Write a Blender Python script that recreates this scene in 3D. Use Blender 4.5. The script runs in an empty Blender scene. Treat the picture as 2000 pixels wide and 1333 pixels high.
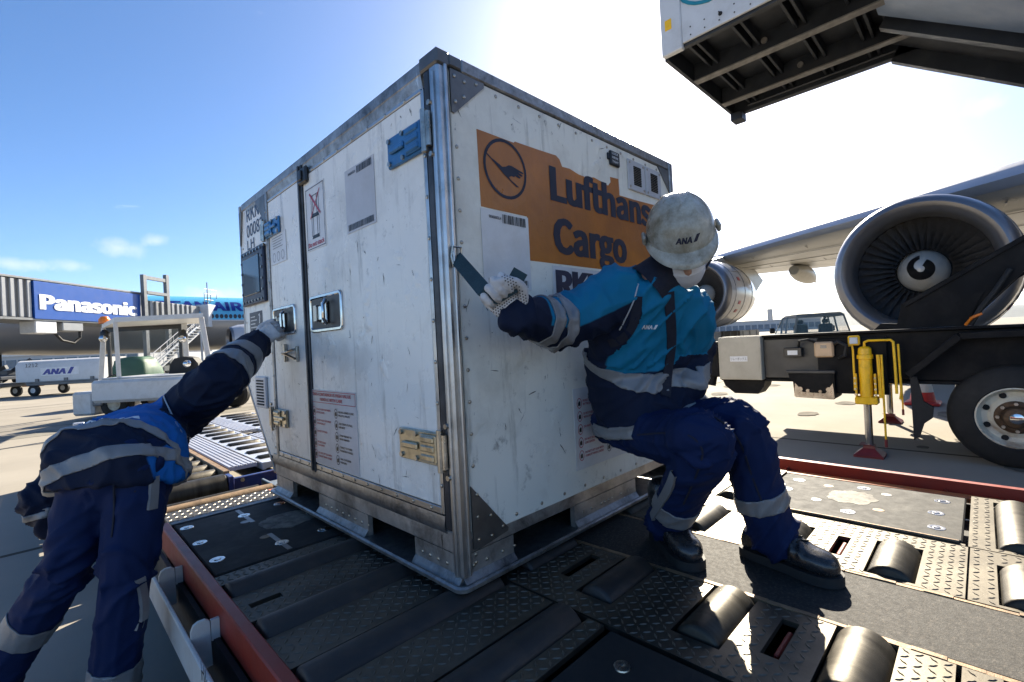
import bpy, bmesh, math, random
import numpy as np
from mathutils import Vector, Matrix, Quaternion, noise
PI = math.pi; R = math.radians
random.seed(7)
scene = bpy.context.scene
C = scene.collection

# ------------------------------------------------------------------ camera
F_PX, YAW, PITCH, ROLL = 922.42, 0.783868, 0.003676, -0.051442
DECK = 0.47
CAM = Vector((-0.865, -1.123, DECK + 0.738))
FW = Vector((math.cos(YAW)*math.cos(PITCH), math.sin(YAW)*math.cos(PITCH), math.sin(PITCH)))
_r0 = Vector((math.sin(YAW), -math.cos(YAW), 0)); _u0 = _r0.cross(FW)
RT = _r0*math.cos(ROLL) + _u0*math.sin(ROLL)
UP = -_r0*math.sin(ROLL) + _u0*math.cos(ROLL)
cd = bpy.data.cameras.new('camera'); cam = bpy.data.objects.new('camera', cd); C.objects.link(cam)
cd.sensor_width = 36; cd.lens = 36*F_PX/2000; cd.clip_start = 0.05; cd.clip_end = 20000
mw = Matrix((RT, UP, -FW)).transposed().to_4x4(); mw.translation = CAM
cam.matrix_world = mw
scene.camera = cam

# ------------------------------------------------------------------ sky and sun
SUN_EL, SUN_AZ = R(31), R(24)          # azimuth measured from +X towards +Y
PUFFS = [((0.097, 0.978, 0.185), 0.085, 2.2), ((0.042, 0.987, 0.153), 0.07, 2.6), ((-0.024, 0.988, 0.151), 0.11, 5.0), ((0.142, 0.969, 0.201), 0.05, 2.0), ((0.953, -0.014, 0.303), 0.06, 1.3), ((0.226, 0.967, 0.114), 0.12, 4.0)]
world = bpy.data.worlds.new("World"); scene.world = world; world.use_nodes = True
wn = world.node_tree; wn.nodes.clear()
wo = wn.nodes.new('ShaderNodeOutputWorld'); wb = wn.nodes.new('ShaderNodeBackground')
sk = wn.nodes.new('ShaderNodeTexSky'); sk.sky_type = 'NISHITA'; sk.sun_disc = False
sk.sun_elevation = SUN_EL; sk.sun_rotation = PI/2 - SUN_AZ
sk.altitude = 0; sk.air_density = .66; sk.dust_density = .75; sk.ozone_density = 2.6
# thin high cirrus: procedural noise in the sky direction, mixed towards white
tc = wn.nodes.new('ShaderNodeTexCoord'); mp = wn.nodes.new('ShaderNodeMapping')
mp.inputs['Scale'].default_value = (1.6, 1.6, 5.0); mp.inputs['Location'].default_value = (1.35, 2.4, 0.7)
wn.links.new(tc.outputs['Generated'], mp.inputs['Vector'])
nz = wn.nodes.new('ShaderNodeTexNoise'); nz.inputs['Scale'].default_value = 3.2
nz.inputs['Detail'].default_value = 8; nz.inputs['Roughness'].default_value = .6; nz.inputs['Distortion'].default_value = .4
wn.links.new(mp.outputs['Vector'], nz.inputs['Vector'])
rp = wn.nodes.new('ShaderNodeValToRGB'); rp.color_ramp.elements[0].position = .66; rp.color_ramp.elements[1].position = .84
rp.color_ramp.elements[1].color = (.55, .55, .55, 1)
wn.links.new(nz.outputs['Fac'], rp.inputs['Fac'])
mx = wn.nodes.new('ShaderNodeMixRGB'); mx.inputs['Color2'].default_value = (7.5, 7.8, 8.2, 1)
wn.links.new(rp.outputs['Color'], mx.inputs['Fac']); wn.links.new(sk.outputs['Color'], mx.inputs['Color1'])
# a few small fair-weather puffs: a soft patch of noise round each of these directions (unit vectors)
last = mx.outputs['Color']
nrmn = wn.nodes.new('ShaderNodeVectorMath'); nrmn.operation = 'NORMALIZE'; wn.links.new(tc.outputs['Generated'], nrmn.inputs[0])
pz = wn.nodes.new('ShaderNodeTexNoise'); pz.inputs['Scale'].default_value = 26; pz.inputs['Detail'].default_value = 9; pz.inputs['Roughness'].default_value = .62
wn.links.new(nrmn.outputs[0], pz.inputs['Vector'])
for d0, rad, zs in PUFFS:
    d0 = Vector(d0).normalized()
    sb = wn.nodes.new('ShaderNodeVectorMath'); sb.operation = 'SUBTRACT'; wn.links.new(nrmn.outputs[0], sb.inputs[0]); sb.inputs[1].default_value = d0
    ml = wn.nodes.new('ShaderNodeVectorMath'); ml.operation = 'MULTIPLY'; wn.links.new(sb.outputs[0], ml.inputs[0]); ml.inputs[1].default_value = (1, 1, zs)
    ln = wn.nodes.new('ShaderNodeVectorMath'); ln.operation = 'LENGTH'; wn.links.new(ml.outputs[0], ln.inputs[0])
    mr_ = wn.nodes.new('ShaderNodeMapRange'); mr_.inputs['From Min'].default_value = rad; mr_.inputs['From Max'].default_value = 0; mr_.inputs['To Min'].default_value = -.45; mr_.inputs['To Max'].default_value = .42
    wn.links.new(ln.outputs['Value'], mr_.inputs['Value'])
    ad = wn.nodes.new('ShaderNodeMath'); ad.operation = 'ADD'; wn.links.new(mr_.outputs['Result'], ad.inputs[0]); wn.links.new(pz.outputs['Fac'], ad.inputs[1])
    r2 = wn.nodes.new('ShaderNodeValToRGB'); r2.color_ramp.elements[0].position = .55; r2.color_ramp.elements[1].position = 1.0; r2.color_ramp.elements[1].color = (.34, .34, .34, 1)
    wn.links.new(ad.outputs[0], r2.inputs['Fac'])
    m2 = wn.nodes.new('ShaderNodeMixRGB'); m2.inputs['Color2'].default_value = (6.2, 6.0, 5.7, 1); wn.links.new(r2.outputs['Color'], m2.inputs['Fac']); wn.links.new(last, m2.inputs['Color1']); last = m2.outputs['Color']
hs = wn.nodes.new('ShaderNodeHueSaturation'); hs.inputs['Saturation'].default_value = 1.2
wn.links.new(last, hs.inputs['Color']); wn.links.new(hs.outputs['Color'], wb.inputs['Color'])
wb.inputs['Strength'].default_value = 0.05
wn.links.new(wb.outputs['Background'], wo.inputs['Surface'])
sl = bpy.data.lights.new('sun', 'SUN'); sun = bpy.data.objects.new('sun', sl); C.objects.link(sun)
sl.energy = 3.5; sl.angle = R(.5); sl.color = (1, .90, .73)
sd = Vector((math.cos(SUN_AZ)*math.cos(SUN_EL), math.sin(SUN_AZ)*math.cos(SUN_EL), math.sin(SUN_EL)))
sun.rotation_euler = sd.to_track_quat('Z', 'Y').to_euler(); sun.location = sd*30
vs = scene.view_settings
vs.view_transform = 'Standard'; vs.look = 'None'; vs.gamma = 1; vs.use_curve_mapping = False
vs.exposure = 2.25
scene.render.engine = 'CYCLES'
scene.cycles.use_denoising = True
scene.cycles.max_bounces = 6; scene.cycles.transparent_max_bounces = 12; scene.cycles.volume_bounces = 0
scene.cycles.caustics_reflective = False; scene.cycles.caustics_refractive = False

# ------------------------------------------------------------------ geometry helpers
def ray(x, y): return FW + RT*((x-1000)/F_PX) - UP*((y-666.5)/F_PX)
def at(x, y, d): return CAM + ray(x, y)*d                     # point seen at a photo pixel, d metres in front
def onx(x, y, X): r = ray(x, y); return CAM + r*((X-CAM.x)/r.x)
def ony(x, y, Y): r = ray(x, y); return CAM + r*((Y-CAM.y)/r.y)
def onz(x, y, Z): r = ray(x, y); return CAM + r*((Z-CAM.z)/r.z)
def V(*a): return Vector(a)

class MB:
    """collects shapes into one mesh"""
    def __init__(s): s.bm = bmesh.new(); s.mi = 0
    def face(s, vs, smooth=False):
        try: f = s.bm.faces.new(vs)
        except ValueError: return None
        f.material_index = s.mi; f.smooth = smooth; return f
    def box(s, x0, x1, y0, y1, z0, z1, bev=0, M=None):
        P = [(x0,y0,z0),(x1,y0,z0),(x1,y1,z0),(x0,y1,z0),(x0,y0,z1),(x1,y0,z1),(x1,y1,z1),(x0,y1,z1)]
        v = [s.bm.verts.new(M @ Vector(p) if M else p) for p in P]
        fs = [s.face([v[i] for i in q]) for q in ((0,3,2,1),(4,5,6,7),(0,1,5,4),(1,2,6,5),(2,3,7,6),(3,0,4,7))]
        if bev:
            es = list({e for f in fs for e in f.edges})
            r = bmesh.ops.bevel(s.bm, geom=es, offset=bev, segments=1, affect='EDGES', profile=.5)
            for f in r['faces']: f.material_index = s.mi
        return s
    def obox(s, c, ax, ay, az, hx, hy, hz, bev=0):
        """oriented box: centre, three unit axes, half sizes"""
        M = Matrix((ax, ay, az)).transposed().to_4x4(); M.translation = Vector(c)
        return s.box(-hx, hx, -hy, hy, -hz, hz, bev, M)
    def beam(s, a, b, w, h, up=(0,0,1), bev=0):
        a, b = Vector(a), Vector(b); d = (b-a); L = d.length; d.normalize()
        u = Vector(up); x = d.cross(u)
        if x.length < 1e-4: x = d.cross(Vector((1,0,0)))
        x.normalize(); z = x.cross(d)
        return s.obox((a+b)/2, d, -x if False else x, z, L/2, w/2, h/2, bev)
    def prism(s, poly, vec, caps=True):
        """polygon (list of 3-D points) swept along vec"""
        vec = Vector(vec); a = [s.bm.verts.new(p) for p in poly]; b = [s.bm.verts.new(Vector(p)+vec) for p in poly]
        n = len(poly)
        for i in range(n): s.face([a[i], a[(i+1)%n], b[(i+1)%n], b[i]])
        if caps: s.face(a[::-1]); s.face(b)
        return s
    def tube(s, pts, r, n=10, caps=True, smooth=True, closed=False):
        pts = [Vector(p) for p in pts]; m = len(pts)
        rs = r if isinstance(r, (list, tuple)) else [r]*m
        rings = []; t0 = None; nx = None
        for i, p in enumerate(pts):
            if closed: t = pts[(i+1)%m]-pts[i-1]
            elif i == 0: t = pts[1]-p
            elif i == m-1: t = p-pts[i-1]
            else: t = (pts[i+1]-p).normalized()+(p-pts[i-1]).normalized()
            t.normalize()
            if nx is None:
                nx = t.cross(Vector((0,0,1)))
                if nx.length < .05: nx = t.cross(Vector((0,1,0)))
                nx.normalize()
            else:
                nx = nx - t*nx.dot(t); nx.normalize()
            by = t.cross(nx); rr = rs[i]; a, b = rr if isinstance(rr, tuple) else (rr, rr)
            rings.append([s.bm.verts.new(p + nx*(a*math.cos(2*PI*k/n)) + by*(b*math.sin(2*PI*k/n))) for k in range(n)])
        K = m if closed else m-1
        for i in range(K):
            A, B = rings[i], rings[(i+1)%m]
            for k in range(n): s.face([A[k], A[(k+1)%n], B[(k+1)%n], B[k]], smooth)
        if caps and not closed: s.face(rings[0][::-1]); s.face(rings[-1])
        return s
    def cyl(s, a, b, r, n=16, smooth=True): return s.tube([a, b], r, n, True, smooth)
    def loft(s, rings, caps=True, smooth=True, closed=True):
        vr = [[s.bm.verts.new(p) for p in r] for r in rings]
        for A, B in zip(vr, vr[1:]):
            n = len(A)
            for k in range(n if closed else n-1): s.face([A[k], A[(k+1)%n], B[(k+1)%n], B[k]], smooth)
        if caps and closed: s.face(vr[0][::-1], False); s.face(vr[-1], False)
        return s
    def lathe(s, prof, o, axis, n=24, smooth=True, ang=(0, 2*PI)):
        """prof: (along, radius) pairs"""
        o = Vector(o); ax = Vector(axis).normalized(); x = ax.cross(Vector((0,0,1)))
        if x.length < .05: x = ax.cross(Vector((0,1,0)))
        x.normalize(); y = ax.cross(x); full = abs(ang[1]-ang[0]-2*PI) < 1e-6
        m = n if full else n+1
        vr = []
        for (h, r) in prof:
            vr.append([s.bm.verts.new(o+ax*h+(x*math.cos(a)+y*math.sin(a))*max(r, 1e-5)) for a in [ang[0]+(ang[1]-ang[0])*k/n for k in range(m)]])
        for A, B in zip(vr, vr[1:]):
            for k in range(n): s.face([A[k], A[(k+1)%m], B[(k+1)%m], B[k]], smooth)
        return s
    def sphere(s, c, r, n=12, sc=(1,1,1)):
        c = Vector(c); rings = []
        for i in range(n//2+1):
            th = PI*i/(n//2)
            rings.append([c+Vector((math.sin(th)*math.cos(2*PI*k/n)*sc[0], math.sin(th)*math.sin(2*PI*k/n)*sc[1], math.cos(th)*sc[2]))*r for k in range(n)])
        s.loft(rings, caps=False); bmesh.ops.remove_doubles(s.bm, verts=s.bm.verts[-n*(n//2+1):], dist=1e-6); return s
    def mesh(s, name, sharp=35, fix=True):
        if fix: bmesh.ops.recalc_face_normals(s.bm, faces=s.bm.faces)
        me = bpy.data.meshes.new(name); s.bm.to_mesh(me); s.bm.free()
        if sharp: me.set_sharp_from_angle(angle=R(sharp))
        return me
    def build(s, name, mats, parent=None, sharp=35, fix=True, **tags):
        return link(name, s.mesh(name, sharp, fix), mats, parent, **tags)

def wloc(o):
    p = Vector((0,0,0))
    while o is not None: p += o.location; o = o.parent
    return p
def link(name, me, mats, parent=None, **tags):
    """links a mesh given in world coordinates; a child is stored relative to its parent"""
    if not isinstance(mats, (list, tuple)): mats = [mats]
    for m in mats: me.materials.append(m)
    o = bpy.data.objects.new(name, me); C.objects.link(o)
    if parent is not None:
        me.transform(Matrix.Translation(-wloc(parent))); o.parent = parent
    for k, v in tags.items(): o[k] = v
    return o
def rebase(o, p):
    """moves a top-level mesh's origin to p (its base) without moving the mesh"""
    p = Vector(p); o.data.transform(Matrix.Translation(-p)); o.location = p; return o
def thing(name, label, cat, loc=(0,0,0), group=None, rotz=0):
    o = bpy.data.objects.new(name, None); C.objects.link(o); o.empty_display_size = .2
    o.location = loc; o.rotation_euler = (0,0,rotz); o['label'] = label; o['category'] = cat
    if group: o['group'] = group
    return o
def tag(o, label, cat, group=None):
    o['label'] = label; o['category'] = cat
    if group: o['group'] = group
    return o
def inst(name, me, parent, loc, rot=None):
    """another object sharing mesh data, loc in world coordinates"""
    o = bpy.data.objects.new(name, me); C.objects.link(o)
    o.parent = parent; o.location = Vector(loc) - (wloc(parent) if parent else Vector((0,0,0)))
    if rot: o.rotation_euler = rot
    return o
def copy_tree(o, parent=None):
    c = o.copy(); C.objects.link(c); c.parent = parent
    for ch in [x for x in bpy.data.objects if x.parent == o]: copy_tree(ch, c)
    return c

# ------------------------------------------------------------------ materials
def srgb(r, g, b):
    f = lambda c: (c/255)/12.92 if c/255 <= .04045 else ((c/255+.055)/1.055)**2.4
    return (f(r), f(g), f(b))
def pmat(name, col, rough=.5, metal=0, var=.12, scale=6, bump=0, bscale=40, dirt=None, dirt_amt=.35, dscale=3, dlow=.45,
         stretch=(1,1,1), scratch=None, sscale=9, slow=.70, rvar=.12, coat=0, wave=0, wscale=2):
    """painted / metal / cloth surface with colour variation, dirt patches, scratches and relief"""
    m = bpy.data.materials.new(name); m.use_nodes = True; nt = m.node_tree; N = nt.nodes; Lk = nt.links
    b = N['Principled BSDF']; b.inputs['Metallic'].default_value = metal
    if coat: b.inputs['Coat Weight'].default_value = coat; b.inputs['Coat Roughness'].default_value = .12
    t = N.new('ShaderNodeTexCoord'); mpn = N.new('ShaderNodeMapping'); mpn.inputs['Scale'].default_value = stretch
    Lk.new(t.outputs['Object'], mpn.inputs['Vector']); vec = mpn.outputs['Vector']
    def nse(sc, det=6, ro=.6, dist=0):
        n = N.new('ShaderNodeTexNoise'); n.inputs['Scale'].default_value = sc; n.inputs['Detail'].default_value = det
        n.inputs['Roughness'].default_value = ro; n.inputs['Distortion'].default_value = dist; Lk.new(vec, n.inputs['Vector']); return n
    def ramp(sock, a, c, ca=(0,0,0,1), cc=(1,1,1,1)):
        r = N.new('ShaderNodeValToRGB'); r.color_ramp.elements[0].position = a; r.color_ramp.elements[1].position = c
        r.color_ramp.elements[0].color = ca; r.color_ramp.elements[1].color = cc; Lk.new(sock, r.inputs['Fac']); return r.outputs['Color']
    n1 = nse(scale)
    hi = tuple(min(1, c*(1+var)) for c in col)+(1,); lo = tuple(c*(1-var) for c in col)+(1,)
    colr = ramp(n1.outputs['Fac'], .3, .7, lo, hi)
    def mix(fac, a, bc):
        x = N.new('ShaderNodeMixRGB'); Lk.new(fac, x.inputs['Fac']); Lk.new(a, x.inputs['Color1']); x.inputs['Color2'].default_value = tuple(bc)+(1,); return x.outputs['Color']
    if dirt:
        n2 = nse(dscale, 10, .68, .3); f = ramp(n2.outputs['Fac'], dlow, dlow+.28, (0,0,0,1), (dirt_amt,)*3+(1,))
        colr = mix(f, colr, dirt)
    if scratch:
        m2 = N.new('ShaderNodeMapping'); m2.inputs['Scale'].default_value = (1, 1, .22); m2.inputs['Rotation'].default_value = (.25,.2,.3)
        Lk.new(t.outputs['Object'], m2.inputs['Vector'])
        n3 = N.new('ShaderNodeTexNoise'); n3.inputs['Scale'].default_value = sscale; n3.inputs['Detail'].default_value = 12; n3.inputs['Roughness'].default_value = .75
        Lk.new(m2.outputs['Vector'], n3.inputs['Vector'])
        colr = mix(ramp(n3.outputs['Fac'], slow, slow+.04, (0,0,0,1), (.85,)*3+(1,)), colr, scratch)
    Lk.new(colr, b.inputs['Base Color'])
    n4 = nse(scale*2.3, 5)
    mr = N.new('ShaderNodeMapRange'); mr.inputs['To Min'].default_value = max(.03, rough-rvar); mr.inputs['To Max'].default_value = min(1, rough+rvar)
    Lk.new(n4.outputs['Fac'], mr.inputs['Value']); Lk.new(mr.outputs['Result'], b.inputs['Roughness'])
    last = None
    if wave:
        nw = nse(wscale, 2, .4); bp = N.new('ShaderNodeBump'); bp.inputs['Strength'].default_value = 1; bp.inputs['Distance'].default_value = wave
        Lk.new(nw.outputs['Fac'], bp.inputs['Height']); last = bp.outputs['Normal']
    if bump:
        nb = nse(bscale, 6, .65); bp = N.new('ShaderNodeBump'); bp.inputs['Strength'].default_value = min(1, bump); bp.inputs['Distance'].default_value = .004
        Lk.new(nb.outputs['Fac'], bp.inputs['Height'])
        if last: Lk.new(last, bp.inputs['Normal'])
        last = bp.outputs['Normal']
    if last: Lk.new(last, b.inputs['Normal'])
    return m
def glass_mat(name, col, rough=.05, alpha=.4):
    m = bpy.data.materials.new(name); m.use_nodes = True; b = m.node_tree.nodes['Principled BSDF']
    b.inputs['Base Color'].default_value = tuple(col)+(1,); b.inputs['Roughness'].default_value = rough; b.inputs['Alpha'].default_value = alpha
    return m

M = {}
def panel_mat(name, col, grime, amt, seed, rough):
    """aged white panel: broad stains, run-down streaks, scuffs, pits and shallow dents"""
    m = bpy.data.materials.new(name); m.use_nodes = True; nt = m.node_tree; N = nt.nodes; Lk = nt.links; b = N['Principled BSDF']
    t = N.new('ShaderNodeTexCoord')
    def tex(scale, det, ro, stretch=(1,1,1), rot=(0,0,0), dist=0, off=0):
        mp_ = N.new('ShaderNodeMapping'); mp_.inputs['Scale'].default_value = stretch; mp_.inputs['Rotation'].default_value = rot; mp_.inputs['Location'].default_value = (seed+off, seed*.7, off*1.3)
        Lk.new(t.outputs['Object'], mp_.inputs['Vector']); n = N.new('ShaderNodeTexNoise'); n.inputs['Scale'].default_value = scale; n.inputs['Detail'].default_value = det
        n.inputs['Roughness'].default_value = ro; n.inputs['Distortion'].default_value = dist; Lk.new(mp_.outputs['Vector'], n.inputs['Vector']); return n.outputs['Fac']
    def ramp(s_, a, c, top=1.0):
        r = N.new('ShaderNodeValToRGB'); r.color_ramp.elements[0].position = a; r.color_ramp.elements[1].position = c; r.color_ramp.elements[1].color = (top, top, top, 1); Lk.new(s_, r.inputs['Fac']); return r.outputs['Color']
    rgb = N.new('ShaderNodeRGB'); rgb.outputs[0].default_value = tuple(col)+(1,); cur = rgb.outputs[0]
    def over(cur, fac, c):
        x = N.new('ShaderNodeMixRGB'); Lk.new(fac, x.inputs['Fac']); Lk.new(cur, x.inputs['Color1']); x.inputs['Color2'].default_value = tuple(c)+(1,); return x.outputs['Color']
    cur = over(cur, ramp(tex(2.2, 8, .65, off=1), .50, .78, .55*amt), grime)
    cur = over(cur, ramp(tex(5, 9, .7, (3.2,3.2,.35), off=2), .56, .72, .55*amt), tuple(c*.7 for c in grime))
    cur = over(cur, ramp(tex(14, 10, .72, off=3), .60, .70, .45*amt), tuple(c*.55 for c in grime))
    cur = over(cur, ramp(tex(11, 12, .78, (1,1,.30), (.3,.35,.2), off=4), .640, .665, .9), (.05,.045,.04))
    cur = over(cur, ramp(tex(9, 12, .8, (.30,.30,1.6), (.1,.2,.1), off=5), .655, .675, .8), (.10,.09,.08))
    cur = over(cur, ramp(tex(7, 10, .72, off=6), .635, .655, .7), (.80,.80,.78))
    Lk.new(cur, b.inputs['Base Color'])
    mr = N.new('ShaderNodeMapRange'); mr.inputs['To Min'].default_value = rough-.10; mr.inputs['To Max'].default_value = rough+.22; Lk.new(tex(4, 6, .6, off=7), mr.inputs['Value']); Lk.new(mr.outputs['Result'], b.inputs['Roughness'])
    b1 = N.new('ShaderNodeBump'); b1.inputs['Distance'].default_value = .012; Lk.new(tex(3.2, 2, .4, off=8), b1.inputs['Height'])
    b2 = N.new('ShaderNodeBump'); b2.inputs['Strength'].default_value = .6; b2.inputs['Distance'].default_value = .006; Lk.new(ramp(tex(9, 3, .5, off=9), .62, .78), b2.inputs['Height']); Lk.new(b1.outputs['Normal'], b2.inputs['Normal'])
    b3 = N.new('ShaderNodeBump'); b3.inputs['Strength'].default_value = .25; b3.inputs['Distance'].default_value = .002; Lk.new(tex(60, 6, .7, off=10), b3.inputs['Height']); Lk.new(b2.outputs['Normal'], b3.inputs['Normal'])
    Lk.new(b3.outputs['Normal'], b.inputs['Normal']); return m
M['cpaint'] = panel_mat('container_white_paint', (.84,.83,.78), (.36,.34,.30), 1.05, 3.0, .22)  # slightly warm white: the tint offsets bluish shade
M['cpaint2'] = panel_mat('container_white_paint_scuffed', (.86,.83,.73), (.36,.32,.25), 1.2, 8.5, .32)  # more grime, and a creamier tint putting warm bounced light into the colour
M['alu'] = pmat('brushed_aluminium', (.50,.50,.50), .34, 1, var=.15, scale=8, dirt=(.12,.11,.10), dirt_amt=.6, dscale=7, dlow=.5, bump=.15, bscale=90)
M['alu_dirty'] = pmat('grimy_aluminium', (.40,.39,.38), .42, .9, var=.35, scale=9, dirt=(.045,.042,.04), dirt_amt=.9, dscale=9, dlow=.42, scratch=(.75,.74,.72), sscale=20, slow=.645, bump=.3, bscale=60)
M['skirt'] = pmat('scuffed_skirt_metal', (.50,.47,.44), .42, .7, var=.3, scale=5, dirt=(.06,.05,.042), dirt_amt=.9, dscale=6, dlow=.43, scratch=(.04,.035,.03), sscale=14, slow=.62, bump=.35, bscale=50)
M['darktrim'] = pmat('dark_rubber_trim', (.030,.034,.042), .42, .2, var=.3, scale=8, dirt=(.16,.16,.16), dirt_amt=.4, dscale=8)
M['gusset'] = pmat('dull_gusset_plate', (.17,.165,.16), .42, .8, var=.25, scale=9, dirt=(.5,.48,.45), dirt_amt=.45, dscale=6, dlow=.58)
M['steel'] = pmat('worn_steel', (.45,.42,.37), .3, 1, var=.2, scale=14, dirt=(.12,.09,.06), dirt_amt=.8, dscale=12, dlow=.5, bump=.2)
M['blueplate'] = pmat('blue_hinge_paint', (.04,.17,.36), .32, .3, var=.2, scale=12, dirt=(.5,.42,.18), dirt_amt=.8, dscale=14, dlow=.62, scratch=(.5,.48,.42), sscale=30, slow=.68)
M['brass'] = pmat('weathered_zinc_hinge', (.55,.48,.34), .34, .9, var=.25, scale=12, dirt=(.10,.07,.04), dirt_amt=.9, dscale=11, dlow=.5, bump=.3)
M['chrome'] = pmat('polished_chrome', (.62,.62,.62), .10, 1, var=.1, scale=9, rvar=.06, dirt=(.1,.09,.08), dirt_amt=.4, dscale=12)
M['black'] = pmat('black_plastic', (.009,.009,.010), .4, var=.3, scale=12)
M['blackrub'] = pmat('black_rubber', (.008,.008,.0085), .7, var=.3, scale=20, bump=.2, bscale=80)
M['hole'] = pmat('dark_cavity', (.010,.010,.010), .9, var=.2)  # near-black colour standing in for the shade inside openings
M['stick_white'] = pmat('sticker_white', (.70,.70,.70), .35, var=.05, scale=6, dirt=(.4,.38,.34), dirt_amt=.35, dscale=8)
M['stick_grey'] = pmat('sticker_grey', (.52,.52,.54), .35, var=.06, scale=6, dirt=(.35,.33,.3), dirt_amt=.4, dscale=8)
M['orange'] = pmat('orange_vinyl', (.47,.155,.014), .32, var=.14, scale=5, dirt=(.20,.055,.010), dirt_amt=.6, dscale=2.2, dlow=.42, scratch=(.6,.55,.48), sscale=14, slow=.735, bump=.25, bscale=45)
M['navyink'] = pmat('navy_ink', (.006,.009,.030), .5, var=.2, scale=10, scratch=(.42,.36,.3), sscale=20, slow=.72)
M['blueink'] = pmat('blue_ink', (.008,.016,.052), .4, var=.2, scale=14)
M['blackink'] = pmat('black_ink', (.014,.014,.016), .4, var=.2, scale=14)
M['redink'] = pmat('red_ink', (.42,.03,.06), .4, var=.15, scale=14)
M['screen'] = pmat('display_glass', (.03,.06,.09), .06, var=.3, scale=5, rvar=.03)
M['navyframe'] = pmat('navy_display_frame', (.012,.02,.045), .4, .2, var=.3, scale=14, scratch=(.5,.5,.5), sscale=40, slow=.7)

# ------------------------------------------------------------------ lettering
try: CJK = bpy.data.fonts.load(bpy.utils.resource_path('LOCAL')+'/datafiles/fonts/Noto Sans CJK Regular.woff2')
except Exception: CJK = None
FONT = CJK
_capcache = {}
def text_geo(s, offset=0.0, shear=0.0, spacing=1.0):
    cu = bpy.data.curves.new('lettering', 'FONT'); cu.body = s; cu.size = 1; cu.offset = offset; cu.shear = shear
    cu.space_character = spacing; cu.resolution_u = 3
    if FONT: cu.font = FONT
    if CJK and any(ord(ch) > 0x3000 for ch in s): cu.font = CJK
    ob = bpy.data.objects.new('lettering', cu)
    me = bpy.data.meshes.new_from_object(ob)
    v = np.array([q.co[:2] for q in me.vertices]) if len(me.vertices) else np.zeros((0, 2))
    f = [tuple(p.vertices) for p in me.polygons]
    bpy.data.objects.remove(ob); bpy.data.curves.remove(cu); bpy.data.meshes.remove(me)
    return v, f
def cap_h(offset):
    if offset not in _capcache:
        v, _ = text_geo('H', offset); _capcache[offset] = v[:, 1].max()-v[:, 1].min(), v[:, 1].min()
    return _capcache[offset]
def write(mb, s, o, xd, yd, cap, width=None, bold=0.0, shear=0.0, lift=.0012, spacing=1.0, warp=None, smear=0.0):
    if FONT and bold > .012: smear = max(smear, bold*.30); bold = .010
    """flat lettering into MB: o = left end of the baseline, cap = capital height, width = full width"""
    v, f = text_geo(s, bold, shear, spacing)
    if not len(v): return mb
    h, y0 = cap_h(bold); k = cap/h; x0, x1 = v[:, 0].min(), v[:, 0].max()
    kx = (width/(x1-x0)) if width else k
    o, xd, yd = Vector(o), Vector(xd).normalized(), Vector(yd).normalized(); n = xd.cross(yd)
    for i, dx in enumerate((0,) if not smear else (0, -smear, smear)):
        P = [o+xd*((a-x0+dx)*kx)+yd*((b-y0)*k)+n*(lift*(1+.12*i)) for a, b in v]
        vs_ = [mb.bm.verts.new(p) for p in P]
        for q in f: mb.face([vs_[i] for i in q])
    return mb
def poly2(mb, pts, o, xd, yd, lift=.0012):
    o, xd, yd = Vector(o), Vector(xd), Vector(yd); n = xd.cross(yd)
    mb.face([mb.bm.verts.new(o+xd*a+yd*b+n*lift) for a, b in pts]); return mb
def ring2(mb, cx, cy, rx, ry, w, o, xd, yd, lift=.0012, n=32):
    o, xd, yd = Vector(o), Vector(xd), Vector(yd); nn = xd.cross(yd)
    A = []; B = []
    for k in range(n):
        a = 2*PI*k/n; c, s = math.cos(a), math.sin(a)
        A.append(mb.bm.verts.new(o+xd*(cx+rx*c)+yd*(cy+ry*s)+nn*lift)); B.append(mb.bm.verts.new(o+xd*(cx+(rx-w)*c)+yd*(cy+(ry-w)*s)+nn*lift))
    for k in range(n): mb.face([A[k], A[(k+1)%n], B[(k+1)%n], B[k]])
    return mb

# ------------------------------------------------------------------ the cargo container
D = DECK
cc = thing('cargo_container', 'scuffed white air cargo container with orange sticker and steel base in the centre', 'cargo container', (0, 0, D))
XF, YF = .030, .030              # door face plane, end face plane
Ztop = 1.645
def prof(y0, z0, z1): return [(y0, z0), (1.665, z0), (2.02, .565), (2.02, z1), (y0, z1)]
m = MB(); m.prism([V(XF+.004, y, D+z) for y, z in prof(YF+.004, .165, Ztop-.012)], (1.50, 0, 0))
m.build('shell', M['cpaint'], cc)
# base plate with raised lip
m = MB()
def rr(x0, x1, y0, y1, r, z, n=5):
    o = []
    for cx, cy, a0 in ((x1-r, y1-r, 0), (x0+r, y1-r, 90), (x0+r, y0+r, 180), (x1-r, y0+r, 270)):
        for k in range(n+1): a = R(a0+90*k/n); o.append(V(cx+r*math.cos(a), cy+r*math.sin(a), z))
    return o
bx0, bx1, by0, by1 = -.018, 1.575, -.018, 1.625
m.loft([rr(bx0+.006, bx1-.006, by0+.006, by1-.006, .03, D+.001), rr(bx0, bx1, by0, by1, .035, D+.006), rr(bx0, bx1, by0, by1, .035, D+.016), rr(bx0+.007, bx1-.007, by0+.007, by1-.007, .03, D+.021),
        rr(bx0+.014, bx1-.014, by0+.014, by1-.014, .028, D+.020), rr(bx0+.02, bx1-.02, by0+.02, by1-.02, .022, D+.012)], smooth=False)
m.build('base_plate', M['alu_dirty'], cc)
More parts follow.
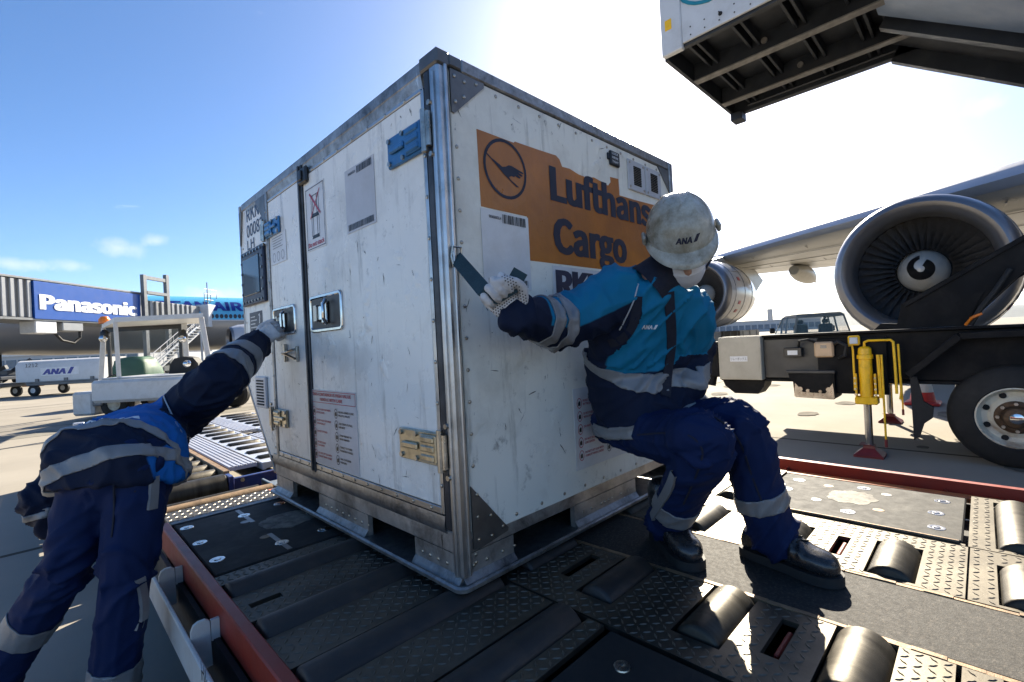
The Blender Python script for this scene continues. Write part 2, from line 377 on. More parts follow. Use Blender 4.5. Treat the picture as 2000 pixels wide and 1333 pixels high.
# fork-pocket skirt: left run (faces -X) and right run (faces -Y)
m = MB()
t = .02; sx, sy = .022, .022
for a, b in ((sy, .279), (.607, 1.062), (1.378, 1.605)): m.box(sx, sx+t, a, b, D+.012, D+.0935)
m.box(sx, sx+t, sy, 1.625, D+.094, D+.160, .003)
for a, b in ((sx+t+.001, .242), (.577, 1.030), (1.365, 1.555)): m.box(a, b, sy, sy+t, D+.012, D+.0935)
m.box(sx+t+.001, 1.555, sy+.0005, sy+t, D+.094, D+.160, .003)
m.box(1.535, 1.555, sy+t+.001, 1.605, D+.012, D+.16); m.box(sx+t+.001, 1.534, 1.585, 1.605, D+.012, D+.16)
m.build('skirt', M['skirt'], cc)
m = MB()
m.box(.3, 1.5, .28, 1.58, D+.014, D+.16); m.build('pocket_shade_block', M['hole'], cc)  # dark block added for the shade inside the fork pockets
m = MB()                                       # sloping angle strips at the foot of the skirt
for a, b in ((sy, .279), (.607, 1.062), (1.378, 1.605)):
    m = MB(); m.prism([V(sx, a, D+.034), V(sx-.018, a, D+.013), V(sx, a, D+.013)], (0, b-a, 0)); m.build('foot_angle', M['alu_dirty'], cc)
for a, b in ((sx, .242), (.577, 1.03), (1.365, 1.55)):
    m = MB(); m.prism([V(a, sy, D+.034), V(a, sy-.018, D+.013), V(a, sy, D+.013)], (b-a, 0, 0)); m.build('foot_angle', M['alu_dirty'], cc)
# left-hand face: frames, posts, panels and doors
m = MB(); m.box(XF-.012, XF+.02, .105, 1.985, D+1.60, D+Ztop, .004)
m.prism([V(XF-.012, .1055, D+1.5995), V(XF-.004, .1055, D+1.552), V(XF+.02, .1055, D+1.552), V(XF+.02, .1055, D+1.5995)], (0, 1.8, 0)); m.build('top_rail', M['alu_dirty'], cc)
m = MB(); m.box(.012, .058, .012, .058, D+.03, D+1.60, .007); m.box(.004, .030, .028, .042, D+.035, D+1.58, .004); m.box(.034, .046, .003, .02, D+.035, D+1.6, .003)
m.build('corner_post', M['alu'], cc)
m = MB(); m.box(.010, .062, .010, .104, D+1.598, D+Ztop+.002, .006); m.box(.06, .11, .011, .03, D+1.606, D+Ztop-.002, .004); m.build('corner_cap', M['gusset'], cc)
m = MB(); m.box(.014, .034, .0585, .088, D+.165, D+1.597, .004)
m.prism([V(.014, .0885, D+.165), V(.03, .105, D+.165), V(.034, .0885, D+.165)], (0, 0, 1.385)); m.build('door_jamb', M['darktrim'], cc)
m = MB(); m.box(.010, .03, 1.060, 1.100, D+.19, D+1.605, .004); m.box(.002, .011, 1.073, 1.087, D+.2, D+1.6, .002); m.build('centre_post', M['darktrim'], cc)
m = MB(); m.box(.012, .03, 1.535, 1.560, D+.185, D+1.605, .003); m.build('hinge_post', M['alu_dirty'], cc)
m = MB(); m.prism([V(.016, .09, D+.205), V(.010, .09, D+.172), V(.02, .09, D+.150), V(.05, .09, D+.150), V(.05, .09, D+.205)], (0, 1.535, 0))
m.build('bottom_rail', M['alu_dirty'], cc)
m = MB(); m.box(.017, .034, .108, 1.056, D+.232, D+1.545, .004); door = m.build('door', M['cpaint'], cc, label='wide door with latch and warning stickers')
m = MB(); m.box(.018, .034, 1.104, 1.530, D+.232, D+1.545, .004); sdoor = m.build('door', M['cpaint'], cc, label='narrow door with latch')
m = MB()
for a, b in ((.108, 1.056), (1.104, 1.53)): m.box(.015, .03, a, b, D+.208, D+.231, .002)
for a, b in ((.108, 1.056), (1.104, 1.53)): m.box(.016, .03, a, b, D+1.546, D+1.559, .002)
m.box(.015, .03, .0895, .1075, D+.21, D+1.55, .002)
m.build('door_edging', M['alu'], cc)
m = MB(); m.prism([V(.022, y, D+z) for y, z in ((1.562, .19), (1.685, .19), (2.015, .566), (2.015, 1.598), (1.562, 1.598))], (.012, 0, 0)); m.build('side_panel', M['cpaint'], cc)
m = MB()                                       # edge trim along the sloping contour
pr = [(1.63, .10), (1.672, .16), (2.028, .565), (2.030, 1.645)]
for (a, b), (c, d) in zip(pr, pr[1:]): m.beam((.030, a, D+b), (.030, c, D+d), .022, .022, up=(1, 0, 0), bev=.003)
m.build('edge_trim', M['alu_dirty'], cc)
# right-hand (end) face
m = MB(); m.box(.064, 1.53, .020, .034, D+.135, D+1.60, .003); endp = m.build('end_panel', M['cpaint2'], cc)
m = MB(); m.box(.111, 1.50, .012, .034, D+1.602, D+Ztop, .004); m.build('top_rail', M['alu_dirty'], cc)
m = MB(); m.box(1.505, 1.545, .010, .05, D+.03, D+Ztop, .006); m.build('corner_post', M['alu_dirty'], cc)
m = MB(); m.box(.055, 1.52, .034, 2.0, D+Ztop-.011, D+Ztop-.003); m.build('roof', M['alu_dirty'], cc)
def gusset(pts, face):
    mm = MB()
    if face == 'R': mm.prism([V(a, .0145, D+b) for a, b in pts], (0, .0055, 0))
    else: mm.prism([V(.012, a, D+b) for a, b in pts], (.0095, 0, 0))
    return mm.build('gusset', M['gusset'], cc)
gusset([(.064, 1.60), (.064, 1.465), (.075, 1.462), (.205, 1.585), (.205, 1.60)], 'R')
gusset([(.064, .300), (.064, .105), (.085, .100), (.212, .118), (.215, .128)], 'R')
gusset([(1.39, 1.60), (1.52, 1.60), (1.52, 1.47)], 'R')
gusset([(1.562, 1.597), (1.562, 1.43), (1.72, 1.597)], 'L')
gusset([(1.965, 1.597), (2.015, 1.597), (2.015, 1.40)], 'L')
# rivets
rv = MB(); rv.lathe([(0, .0065), (.0025, .006), (.004, .003), (.0042, 0)], (0, 0, 0), (-1, 0, 0), 8); rme = rv.mesh('rivet'); rme.materials.append(M['steel'])
def rivet(p, face): inst('rivet', rme, cc, p, None if face == 'L' else (0, 0, PI/2))
for k in range(11): rivet((.075, .018, D+.24+k*.122) if 0 else (.080, .0198, D+.36+k*.1), 'R')
for k in range(12): rivet((.15+k*.112, .0198, D+1.578), 'R')
for k in range(9): rivet((.26+k*.13, .0198, D+.158), 'R')
for a, b in ((.085, .27), (.085, .20), (.085, .13), (.14, .19), (.19, .14), (.14, .125)): rivet((a, .0145, D+b), 'R')
for a, b in ((.08, 1.58), (.08, 1.5), (.12, 1.575), (.17, 1.585), (.115, 1.525)): rivet((a, .0145, D+b), 'R')
for a in (.035, .09, .16, .215): rivet((a+.03, sy, D+.055), 'R'); rivet((a+.60, sy, D+.055), 'R'); rivet((a+.75, sy, D+.055), 'R')
for z in (.06, .085, .115): rivet((.075, sy, D+z), 'R'); rivet((sx, .05, D+z), 'L')
for k in range(12): rivet((sx, .1+k*.045 if k < 4 else .60+(k-4)*.055, D+.055), 'L')
for k in range(9): rivet((.0145, .16+k*.105, D+.22), 'L')
for k in range(4): rivet((.0145, 1.14+k*.11, D+.22), 'L')
for k in range(7): rivet((.0165, .2+k*.125, D+1.553), 'L')
for k in range(10): rivet((.0145, .098, D+.3+k*.13), 'L')
for k in range(9): rivet((.012, 1.548, D+.5+k*.125), 'L')
for k in range(10): rivet((.022, 1.60 if k < 2 else 1.99, D+(.24+.1*k if k < 2 else .5+.11*k)), 'L')
# hinges: leaf, knuckles, pin, bolts
def hinge(y0, y1, zc, h, mat, side, big=True):
    hm = MB(); x = .004
    hm.box(x, .016, min(y0, y1), max(y0, y1), D+zc-h/2, D+zc+h/2, .004)
    hg = hm.build('hinge', mat, cc)
    yk = y0 + (y0-y1)*0 ; s = 1 if y1 > y0 else -1
    km = MB(); km.box(-.004, .004, min(y0+s*.01, y0+s*.10), max(y0+s*.01, y0+s*.10), D+zc-h*.42, D+zc+h*.42, .003)
    for k in range(3):                          # raised fingers on the leaf
        z = zc+h*(-.28+.28*k); km.obox((-.005, y0+s*.055, D+z), V(1,0,0), V(0,1,0), V(0,0,1), .004, .036, h*.10, .004)
    km.build('knuckle', mat, hg)
    pm = MB(); pm.cyl((-.002, y0-s*.012, D+zc-h*.62), (-.002, y0-s*.012, D+zc+h*.62), .011, 10)
    pm.cyl((-.002, y0-s*.034, D+zc-h*.5), (-.002, y0-s*.034, D+zc+h*.5), .009, 10); pm.build('pin', M['steel'], hg)
    for yy, zz in ((.93, .36), (.93, -.36), (.55, .38), (.55, -.38), (-.18, .75), (-.18, -.75)):
        bm_ = MB(); bm_.cyl((.006, y0+(y1-y0)*yy, D+zc+h*zz), (-.003, y0+(y1-y0)*yy, D+zc+h*zz), .0085, 8); bm_.build('bolt', M['steel'], hg)
    sm = MB(); sm.obox((-.002, y0+(y1-y0)*.68, D+zc), V(1,0,0), V(0,1,0), V(0,0,1), .006, abs(y1-y0)*.2, h*.10, .004); sm.build('rib', mat, hg)
hinge(.085, .302, 1.405, .105, M['blueplate'], 1); hinge(.085, .318, .415, .105, M['brass'], 1)
hinge(1.545, 1.355, 1.395, .085, M['blueplate'], -1); hinge(1.545, 1.375, .41, .09, M['brass'], -1)
# latches: frame, paddle, and a flat dark plate painting the shade of a hollow
def latch(y0, y1, z0, z1, parent):
    fm = MB(); w = .016; x0 = .008
    def rq(x, d, r):
        o = []
        for cy, cz, a0 in ((y1-d-r, z1-d-r, 0), (y0+d+r, z1-d-r, 90), (y0+d+r, z0+d+r, 180), (y1-d-r, z0+d+r, 270)):
            for k in range(6): a_ = R(a0+18*k); o.append(V(x, cy+r*math.cos(a_), D+cz+r*math.sin(a_)))
        return o
    fm.loft([rq(.018, 0, .024), rq(.011, 0, .024), rq(x0, .003, .022), rq(x0, w-.004, .014), rq(.012, w, .012), rq(.0165, w, .012)], caps=False, smooth=False)
    fr = fm.build('latch', M['chrome'], parent)
    tm = MB(); tm.box(.0125, .0165, y0+w, y1-w, D+z0+w, D+z1-w); tm.build('recess_shade_plate', M['black'], fr)
    pm = MB(); a = y0+(y1-y0)*.40; pm.box(.0, .012, a, a+.05, D+z0+.034, D+z1-.034, .005); pm.box(.002, .012, a+.06, a+.085, D+z0+.05, D+z1-.05, .004); pm.box(.004, .012, a+.0501, a+.0599, D+(z0+z1)/2-.012, D+(z0+z1)/2+.012)
    pm.tube([(-.002, a-.006, D+z0+.03), (-.016, a-.012, D+(z0+z1)/2-.03), (-.016, a-.012, D+(z0+z1)/2+.03), (-.002, a-.006, D+z1-.03)], .007, 8)
    pm.build('paddle', M['chrome'], fr)
    bm_ = MB(); bm_.box(-.006, .010, y1-w*1.5-.075, y1-w*1.5-.05, D+z0+.045, D+z1-.045, .003); bm_.build('lever', M['steel'], fr)
latch(.715, 1.035, .828, .992, cc); latch(1.21, 1.515, .835, .98, cc)
m = MB(); m.box(.004, .018, 1.20, 1.215, D+.70, D+.775, .003); m.tube([(.0, 1.21, D+.76), (-.012, 1.25, D+.752), (-.012, 1.34, D+.745), (.0, 1.36, D+.74)], .006, 8); m.tube([(.0, 1.21, D+.715), (-.012, 1.28, D+.735), (-.012, 1.34, D+.745)], .006, 8)
m.box(.004, .018, 1.35, 1.37, D+.70, D+.79, .003); m.build('door_catch', M['steel'], cc)
# display unit with screen
m = MB(); m.box(.002, .021, 1.600, 1.985, D+1.03, D+1.345, .006); dsp = m.build('control_display', M['navyframe'], cc)
m = MB(); m.box(-.002, .003, 1.66, 1.94, D+1.085, D+1.30, .004); m.build('screen', M['screen'], dsp)
m = MB()
for k in range(7): m.cyl((.004, 1.635+k*.053, D+1.325), (-.003, 1.635+k*.053, D+1.325), .007, 8); m.cyl((.004, 1.635+k*.053, D+1.05), (-.003, 1.635+k*.053, D+1.05), .007, 8)
for k in range(4): m.cyl((.004, 1.622, D+1.10+k*.06), (-.003, 1.622, D+1.10+k*.06), .007, 8); m.cyl((.004, 1.965, D+1.10+k*.06), (-.003, 1.965, D+1.10+k*.06), .007, 8)
m.build('frame_bolts', M['steel'], dsp, kind='stuff')
m = MB(); m.box(.008, .021, 1.675, 1.85, D+.445, D+.62, .004); vt = m.build('air_vent', M['stick_grey'], cc)
sl_ = MB(); sl_.box(-.003, .003, -.055, .055, -.004, .004, .001); sme = sl_.mesh('vent_slat'); sme.materials.append(M['hole'])
for k in range(9): inst('vent_slat', sme, vt, (.0065, 1.762, D+.465+k*.0165))
m = MB(); m.box(.0, .018, .985, 1.075, D+1.505, D+1.58, .008); m.box(-.008, .002, 1.02, 1.06, D+1.52, D+1.565, .004); m.build('sensor_box', M['black'], cc)
# end-face fittings
m = MB(); m.box(.945, 1.02, .008, .02, D+1.503, D+1.568, .004); m.box(.93, .944, .012, .02, D+1.525, D+1.555, .003)
bl = m.build('rating_plate', M['black'], cc)
m = MB(); X_, Y_ = (1, 0, 0), (0, 0, 1)
for k in range(3): write(m, ('LOCK', 'HERE', 'TIGHT')[k], (.955, .008, D+1.55-k*.018), X_, Y_, .010, .05, .01)
m.build('lettering', M['stick_white'], bl)
for a in (1.095, 1.257):
    m = MB(); m.box(a, a+.153, .012, .02, D+1.425, D+1.568, .003); pl = m.build('vent_cover', M['stick_grey'], cc)
    s2 = MB(); s2.box(-.033, .033, -.002, .002, -.0028, .0028); s2m = s2.mesh('vent_slat'); s2m.materials.append(M['hole'])
    for k in range(11): inst('vent_slat', s2m, pl, (a+.08, .0112, D+1.455+k*.0083))
    for q in ((.015, .015), (.138, .015), (.015, .128), (.138, .128)): rivet((a+q[0], .0118, D+1.425+q[1]), 'R')
# orange sticker with torn upper edge
tear = [(931,252),(945,257),(1003,279),(1006,277),(1052,293),(1086,304),(1093,312),(1098,326),(1113,330),(1130,341),(1143,346),(1160,347),(1180,358),(1188,363),(1193,356),(1192,346),(1208,350),(1210,382),(1240,391),(1278,401),(1330,421)]
tp = [ony(x, y, .0185) for x, y in tear]; tp = [(p.x, p.z) for p in tp]
poly = tp + [(1.47, tp[-1][1]-.02), (1.47, D+1.035), (.395, D+1.030), (.390, D+1.188), (.170, D+1.188)]
m = MB(); m.prism([V(a, .0188, b) for a, b in poly], (0, .0016, 0)); org = m.build('orange_sticker', M['orange'], cc)
EO = (0, .0186, D)
m = MB(); write(m, 'Lufthansa', (.530, .0186, D+1.272), X_, Y_, .132, .860, .012, smear=.009); write(m, 'Cargo', (.535, .0186, D+1.072), X_, Y_, .138, .515, .012, smear=.009)
m.build('lettering', M['navyink'], org)
m = MB(); ring2(m, .292, 1.336, .104, .103, .011, EO, X_, Y_)
cr = [(235,555),(262,578),(300,598),(312,606),(330,600),(345,588),(360,586),(424,604),(420,612),(395,609),(418,620),(414,628),(388,622),(408,634),(400,641),(376,634),(372,641),(358,640),(345,648),(352,660),(396,688),(380,690),(318,640),(268,592),(240,567)]
poly2(m, [(.292+(x-330)/108*.103, 1.336-(y-613)/152*.103) for x, y in cr], EO, X_, Y_)
m.build('emblem', M['navyink'], org)
# plain white label where a printed code sits in the photograph (the code itself is left out)
m = MB(); m.box(.165, .392, .0170, .0182, D+.922, D+1.183); ql = m.build('code_label', M['stick_white'], cc)
m = MB(); random.seed(3)
xx = .262
while xx < .375: w = random.choice((.002, .003, .005)); poly2(m, [(xx, 1.145), (xx+w, 1.145), (xx+w, 1.176), (xx, 1.176)], (0, .0168, D), X_, Y_); xx += w+random.choice((.002, .003, .004))
m.build('barcode', M['blackink'], ql, kind='stuff'); m = MB()
xx = .185
while xx < .375: w = random.choice((.002, .003, .005)); poly2(m, [(xx, .93), (xx+w, .93), (xx+w, .955), (xx, .955)], (0, .0168, D), X_, Y_); xx += w+random.choice((.002, .003, .004))
write(m, 'RKN00082LH', (.20, .0168, D+1.155), X_, Y_, .010, .055, .01); m.build('barcode', M['blackink'], ql, kind='stuff')
m = MB(); m.box(.515, .98, .0170, .0182, D+.875, D+1.022); il = m.build('id_label', M['stick_white'], cc)
m = MB(); write(m, 'RKN', (.536, .0168, D+.902), X_, Y_, .105, .30, .012, smear=.014); m.build('lettering', M['blueink'], il)
# handling sticker on the end face
SL, SRd = M['stick_white'], M['redink']
def pictos(parent, o, xd, yd, w, h, rows, lift=.0012):
    rm = MB(); bm_ = MB()
    for j, (lt, rt) in enumerate(rows):
        y = h*(.90-.172*j) - .02
        for c, (tx, mb) in enumerate(((lt, rm), (rt, bm_))):
            x = w*(.06+.50*c)
            ring2(mb, x+.012, y, .016, .021, .0028, o, xd, yd, lift, 16)
            s = random.random()*.004
            poly2(bm_, [(x+.004, y-.010), (x+.019, y-.010), (x+.019, y+.003+s), (x+.012, y+.009), (x+.004, y+.002)], o, xd, yd, lift)
            oo = Vector(o)+Vector(xd)*(x+.036)
            for k, ln in enumerate(tx.split('|')): write(mb, ln, oo+Vector(yd)*(y+.004-.014*k), xd, yd, .0085, min(w*.33, .0068*len(ln)), .012, lift=lift)
    rm.build('red_print', M['redink'], parent); bm_.build('dark_print', M['blackink'], parent)
rowsA = [('DO NOT PUSH CONTAINERS|BY THE DOORS', 'USE ROLLERBED, SLAVE|PALLETS, DOLLYS'), ('DO NOT PUSH CONTAINERS|WITH FORKLIFT', 'USE STRAPS TO PULL|AND MOVE'),
         ('DO NOT TIP OVER', 'STRAP FREIGHT TO|AVOID DAMAGES'), ('DO NOT STACK|CONTAINERS', 'CONNECT TO POWER|WHENEVER POSSIBLE'), ('DO NOT LIFT ULD WITH|FORKLIFT WHEN LOADED', 'SEAL CONTAINER|DISPLAYS')]
m = MB(); m.box(.600, .985, .0170, .0186, D+.225, D+.545); st = m.build('handling_sticker', SL, cc)
pictos(st, (.600, .0170, D+.235), X_, Y_, .385, .30, rowsA)
# door stickers (read from -X: text runs towards -Y)
XL, YL = (0, -1, 0), (0, 0, 1)
def dsheet(name, y0, y1, z0, z1, mat): mm = MB(); mm.box(.0148, .0166, y0, y1, D+z0, D+z1); return mm.build(name, mat, cc)
hv = dsheet('handling_sticker', .640, 1.085, .240, .572, M['stick_grey'])
m = MB(); o = (.0148, 1.085, D+.24)
def frame2(mb, x0, x1, y0, y1, w, o, xd, yd):
    for q in (((x0,y0),(x1,y0),(x1,y0+w),(x0,y0+w)), ((x0,y1-w),(x1,y1-w),(x1,y1),(x0,y1)), ((x0,y0+w),(x0+w,y0+w),(x0+w,y1-w),(x0,y1-w)), ((x1-w,y0+w),(x1,y0+w),(x1,y1-w),(x1-w,y1-w))): poly2(mb, q, o, xd, yd)
frame2(m, .006, .438, .275, .327, .0025, o, XL, YL)
write(m, 'THIS CONTAINER IS HIGH VALUE', Vector(o)+V(0, -.028, .306), XL, YL, .0135, .375, .014); write(m, 'HANDLE WITH CARE', Vector(o)+V(0, -.105, .284), XL, YL, .0135, .22, .014)
m.build('heading', M['redink'], hv)
pictos(hv, o, XL, YL, .44, .285, rowsA)
dn = dsheet('do_not_stack_sticker', .835, 1.033, 1.195, 1.478, M['stick_white'])
m = MB(); o = (.0148, 1.033, D+1.195); frame2(m, .006, .192, .006, .277, .003, o, XL, YL)
for yb in (.06, .155): frame2(m, .06, .14, yb, yb+.085, .003, o, XL, YL); poly2(m, [(.06, yb-.012), (.14, yb-.012), (.132, yb), (.068, yb)], o, XL, YL)
for xb in (.075, .117): poly2(m, [(xb, .05), (xb+.004, .05), (xb+.004, .24), (xb, .24)], o, XL, YL)
m.build('dark_print', M['blackink'], dn)
m = MB(); poly2(m, [(.045, .14), (.053, .14), (.158, .255), (.150, .255)], o, XL, YL, .0016); poly2(m, [(.045, .25), (.053, .256), (.158, .15), (.150, .145)], o, XL, YL, .0020)
write(m, 'Do not stack', Vector(o)+V(0, -.016, .016), XL, YL, .020, .165, .012); m.build('red_print', M['redink'], dn)
cl = dsheet('code_label', .415, .643, 1.200, 1.448, M['stick_grey'])
m = MB(); o = (.0148, .643, D+1.2)
xx = .10
while xx < .215: w = random.choice((.002, .003, .005)); poly2(m, [(xx, .215), (xx+w, .215), (xx+w, .242), (xx, .242)], o, XL, YL); xx += w+random.choice((.002, .003, .004))
m.build('barcode', M['blackink'], cl, kind='stuff'); m = MB()
xx = .015
while xx < .215: w = random.choice((.002, .003, .005)); poly2(m, [(xx, .008), (xx+w, .008), (xx+w, .032), (xx, .032)], o, XL, YL); xx += w+random.choice((.002, .003, .004))
write(m, 'RKN00082LH', Vector(o)+V(0, -.03, .222), XL, YL, .010, .06, .01); m.build('barcode', M['blackink'], cl, kind='stuff')
sw = dsheet('certificate_label', 1.293, 1.503, 1.205, 1.355, M['stick_white'])
m = MB(); o = (.0148, 1.503, D+1.205)
for k in range(3): ring2(m, .045+k*.06, .035, .020, .024, .003, o, XL, YL, n=18)
for k in range(5): poly2(m, [(.03, .08+k*.013), (.17-.02*(k%2), .08+k*.013), (.17-.02*(k%2), .083+k*.013), (.03, .083+k*.013)], o, XL, YL)
m.build('dark_print', M['gusset'], sw)
m = MB()
write(m, 'RKN', (.0216, 1.900, D+1.520), XL, YL, .075, .215, .006); write(m, '00082', (.0216, 1.908, D+1.428), XL, YL, .072, .28, .006); write(m, 'LH', (.0216, 1.908, D+1.357), XL, YL, .056, .125, .006)
m.build('stencilled_number', M['blueink'], cc)
bs = MB(); bs.box(.0195, .0215, 1.71, 1.925, D+.86, D+.99); bs_ = bs.build('instruction_label', M['navyframe'], cc)
m = MB(); o = (.0195, 1.925, D+.86)
for k in range(5): poly2(m, [(.02, .02+k*.02), (.10+.03*(k%2), .02+k*.02), (.10+.03*(k%2), .026+k*.02), (.02, .026+k*.02)], o, XL, YL)
poly2(m, [(.165, .06), (.18, .06), (.19, .1), (.18, .118), (.155, .11), (.172, .10)], o, XL, YL); m.build('light_print', M['stick_grey'], bs_)

# scrapes and knocks in the paint: thin irregular slivers, dark where dirt has got in, bright where metal shows
M['scrape'] = pmat('dirty_scrape', (.11,.10,.09), .6, var=.4, scale=30); M['bare'] = pmat('bare_metal_scrape', (.55,.54,.52), .35, .7, var=.2, scale=30)
random.seed(17)
def scrapes(face, count, u0, u1, z0, z1, skip, mat, size):
    mb = MB(); n = 0
    while n < count:
        u, z = random.uniform(u0, u1), random.uniform(z0, z1)
        if any(a < u < b and c < z < d for a, b, c, d in skip): continue
        L = random.uniform(.3, 1)**2*size; ang = random.choice((90, 90, 80, 100, 60, 0, 20, 120))+random.uniform(-12, 12); w = random.uniform(.0008, .0024)*(1+L*8)
        du, dz = math.cos(R(ang)), math.sin(R(ang)); top = []; bot = []
        for k in range(6):
            t = k/5; h = w*math.sin(PI*(.08+.84*t))*random.uniform(.3, 1.2); c = (u+du*L*(t-.5)+random.uniform(-.002,.002), z+dz*L*(t-.5))
            top.append((c[0]-dz*h, c[1]+du*h)); bot.append((c[0]+dz*h, c[1]-du*h))
        P = top+bot[::-1]
        if face == 'R': mb.face([mb.bm.verts.new((a, .0194-.00002*n, D+b)) for a, b in P])
        else: mb.face([mb.bm.verts.new((.0164-.00002*n, a, D+b)) for a, b in P])
        n += 1
    mb.build('paint_scrapes', mat, cc, kind='stuff')
skR = [(.14, 1.5, .86, 1.47), (.58, 1.0, .2, .56), (.05, .23, .1, .3), (1.08, 1.45, 1.4, 1.6)]
skL = [(.62, 1.12, .2, .6), (.70, 1.06, .8, 1.02), (.80, 1.12, 1.17, 1.5), (.39, .66, 1.18, 1.47), (.08, .33, 1.33, 1.48), (.08, .34, .34, .48), (1.19, 1.53, .68, 1.0), (1.28, 1.53, 1.18, 1.45), (1.34, 1.6, .33, .48)]
scrapes('R', 50, .09, 1.5, .17, 1.58, skR, M['scrape'], .055); scrapes('R', 18, .09, 1.5, .17, 1.58, skR, M['bare'], .05)
scrapes('L', 38, .13, 1.03, .25, 1.52, skL, M['scrape'], .05); scrapes('L', 14, 1.12, 1.5, .25, 1.52, skL, M['scrape'], .05); scrapes('L', 18, .13, 1.03, .25, 1.52, skL, M['bare'], .05)

# ------------------------------------------------------------------ apron
def ground_mat():
    m = pmat('apron_concrete', (.295,.268,.225), .85, var=.10, scale=.6, dirt=(.24,.22,.19), dirt_amt=.45, dscale=.35, dlow=.45, bump=.35, bscale=30)
    nt = m.node_tree; N = nt.nodes; Lk = nt.links; b = N['Principled BSDF']
    src = b.inputs['Base Color'].links[0].from_socket
    t = N.new('ShaderNodeTexCoord'); br = N.new('ShaderNodeTexBrick'); mp_ = N.new('ShaderNodeMapping'); Lk.new(t.outputs['Object'], mp_.inputs['Vector'])
    mp_.inputs['Location'].default_value = (2.6, 4.1, 0)
    Lk.new(mp_.outputs['Vector'], br.inputs['Vector']); br.offset = 0; br.inputs['Scale'].default_value = 1
    br.inputs['Brick Width'].default_value = 7.5; br.inputs['Row Height'].default_value = 7.5; br.inputs['Mortar Size'].default_value = .03
    br.inputs['Mortar Smooth'].default_value = .2
    br.inputs['Color1'].default_value = (1,1,1,1); br.inputs['Color2'].default_value = (.9,.9,.9,1); br.inputs['Mortar'].default_value = (.28,.26,.24,1)
    x = N.new('ShaderNodeMixRGB'); x.blend_type = 'MULTIPLY'; x.inputs['Fac'].default_value = 1
    Lk.new(src, x.inputs['Color1']); Lk.new(br.outputs['Color'], x.inputs['Color2']); Lk.new(x.outputs['Color'], b.inputs['Base Color'])
    return m
M['ground'] = ground_mat(); M['ground'].node_tree.nodes['Principled BSDF'].inputs['Specular IOR Level'].default_value = .08
m = MB(); v = [m.bm.verts.new(p) for p in ((-6000,-6000,0),(6000,-6000,0),(6000,6000,0),(-6000,6000,0))]; m.face(v)
m.build('apron_ground', M['ground'], kind='structure')
M['tar'] = pmat('tar_joint', (.09,.085,.08), .9, var=.3, scale=3)
m = MB()
for y in (9.4, 12.2, 19.5, 26): m.box(-40, 40, y, y+.05, .001, .004)
m.build('joint_seams', M['tar'], kind='structure')
M['stain'] = pmat('oil_stained_concrete', (.15,.138,.115), .9, var=.4, scale=5); M['stain'].node_tree.nodes['Principled BSDF'].inputs['Specular IOR Level'].default_value = .05
random.seed(21)
m = MB()
for i in range(26):
    cx, cy, r = random.uniform(3, 12), random.uniform(-3, 7), random.uniform(.04, .22)
    m.face([m.bm.verts.new((cx+r*(1+.35*noise.noise((math.cos(2*PI*k/18)*2, math.sin(2*PI*k/18)*2, i)))*math.cos(2*PI*k/18)*1.5, cy+r*(1+.35*noise.noise((math.cos(2*PI*k/18)*2, math.sin(2*PI*k/18)*2, i)))*math.sin(2*PI*k/18), .0045+.0002*i)) for k in range(18)])
m.build('oil_stains', M['stain'], kind='structure')
M['patch'] = pmat('repair_strip_concrete', (.21,.195,.165), .9, var=.15, scale=2); M['patch'].node_tree.nodes['Principled BSDF'].inputs['Specular IOR Level'].default_value = .05
m = MB(); m.box(-40, 40, 10.6, 11.5, .001, .004); m.build('repair_strip', M['patch'], kind='structure')

# ------------------------------------------------------------------ cargo loader deck
M['tread'] = pmat('checker_plate_steel', (.125,.112,.09), .52, .9, var=.25, scale=5, dirt=(.035,.032,.027), dirt_amt=.85, dscale=3.2, dlow=.46, scratch=(.3,.27,.22), sscale=12, slow=.70, bump=.07, bscale=120, rvar=.12)
M['lug'] = pmat('worn_tread_lugs', (.15,.135,.107), .46, .75, var=.2, scale=9, dirt=(.08,.07,.06), dirt_amt=.7, dscale=4, dlow=.48)
M['roller'] = pmat('steel_roller', (.075,.068,.056), .5, .9, var=.25, scale=5, stretch=(6,1,1), dirt=(.02,.017,.013), dirt_amt=.7, dscale=3.5, dlow=.47, scratch=(.14,.12,.09), sscale=22, slow=.68, bump=.12, bscale=60)
M['rollerrub'] = pmat('rubber_coated_roller', (.026,.023,.021), .5, .1, var=.25, scale=4, dirt=(.12,.075,.05), dirt_amt=.6, dscale=3.5, bump=.2)
M['grit'] = pmat('gritty_black_strip', (.015,.0135,.012), .8, 0, var=.3, scale=30, dirt=(.16,.13,.10), dirt_amt=.6, dscale=120, dlow=.50, bump=.35, bscale=220)
M['bplate'] = pmat('black_cover_plate', (.007,.0066,.006), .8, 0, var=.3, scale=10, dirt=(.10,.09,.075), dirt_amt=.55, dscale=5.5, dlow=.52, scratch=(.6,.58,.54), sscale=8, slow=.73, bump=.12, bscale=90)
M['rust'] = pmat('rusty_edge_bar', (.27,.18,.10), .6, .3, var=.35, scale=14, dirt=(.09,.05,.03), dirt_amt=.8, dscale=11, dlow=.42, scratch=(.5,.45,.38), sscale=18, slow=.66, bump=.5)
M['redpaint'] = pmat('red_rail_paint', (.25,.022,.010), .45, var=.14, scale=7, dirt=(.14,.03,.02), dirt_amt=.5, dscale=5, scratch=(.55,.42,.30), sscale=26, slow=.74, bump=.2)
M['orangerail'] = pmat('orange_lip_paint', (.46,.14,.045), .42, var=.15, scale=8, dirt=(.2,.12,.08), dirt_amt=.5, dscale=9)
M['whitebeam'] = pmat('chipped_white_paint', (.60,.585,.55), .42, var=.08, scale=6, dirt=(.28,.21,.15), dirt_amt=.6, dscale=6, dlow=.5, scratch=(.12,.09,.07), sscale=16, slow=.70, bump=.2)
